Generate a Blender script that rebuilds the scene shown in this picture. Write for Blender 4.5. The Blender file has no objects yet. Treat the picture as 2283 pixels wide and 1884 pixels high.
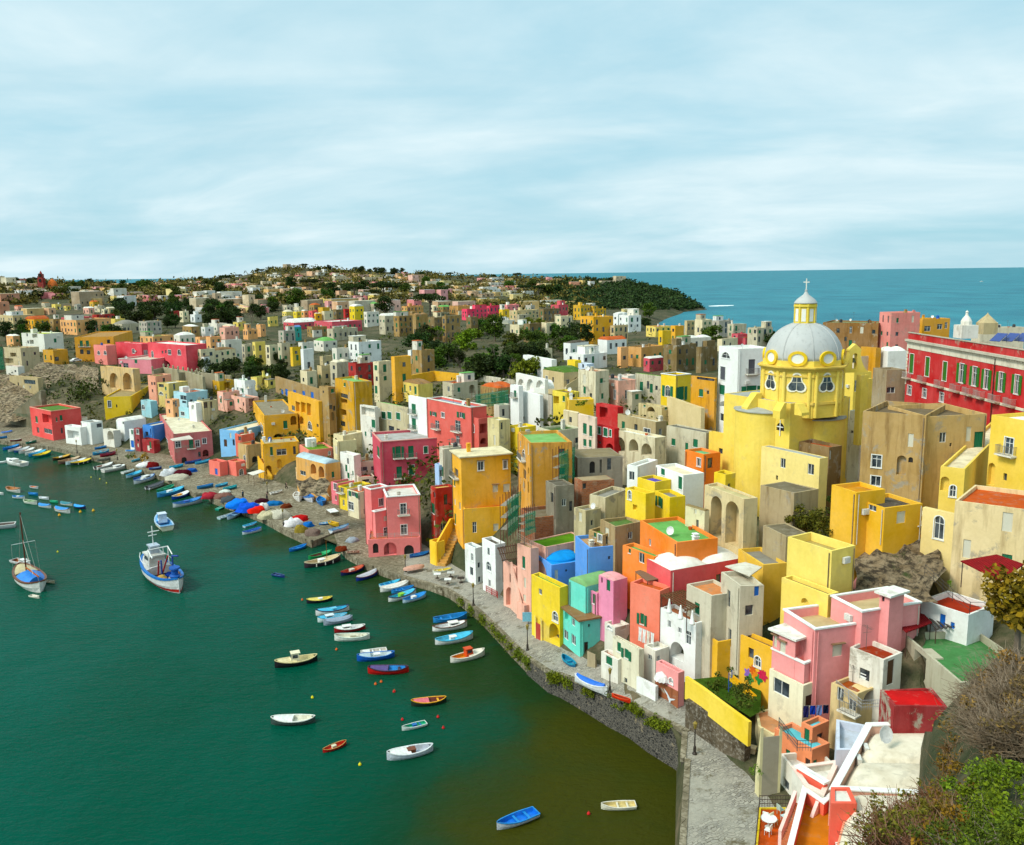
"""A harbour town on a slope under an overcast sky, built object by object."""
SKY_SHADE=(4.1,5.7,6.3);SKY_LIGHT=(5.7,6.8,7.1);SKY_BLUE=(2.4,5.0,6.0)
SUN_E=2.1;EXPOSURE=.5
import bpy,bmesh,math,random
from mathutils import Vector,Matrix,noise as mnoise
rad=math.radians
PI=math.pi
CAMH=50.0
FPX=1970.0
PW,PH=2283.0,1884.0
PITCH=rad(9.58)
ROLL=rad(0.76)
_r0=Vector((1,0,0));_f=Vector((0,math.cos(PITCH),-math.sin(PITCH)));_u0=Vector((0,math.sin(PITCH),math.cos(PITCH)))
CR=_r0*math.cos(ROLL)-_u0*math.sin(ROLL)
CU=_u0*math.cos(ROLL)+_r0*math.sin(ROLL)
CAM=Vector((0,0,CAMH))
def ray(px,py):
 return _f+CR*((px-PW/2)/FPX)+CU*(-(py-PH/2)/FPX)
def proj(p):
 v=Vector(p)-CAM
 d=v.dot(_f)
 return(PW/2+FPX*v.dot(CR)/d,PH/2-FPX*v.dot(CU)/d)
def on_z(px,py,z):
 d=ray(px,py)
 return CAM+d*((z-CAMH)/d.z)
def at_dist(px,py,dist):
 d=ray(px,py)
 return CAM+d*(dist/math.hypot(d.x,d.y))
CROPS={'A':(0,580,480),'B':(460,580,480),'C':(920,580,480),'D':(1380,580,480),'E':(1803,580,480),'F':(0,780,480),'G':(440,780,480),'H':(820,780,420),'I':(1200,780,420),'J':(1580,780,420),'K':(1863,780,420),'L':(0,1030,480),'M':(460,980,420),'N':(780,980,420),'O':(1080,980,420),'Q':(1400,980,420),'R':(1780,980,503),'S':(600,1260,420),'T':(1000,1180,420),'U':(1350,1180,420),'V':(1680,1220,603),'W':(1220,1380,480),'X':(1600,1480,683),'Y':(580,1540,480),'Z':(1020,1540,480),'S0':(0,0,2104)}
def cp(c,x,y):
 x0,y0,w=CROPS[c]
 s=2104.0/w
 return(x0+x/s,y0+y/s)
def _D(py,d):return('D',py,d)
def _U(d,z):return('u',d,z)
_sea=[_U(470,-6),_U(800,-6),_U(1100,-6),_U(1190,-6),_U(1400,-6)]
COLS=[(-320,[(2200,-4),(955,-4),(952,1),(920,2),(905,3),(860,10),(815,17),(790,18),(775,18.5),(758,19),(705,26),_D(684,790),_D(664,890),_D(650,1010),_D(630,1150),_U(1500,-6)]),(0,[(2200,-4),(984,-4),(980,1),(945,2),(930,3),(880,10),(830,17),(800,18),(780,18.5),(760,19),(703,26),_D(683,780),_D(663,880),_D(648,1000),_D(627,1150),_U(1500,-6)]),(250,[(2200,-4),(1029,-4),(1024,1),(1000,1.4),(960,5),(900,10),(850,14),(810,16.5),(785,17.5),(762,18.5),(702,25.5),_D(682,760),_D(662,860),_D(648,1000),_D(634,1150),_U(1500,-6)]),(500,[(2200,-4),(1126,-4),(1120,1),(1045,1.4),(1000,4.5),(930,10.5),(860,15),(820,17),(790,18),(762,19),(701,24),_D(681,740),_D(661,850),_D(645,960),_D(626,1150),_U(1500,-6)]),(640,[(2200,-4),(1188,-4),(1182,1),(1090,1.4),(1040,5),(960,10.5),(880,15),(830,17.5),(792,18.5),(762,19.5),(701,23),_D(681,730),_D(661,830),_D(640,950),_D(597,1300),_U(1700,-6)]),(760,[(2200,-4),(1232,-4),(1226,1),(1130,1.5),(1075,5),(990,10.5),(900,15),(840,18),(795,19),(762,20),(701,24),_D(681,730),_D(661,830),_D(640,950),_D(600,1300),_U(1700,-6)]),(1000,[(2200,-4),(1322,-4),(1316,1.1),(1262,1.7),(1230,3.5),(1130,10),(1020,15),(920,18),(830,20),(772,21),(706,24),_D(686,720),_D(666,830),_D(646,950),_D(614,1250),_U(1600,-6)]),(1250,[(2200,-4),(1510,-4),(1499,2.2),(1450,3),(1400,4.5),(1290,10),(1190,14.5),(1080,17.5),(950,19.5),(830,21),(722,22),_D(704,600),_D(695,800),_D(685,950),_D(622,1250),_U(1600,-6)]),(1400,[(2200,-4),(1577,-4),(1563,4.0),(1510,4.8),(1470,6),(1380,10),(1270,14.5),(1150,18),(1000,20),(850,21),(727,22),_D(712,540),_D(700,850),_D(692,980),_D(626,1220),_U(1500,-6)]),(1505,[(2200,-4),(1640,-4),(1612,4.5),(1560,5),(1510,6),(1420,9.5),(1310,14.5),(1190,18),(1020,20),(860,21),(737,22),_U(470,-6),_U(900,-6),_D(689,1120),_D(652,1200),_U(1260,-6)]),(1545,[(2200,3.3),(1760,3.4),(1680,3.7),(1600,4.0),(1545,5.2),(1435,9.8),(1325,14.5),(1200,18),(1040,20),(865,21.5),(739,22),_U(470,-6),_U(850,-6),_U(1130,-5),_D(678,1200),_U(1260,-6)]),(1600,[(2200,3.4),(1800,3.5),(1700,3.8),(1620,4.2),(1560,5.6),(1450,10),(1340,14.5),(1220,17.5),(1080,20),(880,22),(741,22)]+_sea),(1750,[(2200,3.6),(1850,3.8),(1750,4.6),(1650,6.0),(1580,8),(1480,11),(1360,15),(1230,18),(1090,20.5),(900,22),(747,22)]+_sea),(1900,[(2200,5.5),(1880,6),(1800,6.5),(1700,7.5),(1600,10),(1500,13),(1380,17),(1260,20),(1100,22),(900,23),(757,22.5)]+_sea),(2100,[(2200,8),(1900,8),(1800,8.5),(1700,9.5),(1620,11.5),(1520,14.5),(1400,18),(1280,21.5),(1120,23),(920,24),(772,23)]+_sea),(2140,[(2200,35),(1900,29.5),(1800,27),(1700,25),(1620,23.5),_U(58,12),_U(70,13),(1290,18),(1115,23.6),(922,24.6),(778,23.6)]+_sea),(2283,[(2200,38),(1884,32.5),(1700,30),(1550,28.3),(1470,27.0),_U(60,17),_U(72,16),(1280,21),(1110,25),(935,26),(792,25)]+_sea),(2620,[(2200,40),(1884,36),(1700,33),(1550,31),(1470,29.6),_U(62,19),_U(74,18),(1300,23),(1130,26),(955,27),(812,26)]+_sea),]
def _dz(px,e):
 if e[0]=='u':
  return(e[1],e[2])
 if e[0]=='D':
  p=at_dist(px,e[1],e[2]);return(e[2],p.z)
 p=on_z(px,e[0],e[1]);return(math.hypot(p.x,p.y),e[1])
_PROF=[(c,[_dz(c,e)for e in l])for c,l in COLS]
def profile(px):
 if px<=_PROF[0][0]:return list(_PROF[0][1])
 if px>=_PROF[-1][0]:return list(_PROF[-1][1])
 for(a,la),(b,lb)in zip(_PROF,_PROF[1:]):
  if a<=px<=b:
   t=(px-a)/(b-a)
   return[(p[0]*(1-t)+q[0]*t,p[1]*(1-t)+q[1]*t)for p,q in zip(la,lb)]
def azim(px):
 d=ray(px,800)
 l=math.hypot(d.x,d.y)
 return d.x/l,d.y/l
def ground(px,py):
 """first hit of the pixel's ray with the terrain"""
 pr=profile(px)
 d=ray(px,py);sl=d.z/math.hypot(d.x,d.y)
 for(d0,z0),(d1,z1)in zip(pr,pr[1:]):
  g0=z0-(CAMH+sl*d0);g1=z1-(CAMH+sl*d1)
  if g0<0<=g1:
   t=g0/(g0-g1)
   return at_dist(px,py,d0+(d1-d0)*t)
 return at_dist(px,py,pr[-2][0])
QEDGE=[(-330,942,1.2),(-160,966,1.2),(0,982,1.2),(68,991,1.2),(114,996,1.2),(166,1007,1.2),(217,1021,1.2),(258,1029,1.2),(328,1049,1.2),(358,1061,1.2),(397,1077,1.2),(436,1101,1.2),(462,1100,1.2),(470,1110,1.2),(536,1135,1.2),(588,1155,1.2),(632,1179,1.2),(695,1208,1.2),(745,1188,1.2),(752,1210,1.2),(771,1232,1.2),(811,1254,1.2),(858,1272,1.2),(899,1286,1.2),(959,1302,1.2),(1000,1316,1.3),(1026,1332,1.4),(1066,1361,1.6),(1096,1389,1.8),(1144,1437,2.0),(1176,1466,2.2),(1225,1499,2.6),(1254,1505,2.9),(1310,1527,3.4),(1357,1547,3.8),(1407,1566,4.1),(1448,1591,4.3),(1494,1613,4.5),(1532,1633,4.6),(1528,1692,4.2),(1516,1884,4.2),(1490,2200,4.2)]
S=bpy.context.scene
COL=S.collection
RNG=random.Random(7)
MATS={}
class NT:
 """small helper round a node tree"""
 def __init__(s,m):
  s.m=m;s.t=m.node_tree;s.n=s.t.nodes;s.l=s.t.links
 def new(s,ty,**kw):
  n=s.n.new(ty)
  for k,v in kw.items():
   if k.startswith('i_'):
    n.inputs[int(k[2:])].default_value=v
   else:
    setattr(n,k,v)
  return n
 def link(s,a,b):s.l.new(a,b)
 def noise(s,vec,scale,detail=4,rough=.55,dist=0.0):
  n=s.new('ShaderNodeTexNoise');n.inputs['Scale'].default_value=scale;n.inputs['Detail'].default_value=detail
  n.inputs['Roughness'].default_value=rough;n.inputs['Distortion'].default_value=dist
  if vec is not None:s.link(vec,n.inputs['Vector'])
  return n.outputs['Fac']
 def ramp(s,fac,*stops):
  n=s.new('ShaderNodeValToRGB');e=n.color_ramp.elements
  while len(e)<len(stops):e.new(.5)
  for el,(p,c)in zip(e,stops):
   el.position=p;el.color=(c,c,c,1)if not isinstance(c,tuple)else(c+(1,)if len(c)==3 else c)
  s.link(fac,n.inputs[0]);return n.outputs[0]
 def mix(s,fac,a,b,mode='MIX'):
  n=s.new('ShaderNodeMix',data_type='RGBA',blend_type=mode)
  for sock,v in((n.inputs[0],fac),(n.inputs[6],a),(n.inputs[7],b)):
   if hasattr(v,'is_linked'):s.link(v,sock)
   elif isinstance(v,(int,float)):sock.default_value=v if sock.type=='VALUE' else(v,v,v,1)
   else:sock.default_value=tuple(v)+((1,)if len(v)==3 else())
  return n.outputs[2]
 def math(s,op,a,b=None,clamp=False):
  n=s.new('ShaderNodeMath',operation=op);n.use_clamp=clamp
  for i,v in enumerate((a,b)):
   if v is None:continue
   if hasattr(v,'is_linked'):s.link(v,n.inputs[i])
   else:n.inputs[i].default_value=v
  return n.outputs[0]
 def scale(s,vec,sc):
  n=s.new('ShaderNodeMapping');n.inputs['Scale'].default_value=sc;s.link(vec,n.inputs['Vector']);return n.outputs[0]
def mat(name,rough=.8,spec=.3,metal=0.0):
 m=bpy.data.materials.new(name);m.use_nodes=True
 k=NT(m);b=k.n['Principled BSDF']
 b.inputs['Roughness'].default_value=rough;b.inputs['Specular IOR Level'].default_value=spec;b.inputs['Metallic'].default_value=metal
 k.b=b;k.base=b.inputs['Base Color'];MATS[name]=m
 return k
def bump(k,h,strength=.3,dist=.05):
 n=k.new('ShaderNodeBump');n.inputs['Strength'].default_value=strength;n.inputs['Distance'].default_value=dist
 k.link(h,n.inputs['Height']);k.link(n.outputs[0],k.b.inputs['Normal'])
def pos(k):return k.new('ShaderNodeNewGeometry').outputs['Position']
def objcol(k):
 o=k.new('ShaderNodeObjectInfo');return o.outputs['Color'],o.outputs['Alpha'],o.outputs['Random']
k=mat('plaster',.92,.12)
c,a,r=objcol(k);P=pos(k)
n1=k.noise(P,.22,6,.62);n2=k.noise(k.scale(P,(1.3,1.3,.16)),.9,5,.62);n3=k.noise(P,2.2,5,.7);n4=k.noise(P,.07,2)
tone=k.mix(k.ramp(n1,(.3,0),(.72,1)),k.mix(1.0,c,(.86,.85,.83),'MULTIPLY'),k.mix(.06,c,(1,1,.96)))
tone=k.mix(k.math('MULTIPLY',k.ramp(n3,(.35,1),(.6,0)),.16),tone,k.mix(1.0,tone,(.62,.58,.52),'MULTIPLY'))
streak=k.math('MULTIPLY',k.ramp(n2,(.5,0),(.72,1)),k.math('MULTIPLY',a,.8),True)
tone=k.mix(streak,tone,k.mix(1.0,tone,(.42,.35,.27),'MULTIPLY'))
bare=k.math('MULTIPLY',k.ramp(k.noise(P,.42,8,.68,.4),(.56,0),(.64,1)),k.math('MULTIPLY',a,1.05),True)
tone=k.mix(bare,tone,k.mix(n3,(.21,.17,.115),(.44,.38,.29)))
k.link(tone,k.base);bump(k,k.math('ADD',n3,k.math('MULTIPLY',bare,-.7)),.35,.06)
k=mat('masonry',.95,.1)
c,a,r=objcol(k);P=pos(k)
br=k.new('ShaderNodeTexBrick');br.inputs['Scale'].default_value=1.0;br.inputs['Mortar Size'].default_value=.018;br.inputs['Brick Width'].default_value=.62;br.inputs['Row Height'].default_value=.3
br.inputs['Color1'].default_value=(.85,.85,.85,1);br.inputs['Color2'].default_value=(.5,.5,.5,1);br.inputs['Mortar'].default_value=(.34,.34,.34,1)
mp=k.new('ShaderNodeCombineXYZ');sx=k.new('ShaderNodeSeparateXYZ');k.link(P,sx.inputs[0])
k.link(k.math('ADD',k.math('MULTIPLY',sx.outputs[0],.8),k.math('MULTIPLY',sx.outputs[1],.75)),mp.inputs[0]);k.link(sx.outputs[2],mp.inputs[1]);k.link(mp.outputs[0],br.inputs[0])
n1=k.noise(P,.35,6,.65);n2=k.noise(P,3,4,.7)
t=k.mix(.55,c,br.outputs[0],'MULTIPLY')
t=k.mix(k.ramp(n1,(.35,1),(.65,0)),t,k.mix(1.0,t,(.45,.42,.36),'MULTIPLY'))
t=k.mix(k.math('MULTIPLY',k.ramp(n2,(.5,0),(.75,1)),.5),t,(.55,.5,.42))
k.link(t,k.base);bump(k,k.math('ADD',n2,br.outputs[1]),.5,.08)
k=mat('roof_coat',.9,.15)
c,a,r=objcol(k);P=pos(k)
n1=k.noise(P,.5,6,.65);n2=k.noise(P,2.5,5,.7)
t=k.mix(k.ramp(n1,(.3,0),(.7,1)),k.mix(1.0,c,(.66,.62,.55),'MULTIPLY'),c)
st=k.math('MULTIPLY',k.ramp(k.noise(P,.9,7,.7,.6),(.53,0),(.62,1)),a,True)
t=k.mix(st,t,k.mix(n2,(.16,.13,.08),(.34,.30,.24)))
k.link(t,k.base);bump(k,n2,.3,.04)
k=mat('paint',.55,.35)
c,a,r=objcol(k);P=pos(k)
n2=k.noise(P,4,4,.7)
k.link(k.mix(k.ramp(n2,(.3,0),(.75,1)),k.mix(1.0,c,(.7,.7,.68),'MULTIPLY'),c),k.base)
k=mat('louvre',.6,.3)
c,a,r=objcol(k)
w=k.new('ShaderNodeTexWave',wave_type='BANDS',bands_direction='Z');w.inputs['Scale'].default_value=3.2;k.link(pos(k),w.inputs[0])
k.link(k.mix(k.math('MULTIPLY',w.outputs[1],.5),c,k.mix(1.0,c,(.45,.45,.45),'MULTIPLY')),k.base);bump(k,w.outputs[1],.5,.03)
k=mat('glass',.12,.6)
c,a,r=objcol(k)
k.link(k.mix(k.ramp(k.noise(pos(k),.8,3),(.4,0),(.6,1)),(.02,.028,.035),k.mix(r,(.05,.07,.09),(.12,.13,.13))),k.base)
k=mat('dark_inside',.95,.05)
k.link(k.mix(k.noise(pos(k),1.5,3),(.012,.011,.01),(.05,.045,.04)),k.base)
k=mat('iron',.5,.4,.3)
c,a,r=objcol(k);k.link(k.mix(k.math('MULTIPLY',k.noise(pos(k),6,3),.5),c,(.10,.06,.04)),k.base)
k=mat('roof_tiles',.85,.15)
c,a,r=objcol(k)
tc=k.new('ShaderNodeTexCoord').outputs['Object']
w=k.new('ShaderNodeTexWave',wave_type='BANDS',bands_direction='X');w.inputs['Scale'].default_value=1.4;k.link(tc,w.inputs[0])
n=k.noise(pos(k),1.7,5,.7)
t=k.mix(k.math('MULTIPLY',w.outputs[1],.6),c,k.mix(1.0,c,(.4,.36,.34),'MULTIPLY'))
k.link(k.mix(k.ramp(n,(.35,0),(.75,1)),t,k.mix(1.0,t,(.6,.55,.5),'MULTIPLY')),k.base);bump(k,w.outputs[1],.7,.08)
k=mat('boat_paint',.4,.45)
c,a,r=objcol(k);P=k.new('ShaderNodeTexCoord').outputs['Object']
n=k.noise(P,2.5,5,.7)
t=k.mix(k.ramp(n,(.35,0),(.7,1)),k.mix(1.0,c,(.68,.66,.62),'MULTIPLY'),c)
k.link(t,k.base)
k=mat('cloth',.9,.1)
c,a,r=objcol(k);n=k.noise(pos(k),1.8,5,.7)
k.link(k.mix(k.ramp(n,(.3,0),(.7,1)),k.mix(1.0,c,(.6,.6,.6),'MULTIPLY'),c),k.base);bump(k,k.noise(pos(k),2.5,5,.6,1),.6,.15)
k=mat('netting',.95,.05)
c,a,r=objcol(k);n=k.noise(pos(k),9,4,.8)
k.link(k.mix(k.ramp(n,(.3,0),(.7,1)),k.mix(1.0,c,(.35,.33,.3),'MULTIPLY'),c),k.base);bump(k,n,.9,.12)
k=mat('wood',.8,.2)
c,a,r=objcol(k);n=k.noise(k.scale(k.new('ShaderNodeTexCoord').outputs['Object'],(1,8,8)),1.5,5,.7)
k.link(k.mix(n,k.mix(1.0,c,(.5,.46,.4),'MULTIPLY'),c),k.base)
k=mat('scaffold_net',.8,.1)
c,a,r=objcol(k);k.link(c,k.base)
k.b.inputs['Alpha'].default_value=.62
k=mat('foliage',.75,.2)
c,a,r=objcol(k);g=k.new('ShaderNodeNewGeometry');ri=g.outputs['Random Per Island']
n=k.noise(g.outputs['Position'],.35,3)
t=k.mix(ri,k.mix(1.0,c,(.45,.5,.42),'MULTIPLY'),k.mix(1.0,c,(1.5,1.4,1.1),'MULTIPLY'))
t=k.mix(k.ramp(n,(.35,0),(.7,1)),t,k.mix(1.0,t,(1.35,1.1,.75),'MULTIPLY'))
k.link(t,k.base)
k=mat('bark',.9,.1)
k.link(k.mix(k.noise(k.scale(pos(k),(4,4,.8)),2,5,.7),(.07,.05,.035),(.2,.16,.12)),k.base)
k=mat('earth',.95,.08)
P=pos(k);n1=k.noise(P,.06,7,.7);n2=k.noise(P,.6,6,.7)
t=k.mix(k.ramp(n1,(.4,0),(.6,1)),(.055,.06,.028),(.15,.115,.07));t=k.mix(k.ramp(n2,(.4,0),(.7,1)),t,(.035,.045,.018))
k.link(t,k.base);bump(k,n2,.8,.5)
k=mat('rock',.95,.08)
P=pos(k);n1=k.noise(P,.25,8,.7,.6);n2=k.noise(k.scale(P,(1,1,2.2)),.9,7,.72)
t=k.mix(k.ramp(n1,(.35,0),(.65,1)),(.20,.135,.07),(.40,.31,.20));t=k.mix(k.ramp(n2,(.42,1),(.55,0)),t,(.06,.045,.03))
t=k.mix(k.ramp(k.noise(P,.5,5,.7),(.58,0),(.68,1)),t,(.06,.075,.025))
k.link(t,k.base);bump(k,k.math('ADD',n1,n2),1.0,.6)
k=mat('quay_concrete',.9,.15)
P=pos(k);n1=k.noise(P,.16,7,.7);n2=k.noise(P,1.6,6,.7)
t=k.mix(k.ramp(n1,(.35,0),(.68,1)),(.19,.155,.10),(.40,.35,.25));t=k.mix(k.ramp(n2,(.42,1),(.6,0)),t,(.14,.115,.07))
vor=k.new('ShaderNodeTexBrick');vor.inputs['Scale'].default_value=.22;vor.inputs['Mortar Size'].default_value=.008;vor.inputs['Color1'].default_value=(1,1,1,1);vor.inputs['Color2'].default_value=(.84,.84,.84,1);vor.inputs['Mortar'].default_value=(.35,.33,.28,1)
rot=k.new('ShaderNodeMapping');rot.inputs['Rotation'].default_value=(0,0,rad(38));k.link(P,rot.inputs[0]);k.link(rot.outputs[0],vor.inputs[0])
k.link(k.mix(1.0,t,vor.outputs[0],'MULTIPLY'),k.base);bump(k,n2,.4,.06)
k=mat('cobbles',.85,.2)
P=pos(k);rot=k.new('ShaderNodeMapping');rot.inputs['Rotation'].default_value=(0,0,rad(-28));k.link(P,rot.inputs[0])
vor=k.new('ShaderNodeTexBrick');vor.inputs['Scale'].default_value=1.0;vor.inputs['Brick Width'].default_value=.5;vor.inputs['Row Height'].default_value=.27;vor.inputs['Mortar Size'].default_value=.03
vor.inputs['Color1'].default_value=(.36,.33,.27,1);vor.inputs['Color2'].default_value=(.20,.185,.155,1);vor.inputs['Mortar'].default_value=(.10,.085,.06,1);vor.inputs['Mortar Smooth'].default_value=.4
dn=k.new('ShaderNodeTexNoise');dn.inputs['Scale'].default_value=.8;k.link(P,dn.inputs[0])
vm=k.new('ShaderNodeVectorMath',operation='MULTIPLY_ADD');k.link(dn.outputs['Color'],vm.inputs[0]);vm.inputs[1].default_value=(1.3,1.3,0);k.link(rot.outputs[0],vm.inputs[2]);k.link(vm.outputs[0],vor.inputs[0])
n1=k.noise(P,.28,7,.7);n2=k.noise(P,2.5,5,.7)
t=k.mix(k.ramp(n1,(.42,0),(.62,1)),vor.outputs[0],k.mix(n2,(.22,.20,.155),(.40,.37,.30)))
t=k.mix(k.ramp(k.noise(P,.5,6,.7),(.33,1),(.45,0)),t,(.11,.09,.05))
k.link(t,k.base);bump(k,k.math('ADD',vor.outputs[1],n2),.5,-.05)
k=mat('basalt',.9,.2)
P=pos(k);v=k.new('ShaderNodeTexVoronoi');v.inputs['Scale'].default_value=2.6;k.link(k.scale(P,(1,1,1.5)),v.inputs['Vector'])
n1=k.noise(P,.5,6,.7);ve=k.new('ShaderNodeTexVoronoi',feature='DISTANCE_TO_EDGE');ve.inputs['Scale'].default_value=2.6;k.link(k.scale(P,(1,1,1.5)),ve.inputs['Vector'])
sc=k.new('ShaderNodeSeparateColor');k.link(v.outputs['Color'],sc.inputs[0])
t=k.mix(sc.outputs[0],(.018,.017,.016),(.075,.068,.058));t=k.mix(k.ramp(ve.outputs[0],(.02,1),(.09,0)),t,(.15,.13,.10))
t=k.mix(k.ramp(n1,(.60,0),(.66,1)),t,(.26,.20,.12))
k.link(t,k.base);bump(k,ve.outputs[0],.8,.1)
def water(name,deep,mid,shoal=None,wave=1.0):
 k=mat(name,.2 if name=='harbour_water' else .45,.04 if name=='harbour_water' else .06)
 k.b.inputs['IOR'].default_value=1.33
 P=pos(k)
 n1=k.noise(k.scale(P,(1,.6,1)),.012,5,.6);n2=k.noise(P,.05,4,.6)
 t=k.mix(k.ramp(n1,(.35,0),(.65,1)),deep,mid)
 if shoal:t=shoal(k,P,t,n2)
 k.link(t,k.base)
 w1=k.noise(k.scale(P,(.7,1.5,1)),1.1,3,.55,.4);w2=k.noise(k.scale(P,(.8,1.3,1)),.22,3,.5,.3);w3=k.noise(P,3.2,2,.5)
 h=k.math('ADD',k.math('MULTIPLY',w2,1.6),k.math('ADD',w1,k.math('MULTIPLY',w3,.3)))
 bump(k,h,.55*wave,.30)
 return k
def dist_to(k,P,pts,rr):
 """0..1 closeness of a place on the sea bed to a chain of shallow spots"""
 out=None
 for(x,y,r)in pts:
  d=k.new('ShaderNodeVectorMath',operation='DISTANCE');k.link(P,d.inputs[0]);d.inputs[1].default_value=(x,y,0)
  v=k.math('SUBTRACT',1.0,k.math('DIVIDE',d.outputs['Value'],r*rr),True)
  out=v if out is None else k.math('MAXIMUM',out,v)
 return out
SHOALS=[]
for(px,py,r)in[(1390,1700,16),(1300,1800,17),(1200,1880,13),(1480,1800,16),(1330,1640,12),(1250,1590,11),(1180,1520,10),(1120,1460,9),(1050,1400,9),(980,1350,9),(900,1310,9),(1400,1900,16),(820,1290,9),(1000,1440,10),(1060,1500,10),(250,1075,16),(330,1090,14),(450,1150,12),(130,1045,14),(600,1210,9)]:
 q=on_z(px,py,0);SHOALS.append((q.x,q.y,r))
def shoal(k,P,t,n2):
 w=k.new('ShaderNodeVectorMath',operation='MULTIPLY_ADD');dn=k.new('ShaderNodeTexNoise');dn.inputs['Scale'].default_value=.09;dn.inputs['Detail'].default_value=4;k.link(P,dn.inputs[0])
 w.inputs[1].default_value=(16,16,0);k.link(dn.outputs['Color'],w.inputs[0]);w2=k.new('ShaderNodeVectorMath',operation='SUBTRACT');k.link(w.outputs[0],w2.inputs[0]);w2.inputs[1].default_value=(8,8,0);k.link(P,w.inputs[2])
 f1=dist_to(k,w2.outputs[0],SHOALS,1.5)
 f2=dist_to(k,w2.outputs[0],SHOALS[:5]+SHOALS[11:12],1.15)
 t=k.mix(k.ramp(f1,(.05,0),(.75,1)),t,(.010,.032,.007))
 return k.mix(k.ramp(f2,(.2,0),(.85,1)),t,(.034,.036,.003))
HARB=water('harbour_water',(.0002,.042,.019),(.0003,.074,.050),shoal)
water('open_sea',(.015,.13,.18),(.03,.205,.25),None,1.5)
k=mat('surf',.8,.1);k.link(k.mix(k.noise(pos(k),.2,5),(.6,.7,.7),(.95,.97,.97)),k.base)
k=mat('lead',.62,.35)
P=pos(k);n=k.noise(P,.7,6,.65);n2=k.noise(k.scale(P,(2,2,.3)),1.2,5,.6)
t=k.mix(n,(.36,.355,.335),(.47,.465,.44));k.link(k.mix(k.ramp(n2,(.55,0),(.75,1)),t,(.30,.295,.28)),k.base)
k=mat('solar',.18,.6);k.link(k.mix(k.noise(pos(k),2,2),(.02,.04,.16),(.03,.06,.24)),k.base)
k=mat('skin',.6,.3);k.link(k.mix(k.noise(pos(k),9,2),(.46,.28,.2),(.55,.34,.25)),k.base)
k=mat('grass_turf',.95,.05)
P=pos(k);n=k.noise(P,1.2,6,.7);c,a,r=objcol(k)
k.link(k.mix(k.ramp(n,(.35,0),(.7,1)),k.mix(1.0,c,(.55,.55,.5),'MULTIPLY'),c),k.base);bump(k,k.noise(P,7,4),.8,.1)
k=mat('brick',.95,.08)
P=pos(k);br=k.new('ShaderNodeTexBrick');br.inputs['Scale'].default_value=1.0;br.inputs['Brick Width'].default_value=.5;br.inputs['Row Height'].default_value=.26;br.inputs['Mortar Size'].default_value=.014
br.inputs['Color1'].default_value=(.40,.13,.05,1);br.inputs['Color2'].default_value=(.27,.085,.035,1);br.inputs['Mortar'].default_value=(.26,.2,.15,1)
mp=k.new('ShaderNodeCombineXYZ');sx=k.new('ShaderNodeSeparateXYZ');k.link(P,sx.inputs[0])
k.link(k.math('ADD',k.math('MULTIPLY',sx.outputs[0],.8),k.math('MULTIPLY',sx.outputs[1],.75)),mp.inputs[0]);k.link(sx.outputs[2],mp.inputs[1]);k.link(mp.outputs[0],br.inputs[0])
k.link(k.mix(k.ramp(k.noise(P,.6,5,.7),(.5,0),(.7,1)),br.outputs[0],(.34,.24,.16)),k.base)
def link(o,parent=None):
 COL.objects.link(o)
 if parent is not None:o.parent=parent
 return o
def meshobj(name,bm,m,parent=None,col=None,loc=(0,0,0),rz=0.0,smooth=False,data=None):
 if data is None:
  data=bpy.data.meshes.new(name);bm.to_mesh(data);bm.free()
  if smooth:
   for p in data.polygons:p.use_smooth=True
  data.materials.append(MATS[m])
 o=bpy.data.objects.new(name,data);o.location=loc;o.rotation_euler=(0,0,rz)
 if col is not None:o.color=tuple(col)+((1,)if len(col)==3 else())
 return link(o,parent)
def empty(name,loc,rz=0.0):
 o=bpy.data.objects.new(name,None);o.location=loc;o.rotation_euler=(0,0,rz);o.empty_display_size=.5
 return link(o)
def tag(o,label=None,cat=None,group=None,kind=None):
 if label:o['label']=label
 if cat:o['category']=cat
 if group:o['group']=group
 if kind:o['kind']=kind
 return o
def dup(root,loc=None,rz=None,col=None):
 r=root.copy();COL.objects.link(r)
 if loc is not None:r.location=loc
 if rz is not None:r.rotation_euler=(0,0,rz)
 for ch in root.children:
  c=ch.copy();COL.objects.link(c);c.parent=r
  for g in ch.children:
   d=g.copy();COL.objects.link(d);d.parent=c
 return r
def box(bm,x0,x1,y0,y1,z0,z1):
 v=[bm.verts.new((x,y,z))for z in(z0,z1)for y in(y0,y1)for x in(x0,x1)]
 for f in((0,2,3,1),(4,5,7,6),(0,1,5,4),(2,6,7,3),(0,4,6,2),(1,3,7,5)):
  bm.faces.new([v[i]for i in f])
 return v
def prism(bm,pts,z0,z1,cap_bottom=True):
 a=[bm.verts.new((p[0],p[1],z0))for p in pts];b=[bm.verts.new((p[0],p[1],z1))for p in pts]
 n=len(pts)
 for i in range(n):bm.faces.new((a[i],a[(i+1)%n],b[(i+1)%n],b[i]))
 bm.faces.new(b)
 if cap_bottom:bm.faces.new(a[::-1])
def tube(bm,p0,p1,r0,r1=None,n=6):
 p0=Vector(p0);p1=Vector(p1);r1=r0 if r1 is None else r1
 d=(p1-p0).normalized();u=d.orthogonal().normalized();w=d.cross(u)
 A=[bm.verts.new(p0+(u*math.cos(2*PI*i/n)+w*math.sin(2*PI*i/n))*r0)for i in range(n)]
 B=[bm.verts.new(p1+(u*math.cos(2*PI*i/n)+w*math.sin(2*PI*i/n))*r1)for i in range(n)]
 for i in range(n):bm.faces.new((A[i],A[(i+1)%n],B[(i+1)%n],B[i]))
 bm.faces.new(A[::-1]);bm.faces.new(B)
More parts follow.
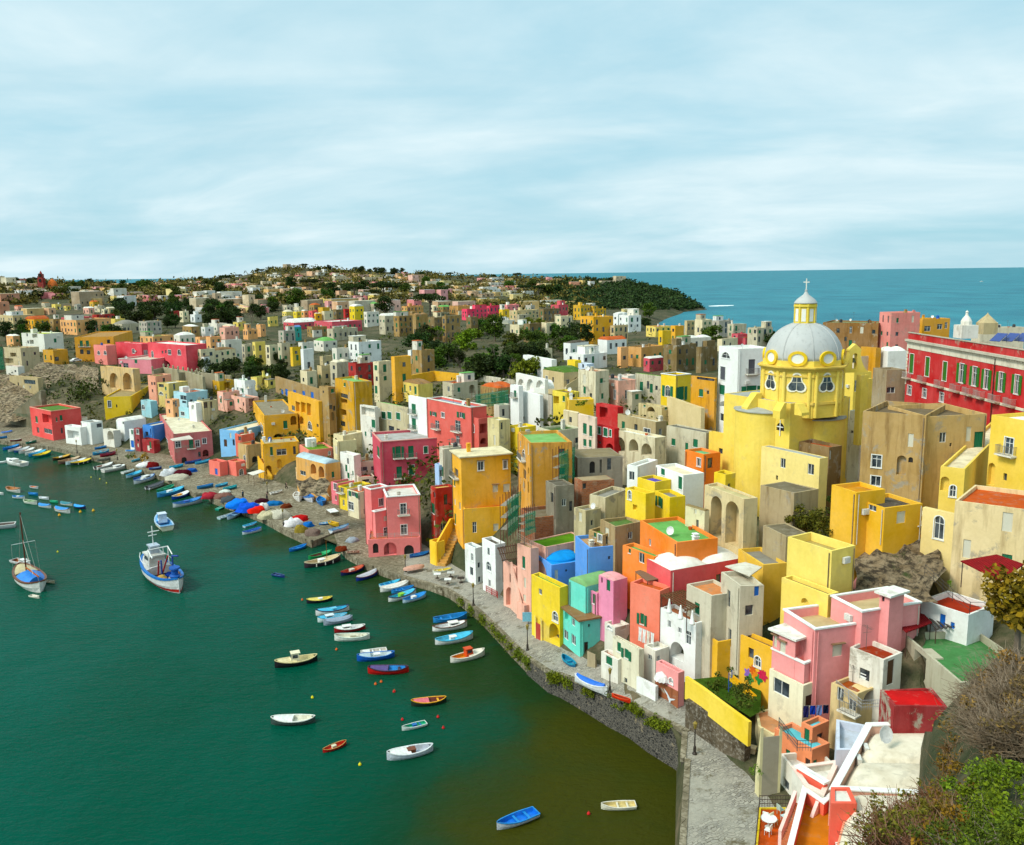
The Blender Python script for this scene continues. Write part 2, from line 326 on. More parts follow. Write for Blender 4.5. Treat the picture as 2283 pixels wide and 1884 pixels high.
def lathe(bm,prof,n=24,cx=0,cy=0,a0=0.0,a1=2*PI,cap=True):
 full=abs(a1-a0-2*PI)<1e-6
 m=n if full else n+1
 rings=[]
 for(r,z)in prof:
  if r<1e-5:rings.append([bm.verts.new((cx,cy,z))])
  else:rings.append([bm.verts.new((cx+r*math.cos(a0+(a1-a0)*i/n),cy+r*math.sin(a0+(a1-a0)*i/n),z))for i in range(m)])
 for A,B in zip(rings,rings[1:]):
  for i in range(n):
   j=(i+1)%m
   if len(A)==1 and len(B)==1:continue
   if len(A)==1:bm.faces.new((A[0],B[j],B[i]))
   elif len(B)==1:bm.faces.new((A[i],A[j],B[0]))
   else:bm.faces.new((A[i],A[j],B[j],B[i]))
 if cap and full:
  if len(rings[0])>1:bm.faces.new(rings[0][::-1])
  if len(rings[-1])>1:bm.faces.new(rings[-1])
def fix(bm):bmesh.ops.recalc_face_normals(bm,faces=bm.faces)
SUN_EL,SUN_AZ=rad(46),rad(-118)
w=bpy.data.worlds.new("World");S.world=w;w.use_nodes=True
k=NT(w);bg=k.n['Background']
sky=k.new('ShaderNodeTexSky',sky_type='NISHITA');sky.sun_disc=False;sky.sun_elevation=SUN_EL;sky.sun_rotation=SUN_AZ
sky.air_density=1.0;sky.dust_density=1.6;sky.ozone_density=1.5
tc=k.new('ShaderNodeTexCoord').outputs['Generated']
sep=k.new('ShaderNodeSeparateXYZ');k.link(tc,sep.inputs[0])
den=k.math('ADD',k.math('MAXIMUM',sep.outputs[2],0.0),.2)
cx=k.math('DIVIDE',sep.outputs[0],den);cy=k.math('DIVIDE',sep.outputs[1],den)
cmb=k.new('ShaderNodeCombineXYZ');k.link(k.math('ADD',k.math('MULTIPLY',cx,.75),k.math('MULTIPLY',cy,.2)),cmb.inputs[0]);k.link(cy,cmb.inputs[1])
c1=k.noise(cmb.outputs[0],.95,8,.56,.6);c2=k.noise(cmb.outputs[0],2.0,7,.56,.5);c3=k.noise(cmb.outputs[0],.3,4,.5)
cover=k.ramp(k.math('ADD',k.math('MULTIPLY',c1,.7),k.math('MULTIPLY',c3,.35)),(.34,0),(.60,1))
cloudcol=k.mix(k.ramp(c2,(.32,0),(.66,1)),SKY_SHADE,SKY_LIGHT)
blue=k.mix(.82,sky.outputs[0],SKY_BLUE)
t=k.mix(k.math('MULTIPLY',cover,.93),blue,cloudcol)
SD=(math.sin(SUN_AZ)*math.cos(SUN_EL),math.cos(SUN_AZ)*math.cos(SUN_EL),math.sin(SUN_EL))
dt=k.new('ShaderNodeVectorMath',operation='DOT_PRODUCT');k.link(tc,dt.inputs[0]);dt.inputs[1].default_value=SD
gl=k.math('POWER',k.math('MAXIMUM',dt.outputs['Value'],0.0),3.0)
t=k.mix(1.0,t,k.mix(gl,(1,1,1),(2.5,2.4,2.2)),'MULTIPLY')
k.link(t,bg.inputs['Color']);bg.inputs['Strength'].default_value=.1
sl=bpy.data.lights.new('sun','SUN');sl.energy=SUN_E;sl.angle=rad(14);sl.color=(1.0,.95,.86)
so=bpy.data.objects.new('sun',sl);link(so)
sd=Vector((math.sin(SUN_AZ)*math.cos(SUN_EL),math.cos(SUN_AZ)*math.cos(SUN_EL),math.sin(SUN_EL)))
so.rotation_euler=(-sd).to_track_quat('-Z','Y').to_euler();so.location=sd*300
cam=bpy.data.cameras.new('camera');cam.sensor_fit='HORIZONTAL';cam.sensor_width=36;cam.lens=FPX/PW*36
cam.clip_start=.5;cam.clip_end=90000
co=bpy.data.objects.new('camera',cam);link(co)
M=Matrix((CR,CU,-_f)).transposed().to_4x4();M.translation=CAM
co.matrix_world=M;S.camera=co
S.view_settings.view_transform='Standard';S.view_settings.look='None';S.view_settings.gamma=1;S.view_settings.exposure=EXPOSURE
S.view_settings.use_curve_mapping=False
S.cycles.use_denoising=True;S.cycles.max_bounces=5;S.cycles.diffuse_bounces=3;S.cycles.glossy_bounces=2;S.cycles.transparent_max_bounces=4
S.cycles.use_adaptive_sampling=True;S.cycles.adaptive_threshold=.02
bm=bmesh.new();box(bm,-420,60,20,520,-.6,0);fix(bm)
tag(meshobj('harbour_water',bm,'harbour_water'),'dark green harbour water under the moored boats',kind='structure')
bm=bmesh.new()
n=96
ring0=[bm.verts.new((0,0,-.02))];rings=[]
for R in(600,2000,8000,30000,70000):
 rings.append([bm.verts.new((R*math.sin(2*PI*i/n),R*math.cos(2*PI*i/n),-.02))for i in range(n)])
for i in range(n):bm.faces.new((ring0[0],rings[0][(i+1)%n],rings[0][i]))
for A,B in zip(rings,rings[1:]):
 for i in range(n):bm.faces.new((A[i],A[(i+1)%n],B[(i+1)%n],B[i]))
fix(bm)
for f in bm.faces:
 if f.normal.z<0:f.normal_flip()
tag(meshobj('sea',bm,'open_sea'),'open turquoise sea reaching to the horizon',kind='structure')
pxs=list(range(-320,2621,20))
SUB=4
bm=bmesh.new();grid=[]
for px in pxs:
 pr=profile(px);ax,ay=azim(px);row=[]
 for(d0,z0),(d1,z1)in zip(pr,pr[1:]):
  for s in range(SUB):
   t=s/SUB;d=d0+(d1-d0)*t;z=z0+(z1-z0)*t
   if s and z>2:z+=(mnoise.noise(Vector((ax*d*.03,ay*d*.03,3)))*.9-.25)*min(1,abs(d1-d0)/20)
   if z>4.5 and d<700 and not(px>2080 and d<66):z-=min(5.5,(z-4.5)*.8)*(1 if d<170 else max(.25,1-(d-170)/110)*(1 if d<500 else(700-d)/200))
   row.append(bm.verts.new((ax*d,ay*d,z)))
 grid.append(row)
for A,B in zip(grid,grid[1:]):
 for i in range(len(A)-1):
  try:bm.faces.new((A[i],B[i],B[i+1],A[i+1]))
  except ValueError:pass
fix(bm)
tag(meshobj('terrain',bm,'earth',smooth=True),'the island slope under the houses',kind='structure')
bm=bmesh.new();E=[];I=[]
for(px,py,z)in QEDGE:
 e=on_z(px,py,z);E.append(e)
 if px<1533 and py<1640:
  pr=profile(px)[3];ax,ay=azim(px);d=pr[0]+1.5
  I.append(Vector((ax*d,ay*d,max(z,pr[1])+.12)))
 else:
  I.append(on_z(px+330,py-60,z+.3))
EE=[bm.verts.new(p)for p in E];II=[bm.verts.new(p)for p in I]
split=25
for i in range(len(EE)-1):
 f=bm.faces.new((EE[i],EE[i+1],II[i+1],II[i]));f.material_index=1 if i>=23 else 0
for i in range(split+5):
 a=bm.verts.new((E[i].x,E[i].y,-3));b=bm.verts.new((E[i+1].x,E[i+1].y,-3))
 f=bm.faces.new((EE[i],a,b,EE[i+1]));f.material_index=2
bmesh.ops.recalc_face_normals(bm,faces=bm.faces)
for f in bm.faces:
 if abs(f.normal.z)>.5 and f.normal.z<0:f.normal_flip()
q=meshobj('quay',bm,'quay_concrete');q.data.materials.append(MATS['cobbles']);q.data.materials.append(MATS['quay_concrete'])
tag(q,'stone paved quay along the water with worn concrete and cobbles',kind='structure')
bm=bmesh.new()
for i in range(len(E)-1):
 a,b=E[i],E[i+1];d=(b-a);nx=Vector((-d.y,d.x,0)).normalized()
 if nx.dot(I[i]-a)<0:nx=-nx
 q8=[]
 for p in(a-nx*.06,b-nx*.06,b+nx*.5,a+nx*.5):q8.append((p.x,p.y,p.z))
 lo=[bm.verts.new((x,y,z-.35))for x,y,z in q8];hi=[bm.verts.new((x,y,z+.09))for x,y,z in q8]
 bm.faces.new(hi)
 for j in range(4):bm.faces.new((lo[j],lo[(j+1)%4],hi[(j+1)%4],hi[j]))
fix(bm)
tag(meshobj('kerb',bm,'quay_concrete'),'pale stone kerb along the edge of the quay',kind='structure')
bm=bmesh.new();prev=None
for i in range(split+5,len(E)):
 a=E[i];c=[bm.verts.new((a.x,a.y,a.z-.3)),bm.verts.new((a.x-.35,a.y-.25,-3))]
 if prev:bm.faces.new((prev[0],prev[1],c[1],c[0]))
 prev=c
fix(bm)
tag(meshobj('quay_wall',bm,'basalt'),'tall black stone sea wall holding up the cobbled end of the quay','wall')
def lin(v):
 v/=255.0
 return v/12.92 if v<=.04045 else((v+.055)/1.055)**2.4
def C(r,g,b,k=.86):
 v=[lin(r)*k,lin(g)*k,lin(b)*k];l=.3*v[0]+.6*v[1]+.1*v[2]
 return tuple(min(.86,max(.004,l+(x-l)*1.16))for x in v)
WHITE=C(250,250,246);OFFW=C(238,232,218);CREAM=C(240,226,190);PALEY=C(246,220,130);YEL=C(250,205,40);GOLD=C(244,182,22);OCHRE=C(226,178,62);LEMON=C(245,215,30)
PINK=C(244,150,150);ROSE=C(212,92,104);SALM=C(250,140,116);CORAL=C(232,96,98);RED=C(196,34,40);DRED=C(176,48,40);PALEP=C(248,190,170);PEACH=C(246,186,130)
ORANGE=C(248,142,28);BLUE=C(104,160,235);SKYB=C(140,200,240);AQUA=C(130,226,208);GREY=C(190,182,168);TUFF=C(170,138,88);BEIGE=C(216,194,150);BROWN=C(134,112,74);STONE=C(206,196,170);DGREY=C(120,112,98)
R_GREEN=C(120,178,104);R_DGREEN=C(88,118,56);R_WHITE=C(250,248,240);R_CREAM=C(236,226,200);R_GREY=C(150,146,136);R_TERRA=C(200,104,64);R_DARK=C(90,82,72);R_BLUE=C(20,160,250);R_LG=C(196,206,206);R_BR=C(150,118,84)
SHUT=C(18,112,78);SHUTB=C(20,70,80);DBROWN=C(90,60,36);BLUED=C(40,110,200);WOODC=C(150,104,60)
MESHES={}
def cached(key,name,m,build):
 if key not in MESHES:
  bm=bmesh.new();build(bm);fix(bm)
  d=bpy.data.meshes.new(name);bm.to_mesh(d);bm.free();d.materials.append(MATS[m]);MESHES[key]=d
 return MESHES[key]
def arch_pts(w,h,n=8):
 """outline of an arched opening from (-w/2,0) round to (w/2,0)"""
 r=w/2;sp=max(0,h-r)
 return[(-r,0)]+[(-r*math.cos(PI*i/n),sp+min(r,h)*math.sin(PI*i/n))for i in range(n+1)]+[(r,0)]
def ring_face(bm,outer,inner,y,th):
 """band between two outlines with the same count, thickness th outward (-y)"""
 n=len(outer)
 O=[[bm.verts.new((p[0],yy,p[1]))for p in outer]for yy in(y,y-th)]
 I=[[bm.verts.new((p[0],yy,p[1]))for p in inner]for yy in(y,y-th)]
 for i in range(n-1):
  bm.faces.new((O[1][i],O[1][i+1],I[1][i+1],I[1][i]));bm.faces.new((O[0][i],O[1][i],O[1][i+1],O[0][i+1]));bm.faces.new((I[0][i],I[0][i+1],I[1][i+1],I[1][i]))
def frame_mesh(w,h,arch,surround,sash,rec):
 def b(bm):
  t=surround
  if t>0:
   if arch:
    ring_face(bm,[(x*(w+2*t)/w,z*(h+t)/h)for x,z in arch_pts(w,h)],arch_pts(w,h),.01,.05)
   else:
    box(bm,-w/2-t,-w/2,-.05,.01,-.0,h+t);box(bm,w/2,w/2+t,-.05,.01,0,h+t);box(bm,-w/2-.0,w/2+.0,-.05,.01,h+.001,h+t-.002)
   box(bm,-w/2-t-.04,w/2+t+.04,-.1,.01,-.1,-.002)
  if sash:
   s=.06;y0,y1=rec-.07,rec-.01
   box(bm,-w/2,-w/2+s,y0,y1,.0,h);box(bm,w/2-s,w/2,y0,y1,0,h)
   box(bm,-w/2+s,w/2-s,y0,y1,0,s);box(bm,-w/2+s,w/2-s,y0,y1,h-s,h)
   box(bm,-s/2,s/2,y0-.002,y1,s,h-s)
   if h>1.5:box(bm,-w/2+s,w/2-s,y0-.004,y1,h*.66,h*.66+.05)
   elif arch:box(bm,-w/2+s,w/2-s,y0-.004,y1,h*.55,h*.55+.05)
 return cached(('fr',w,h,arch,surround,sash,rec),'window','paint',b)
def plate_mesh(name,m,w,h,arch,y,th=.05,split=False):
 def b(bm):
  if arch:
   p=arch_pts(w,h);a=[bm.verts.new((x,y,z))for x,z in p];c=[bm.verts.new((x,y-th,z))for x,z in p]
   bm.faces.new(a);bm.faces.new(c[::-1])
   for i in range(len(p)):bm.faces.new((a[i],a[(i+1)%len(p)],c[(i+1)%len(p)],c[i]))
  elif split:
   box(bm,-w/2+.02,-.012,y-th,y,.02,h-.02);box(bm,.012,w/2-.02,y-th,y,.02,h-.02)
  else:box(bm,-w/2,w/2,y-th,y,0,h)
 return cached((name,m,w,h,arch,y,th,split),name,m,b)
def leaf_mesh(w,h):
 def b(bm):box(bm,0,w,-.05,0,0,h)
 return cached(('leaf',w,h),'shutter','louvre',b)
def balcony_mesh(w,dep,solid):
 def b(bm):
  if not solid:
   n=max(5,int(w/.16));t=.014
   for i in range(n+1):
    x=-w/2+w*i/n;box(bm,x-t,x+t,-dep-t,-dep+t,.1,1.0)
   for i in range(1,max(2,int(dep/.16))):
    y=-dep*i/max(2,int(dep/.16))
    for x in(-w/2,w/2):box(bm,x-t,x+t,y-t,y+t,.1,1.0)
   box(bm,-w/2-.03,w/2+.03,-dep-.03,-dep+.03,1.0,1.05);box(bm,-w/2-.025,w/2+.025,-dep-.02,-dep+.02,.06,.1)
   for x in(-w/2,w/2):box(bm,x-.025,x+.025,-dep+.031,-.01,1.0,1.045)
  else:
   box(bm,-w/2,w/2,-dep,-dep+.12,.0,1.0)
   for x in(-w/2,w/2-.12):box(bm,x,x+.12,-dep+.121,-.005,0,.998)
 return cached(('rail',w,dep,solid),'railing','plaster' if solid else 'iron',b)
def slab_mesh(w,dep):
 def b(bm):
  box(bm,-w/2-.08,w/2+.08,-dep-.08,-.003,-.16,0.0)
  for x in(-w/2+.15,w/2-.3):box(bm,x,x+.15,-dep*.7,-.004,-.34,-.161)
 return cached(('slab',w,dep),'balcony','plaster',b)
def wall_face(bm,o,ud,inw,W,z0,z1,holes):
 """one wall side with real openings; holes are (u0,u1,v0,v1,arched,depth,backwall)"""
 def P(u,v,q=0.0):return bm.verts.new((o[0]+ud[0]*u+inw[0]*q,o[1]+ud[1]*u+inw[1]*q,v))
 def quad(pts):bm.faces.new([P(*p)for p in pts])
 hs=[]
 for(a,b,c,d,ar,dep,bk)in holes:
  a,b=max(a,.06),min(b,W-.06);c,d=max(c,z0+.02),min(d,z1-.06)
  if b-a<.12 or d-c<.12:continue
  if any(a<h[1]and b>h[0]and c<h[3]and d>h[2]for h in hs):continue
  hs.append((a,b,c,d,ar,dep,bk))
 us=sorted({0.0,W,*[h[0]for h in hs],*[h[1]for h in hs]});vs=sorted({z0,z1,*[h[2]for h in hs],*[h[3]for h in hs]})
 for u0,u1 in zip(us,us[1:]):
  run=None
  for v0,v1 in zip(vs,vs[1:]):
   um,vm=(u0+u1)/2,(v0+v1)/2
   if any(h[0]<um<h[1]and h[2]<vm<h[3]for h in hs):
    if run:quad([(u0,run[0]),(u1,run[0]),(u1,run[1]),(u0,run[1])]);run=None
   else:run=(run[0],v1)if run else(v0,v1)
  if run:quad([(u0,run[0]),(u1,run[0]),(u1,run[1]),(u0,run[1])])
 for(a,b,c,d,ar,dep,bk)in hs:
  if ar:
   m=(a+b)/2;r=(b-a)/2;n=8
   pts=[(m+x,c+z)for x,z in arch_pts(b-a,d-c,n)]
   left=[p for p in pts if p[0]<=m+1e-6];right=[p for p in pts if p[0]>=m-1e-6]
   for i in range(1,len(left)-1):bm.faces.new([P(a,d),P(*left[i]),P(*left[i+1])])
   for i in range(0,len(right)-2):bm.faces.new([P(b,d),P(*right[i]),P(*right[i+1])])
  else:pts=[(a,c),(a,d),(b,d),(b,c)]
  loop=pts+[pts[0]]
  for p,q in zip(loop,loop[1:]):quad([(p[0],p[1],0),(q[0],q[1],0),(q[0],q[1],dep),(p[0],p[1],dep)])
  if bk:bm.faces.new([P(p[0],p[1],dep)for p in pts])
 return hs
HOUSES=[]
def rnd(v,s=.05):return round(v/s)*s
def add_opening(root,face,u,v,w,h,kind,far=False,shut=SHUT,trimc=WHITE):
 """puts the window or door that belongs into an opening; returns nothing"""
 W,org,ang=face['W'],face['o'],face['a']
 x=org.x+math.cos(ang)*u;y=org.y+math.sin(ang)*u
 loc=(x-root.location.x,y-root.location.y,v-root.location.z)
 w,h=max(.3,rnd(w)),max(.35,rnd(h))
 k=kind[0];arch=k in 'aA'
 def put(name,data,par,col,lc=(0,0,0),rz=0.0):
  return meshobj(name,None,None,par,col,lc,rz,data=data)
 if far:
  col={'g':shut,'b':BLUED,'w':(.10,.11,.12),'k':(.03,.03,.03),'d':DBROWN}.get(k,(.05,.05,.05))
  def b(bm):box(bm,-w/2,w/2,-.05,.02,0,h)
  put('window',cached(('far',w,h,k in 'gbd'),'window','paint' if k in 'gbd' else 'glass',b),root,col,loc,ang);return
 rec=.16
 if k in 'gsGB':
  fr=put('window',frame_mesh(w,h,False,.1 if 't' in kind else .0001,False,rec)if 't' in kind else plate_mesh('window','paint',rnd(w+.16),.07,False,-.002,.09),root,trimc,loc if 't' in kind else(loc[0],loc[1],loc[2]-.075),ang)
  put('shutter',plate_mesh('shutter','louvre',w,h,False,rec-.03,.05,True),fr,{'g':shut,'s':C(90,90,96),'G':C(40,92,20),'B':BLUED}[k],(0,0,0)if 't' in kind else(0,0,.075))
 elif k in 'waoA':
  fr=put('window',frame_mesh(w,h,arch,.1 if 't' in kind or arch else 0,True,rec),root,trimc,loc,ang)
  put('pane',plate_mesh('pane','glass',w,h,arch,rec+.03,.03),fr,(1,1,1))
 elif k=='d':
  fr=put('door',plate_mesh('door','paint',w,h,'r' in kind,rec,.06,False),root,{'g':SHUT,'w':OFFW,'b':BLUED,'k':C(60,40,30),'n':DBROWN}.get(kind[1:2],DBROWN),loc,ang)
 elif k=='l':
  fr=put('window',plate_mesh('window','louvre',w,h,False,rec-.04,.04),root,C(226,220,200),loc,ang)
 else:
  fr=put('window',plate_mesh('window','glass' if k=='k' else 'dark_inside',w,h,k=='q',rec+.05,.03),root,(1,1,1),loc,ang)
 if 'o' in kind:
  lw=rnd(w/2);c=shut
  put('shutter',leaf_mesh(lw,h),fr,c,(-w/2-lw-.11,-.06,0));put('shutter',leaf_mesh(lw,h),fr,c,(w/2+.11,-.06,0))
 if 'p' in kind:
  bw=rnd(w+1.0,.1);dep=.8
  sl=put('balcony',slab_mesh(bw,dep),root,OFFW,loc,ang)
  put('railing',balcony_mesh(bw,dep,'P' in kind),sl,C(150,150,145)if 'P' not in kind else OFFW)
 if 'h' in kind:
  def b(bm):
   for i,(a0,a1)in enumerate(((0,.1),)):box(bm,-w/2-.2,w/2+.2,-.28,-.003,a0,a1)
  put('hood',cached(('hood',w),'hood','plaster',b),root,trimc if 'H' in kind else C(150,120,90),(loc[0],loc[1],loc[2]+h+.14),ang)
def dish(parent,loc,az,r=.45,col=None):
 def b(bm):
  lathe(bm,[(0,.0),(r*.5,.03),(r,.13),(r,.15),(r*.5,.05),(0,.02)],12,cap=False)
  for v in bm.verts:v.co=Vector((v.co.x,-v.co.z*.9+v.co.y*.35,v.co.y))
  tube(bm,(0,.02,0),(0,.3,-.1),.03,n=5);tube(bm,(0,.3,-.1),(0,.3,-.75),.03,n=5);tube(bm,(0,-.05,-r*.8),(0,-.45,0),.015,n=4)
 return meshobj('satellite_dish',None,None,parent,col or C(236,234,230),loc,az,data=cached(('dish',r),'satellite_dish','paint',b))
def antenna(parent,loc,h=2.2):
 def b(bm):
  tube(bm,(0,0,0),(0,0,h),.03,.02,5);tube(bm,(-.7,0,h-.15),(.7,0,h-.15),.015,n=4)
  for i in range(6):tube(bm,(-.6+i*.24,-.3,h-.15),(-.6+i*.24,.3,h-.15),.012,n=4)
  tube(bm,(0,-.45,h-.7),(0,.45,h-.7),.014,n=4)
 return meshobj('antenna',None,None,parent,C(120,118,112),loc,RNG.uniform(0,3),data=cached(('ant',h),'antenna','iron',b))
def chimney(parent,loc,rz=0.0,col=OFFW,h=1.1):
 def b(bm):box(bm,-.3,.3,-.3,.3,0,h);box(bm,-.38,.38,-.38,.38,h+.001,h+.1);box(bm,-.2,.2,-.2,.2,h+.101,h+.3);box(bm,-.34,.34,-.34,.34,h+.301,h+.38)
 return meshobj('chimney',None,None,parent,tuple(col[:3])+(.5,),loc,rz,data=cached(('chim',h),'chimney','plaster',b))
def tank(parent,loc):
 def b(bm):lathe(bm,[(.42,0),(.45,.1),(.45,.95),(.3,1.08),(.12,1.12),(.12,1.2),(0,1.2)],12)
 return meshobj('water_tank',None,None,parent,RNG.choice([C(40,90,170),C(230,230,226),C(60,60,62)]),loc,data=cached(('tank',),'water_tank','paint',b))
def acbox(parent,loc,rz):
 def b(bm):
  box(bm,-.42,.42,-.34,-.02,0,.62);lathe(bm,[(.24,0),(.24,.02),(0,.02)],10)
  for v in bm.verts:
   if abs(v.co.x)<.3 and v.co.z<.03 and v.co.y>-.3:v.co=Vector((v.co.x-.1,-.345-v.co.z,.31+v.co.y))
 return meshobj('air_conditioner',None,None,parent,C(232,230,222),loc,rz,data=cached(('ac',),'air_conditioner','paint',b))
def h(crop,xs,yb,yt,r,col,label=None,wins='',roof='flat',rc=R_CREAM,wz=.3,root=None,d=None,w=None,found=9.0,auto='',far=False,m='plaster',cat='house',name='house',shut=SHUT,par=.45,clutter=.5,trim=None,group=None,trimc=WHITE,base=None,moss=.4,lift=0.0,cn=None,rcc=None,topz=None,dmax=40):
 """one box-shaped block of a building, measured on the photograph and stood on the slope.
    xs = (end of the harbour side, near corner, end of the other side) as seen; base and top of the near corner; r = turn of the block"""
 (xl,xc,xr)=xs
 px,py=cp(crop,xc,yb)
 Cn=ground(px,py)if base is None else on_z(px,py,base)
 Cn=Cn+Vector((0,0,lift))
 tx,ty=cp(crop,xc,yt)
 a,b=Cn.z-5,Cn.z+60
 for _ in range(40):
  mm=(a+b)/2
  if proj((Cn.x,Cn.y,mm))[1]>ty:a=mm
  else:b=mm
 top=(a+b)/2 if topz is None else topz
 if isinstance(r,tuple)and r[0]=='L':
  q=on_z(*cp(crop,r[1],r[2]),top);v=q-Vector((Cn.x,Cn.y,top));ang=math.atan2(v.y,v.x)-PI/2
 elif isinstance(r,tuple):
  q=on_z(*cp(crop,*r),top);v=q-Vector((Cn.x,Cn.y,top));ang=math.atan2(v.y,v.x)
 else:ang=rad(r)+max(0,math.atan2(-Cn.x,Cn.y))*.95
 X=Vector((math.cos(ang),math.sin(ang),0));Y=Vector((-math.sin(ang),math.cos(ang),0))
 def solve(dirv,pxt,hi=90.0):
  s=1 if pxt>px else-1
  a,b=.4,hi
  for _ in range(40):
   mm=(a+b)/2
   if(proj(Cn+dirv*mm+Vector((0,0,(top-Cn.z)*.5)))[0]-pxt)*s<0:a=mm
   else:b=mm
  return min((a+b)/2,dmax)
 if w is None:w=solve(X,cp(crop,xr,yb)[0])
 if d is None:d=solve(Y,cp(crop,xl,yb)[0])if xl is not None else 7.0
 H=top-Cn.z
 if root is None:
  root=empty(name,Cn);tag(root,label,cat,group)
  HOUSES.append(dict(root=root,label=label,far=far,px=px,py=py,H=H,w=w,d=d,cn=cn,rcc=rcc))
 L=Cn-root.location
 faces={'R':dict(o=Vector(Cn),a=ang,W=w,hs=[]),'L':dict(o=Cn+Y*d,a=ang-PI/2,W=d,hs=[])}
 todo=[]
 for tok in wins.split(';'):
  tok=tok.strip()
  if not tok:continue
  c2=crop
  if ':' in tok:c2,tok=tok.split(':')
  kd,rest=tok.split(' ',1);x,y,ww,hh=[float(t)for t in rest.split(',')]
  best=None
  for nm,f in faces.items():
   fx=Vector((math.cos(f['a']),math.sin(f['a']),0));fn=Vector((math.sin(f['a']),-math.cos(f['a']),0))
   def hit(xx,yy):
    dr=ray(*cp(c2,xx,yy));de=dr.dot(fn)
    if de>-1e-4:return None
    p=CAM+dr*((f['o']-CAM).dot(fn)/de);return(p-f['o']).dot(fx),p.z
   c0=hit(x,y)
   if c0 is None:continue
   e=max(0,-c0[0],c0[0]-f['W'])
   if best is None or e<best[0]:
    l,rr,t,bt=hit(x-ww/2,y),hit(x+ww/2,y),hit(x,y-hh/2),hit(x,y+hh/2)
    best=(e,nm,c0[0],bt[1],abs(rr[0]-l[0]),t[1]-bt[1])
  if best and best[0]<1.2:todo.append((best[1],best[2],best[3],best[4],best[5],kd))
 for nm,f in faces.items():
  fn=Vector((math.sin(f['a']),-math.cos(f['a']),0))
  if auto and(Cn-CAM).dot(fn)<0 and f['W']>2.0:
   st=max(1,int(round((H-par)/3.1)));nc=max(1,int(f['W']/(2.7 if not far else 2.6)))
   if far:nc=min(nc,6);st=min(st,4)
   for i in range(st):
    for j in range(nc):
     if RNG.random()<(.1 if not far else .14):continue
     kd=RNG.choice(auto);ww=RNG.choice([.8,.9,1.0,1.1]);tall=RNG.random()<.45
     hh=2.1 if tall else RNG.choice([1.2,1.4]);zz=Cn.z+(H-par)*i/st+(.35 if tall else .95)
     if zz+hh>top-par-.2:hh=1.1;zz=min(zz,top-par-1.5)
     if kd in 'Nn':ww,hh,zz=1.9,2.3,Cn.z+(H-par)*i/st+.2
     todo.append((nm,f['W']*(j+.5)/nc+RNG.uniform(-.3,.3),zz,ww,hh,kd+('p' if tall and i and not far and RNG.random()<.35 and kd in 'gw' else '')+('t' if RNG.random()<.3 else '')))
 if not auto and(wins or root is not None and RNG.random()<.3)and wz>=.2 and m=='plaster' and name=='house':
  for nm,f in faces.items():
   fn=Vector((math.sin(f['a']),-math.cos(f['a']),0));n0=sum(1 for t_ in todo if t_[0]==nm)
   if(Cn-CAM).dot(fn)>0 or f['W']<2.2 or n0>2:continue
   for i in range(max(1,int(H/3))):
    for j in range(max(1,int(f['W']/3))):
     if RNG.random()<.68:todo.append((nm,f['W']*(j+.5)/max(1,int(f['W']/3))+RNG.uniform(-.4,.4),Cn.z+H*i/max(1,int(H/3))+.9,RNG.choice([.7,.9]),RNG.choice([1.1,1.3,1.9]),RNG.choice('wkgkl')))
 holes={'R':[],'L':[]}
 for(nm,u,v,ww,hh,kd)in todo:
  W=faces[nm]['W'];ww=min(ww,max(.2,W-.3));u=min(max(u,ww/2+.1),W-ww/2-.1)
  k0=kd[0]
  if far:add_opening(root,faces[nm],u,v,ww,hh,kd,True,shut,trimc);continue
  ww,hh=max(.3,rnd(ww)),max(.35,rnd(hh))
  v=max(v,Cn.z+.05);hh=min(hh,top-v-.12);hh=max(.35,rnd(hh))
  niche=k0 in 'nN'
  dep=(1.6 if ww>1.6 else .5)if niche else .2
  if '2' in kd:dep=2.6
  ar=k0 in 'naAq' or(k0=='d' and 'r' in kd)
  hl=(u-ww/2,u+ww/2,v-Cn.z,v-Cn.z+hh,ar,dep,True)
  if any(hl[0]<q[1]+.02 and hl[1]>q[0]-.02 and hl[2]<q[3]+.02 and hl[3]>q[2]-.02 for q in holes[nm]):continue
  if hl[0]<.06 or hl[1]>W-.06 or hl[2]<-found or hl[3]>H-.06:continue
  holes[nm].append(hl)
  if not niche:add_opening(root,faces[nm],u,v,ww,hh,kd,False,shut,trimc)
 bm=bmesh.new();P=par if roof=='flat' else 0.0
 wall_face(bm,(0,0),(1,0),(0,1),w,-found,H,holes['R'])
 wall_face(bm,(0,d),(0,-1),(1,0),d,-found,H,holes['L'])
 wall_face(bm,(w,d),(-1,0),(0,-1),w,-found,H,[])
 wall_face(bm,(w,0),(0,1),(-1,0),d,-found,H,[])
 t=.22
 if P:
  o=[(0,0),(w,0),(w,d),(0,d)];i_=[(t,t),(w-t,t),(w-t,d-t),(t,d-t)]
  vo=[bm.verts.new((x,y,H))for x,y in o];vi=[bm.verts.new((x,y,H))for x,y in i_];vl=[bm.verts.new((x,y,H-P))for x,y in i_]
  for a in range(4):
   b=(a+1)%4
   bm.faces.new((vo[a],vo[b],vi[b],vi[a]));bm.faces.new((vi[a],vi[b],vl[b],vl[a]))
 bmesh.ops.remove_doubles(bm,verts=bm.verts,dist=.0005);fix(bm)
 if wz>=.3 and not trim and roof in('flat','none'):
  js=[RNG.uniform(-.14,.1)for _ in range(4)]
  for v in bm.verts:
   if v.co.z>H-.02:a_,b_=min(1,max(0,v.co.x/w)),min(1,max(0,v.co.y/d));v.co.z+=(js[0]*(1-a_)+js[1]*a_)*(1-b_)+(js[2]*(1-a_)+js[3]*a_)*b_
 meshobj('wall',bm,m,root,tuple(col[:3])+(wz,),L,ang)
 bm=bmesh.new();rm='roof_coat';zr=H-P
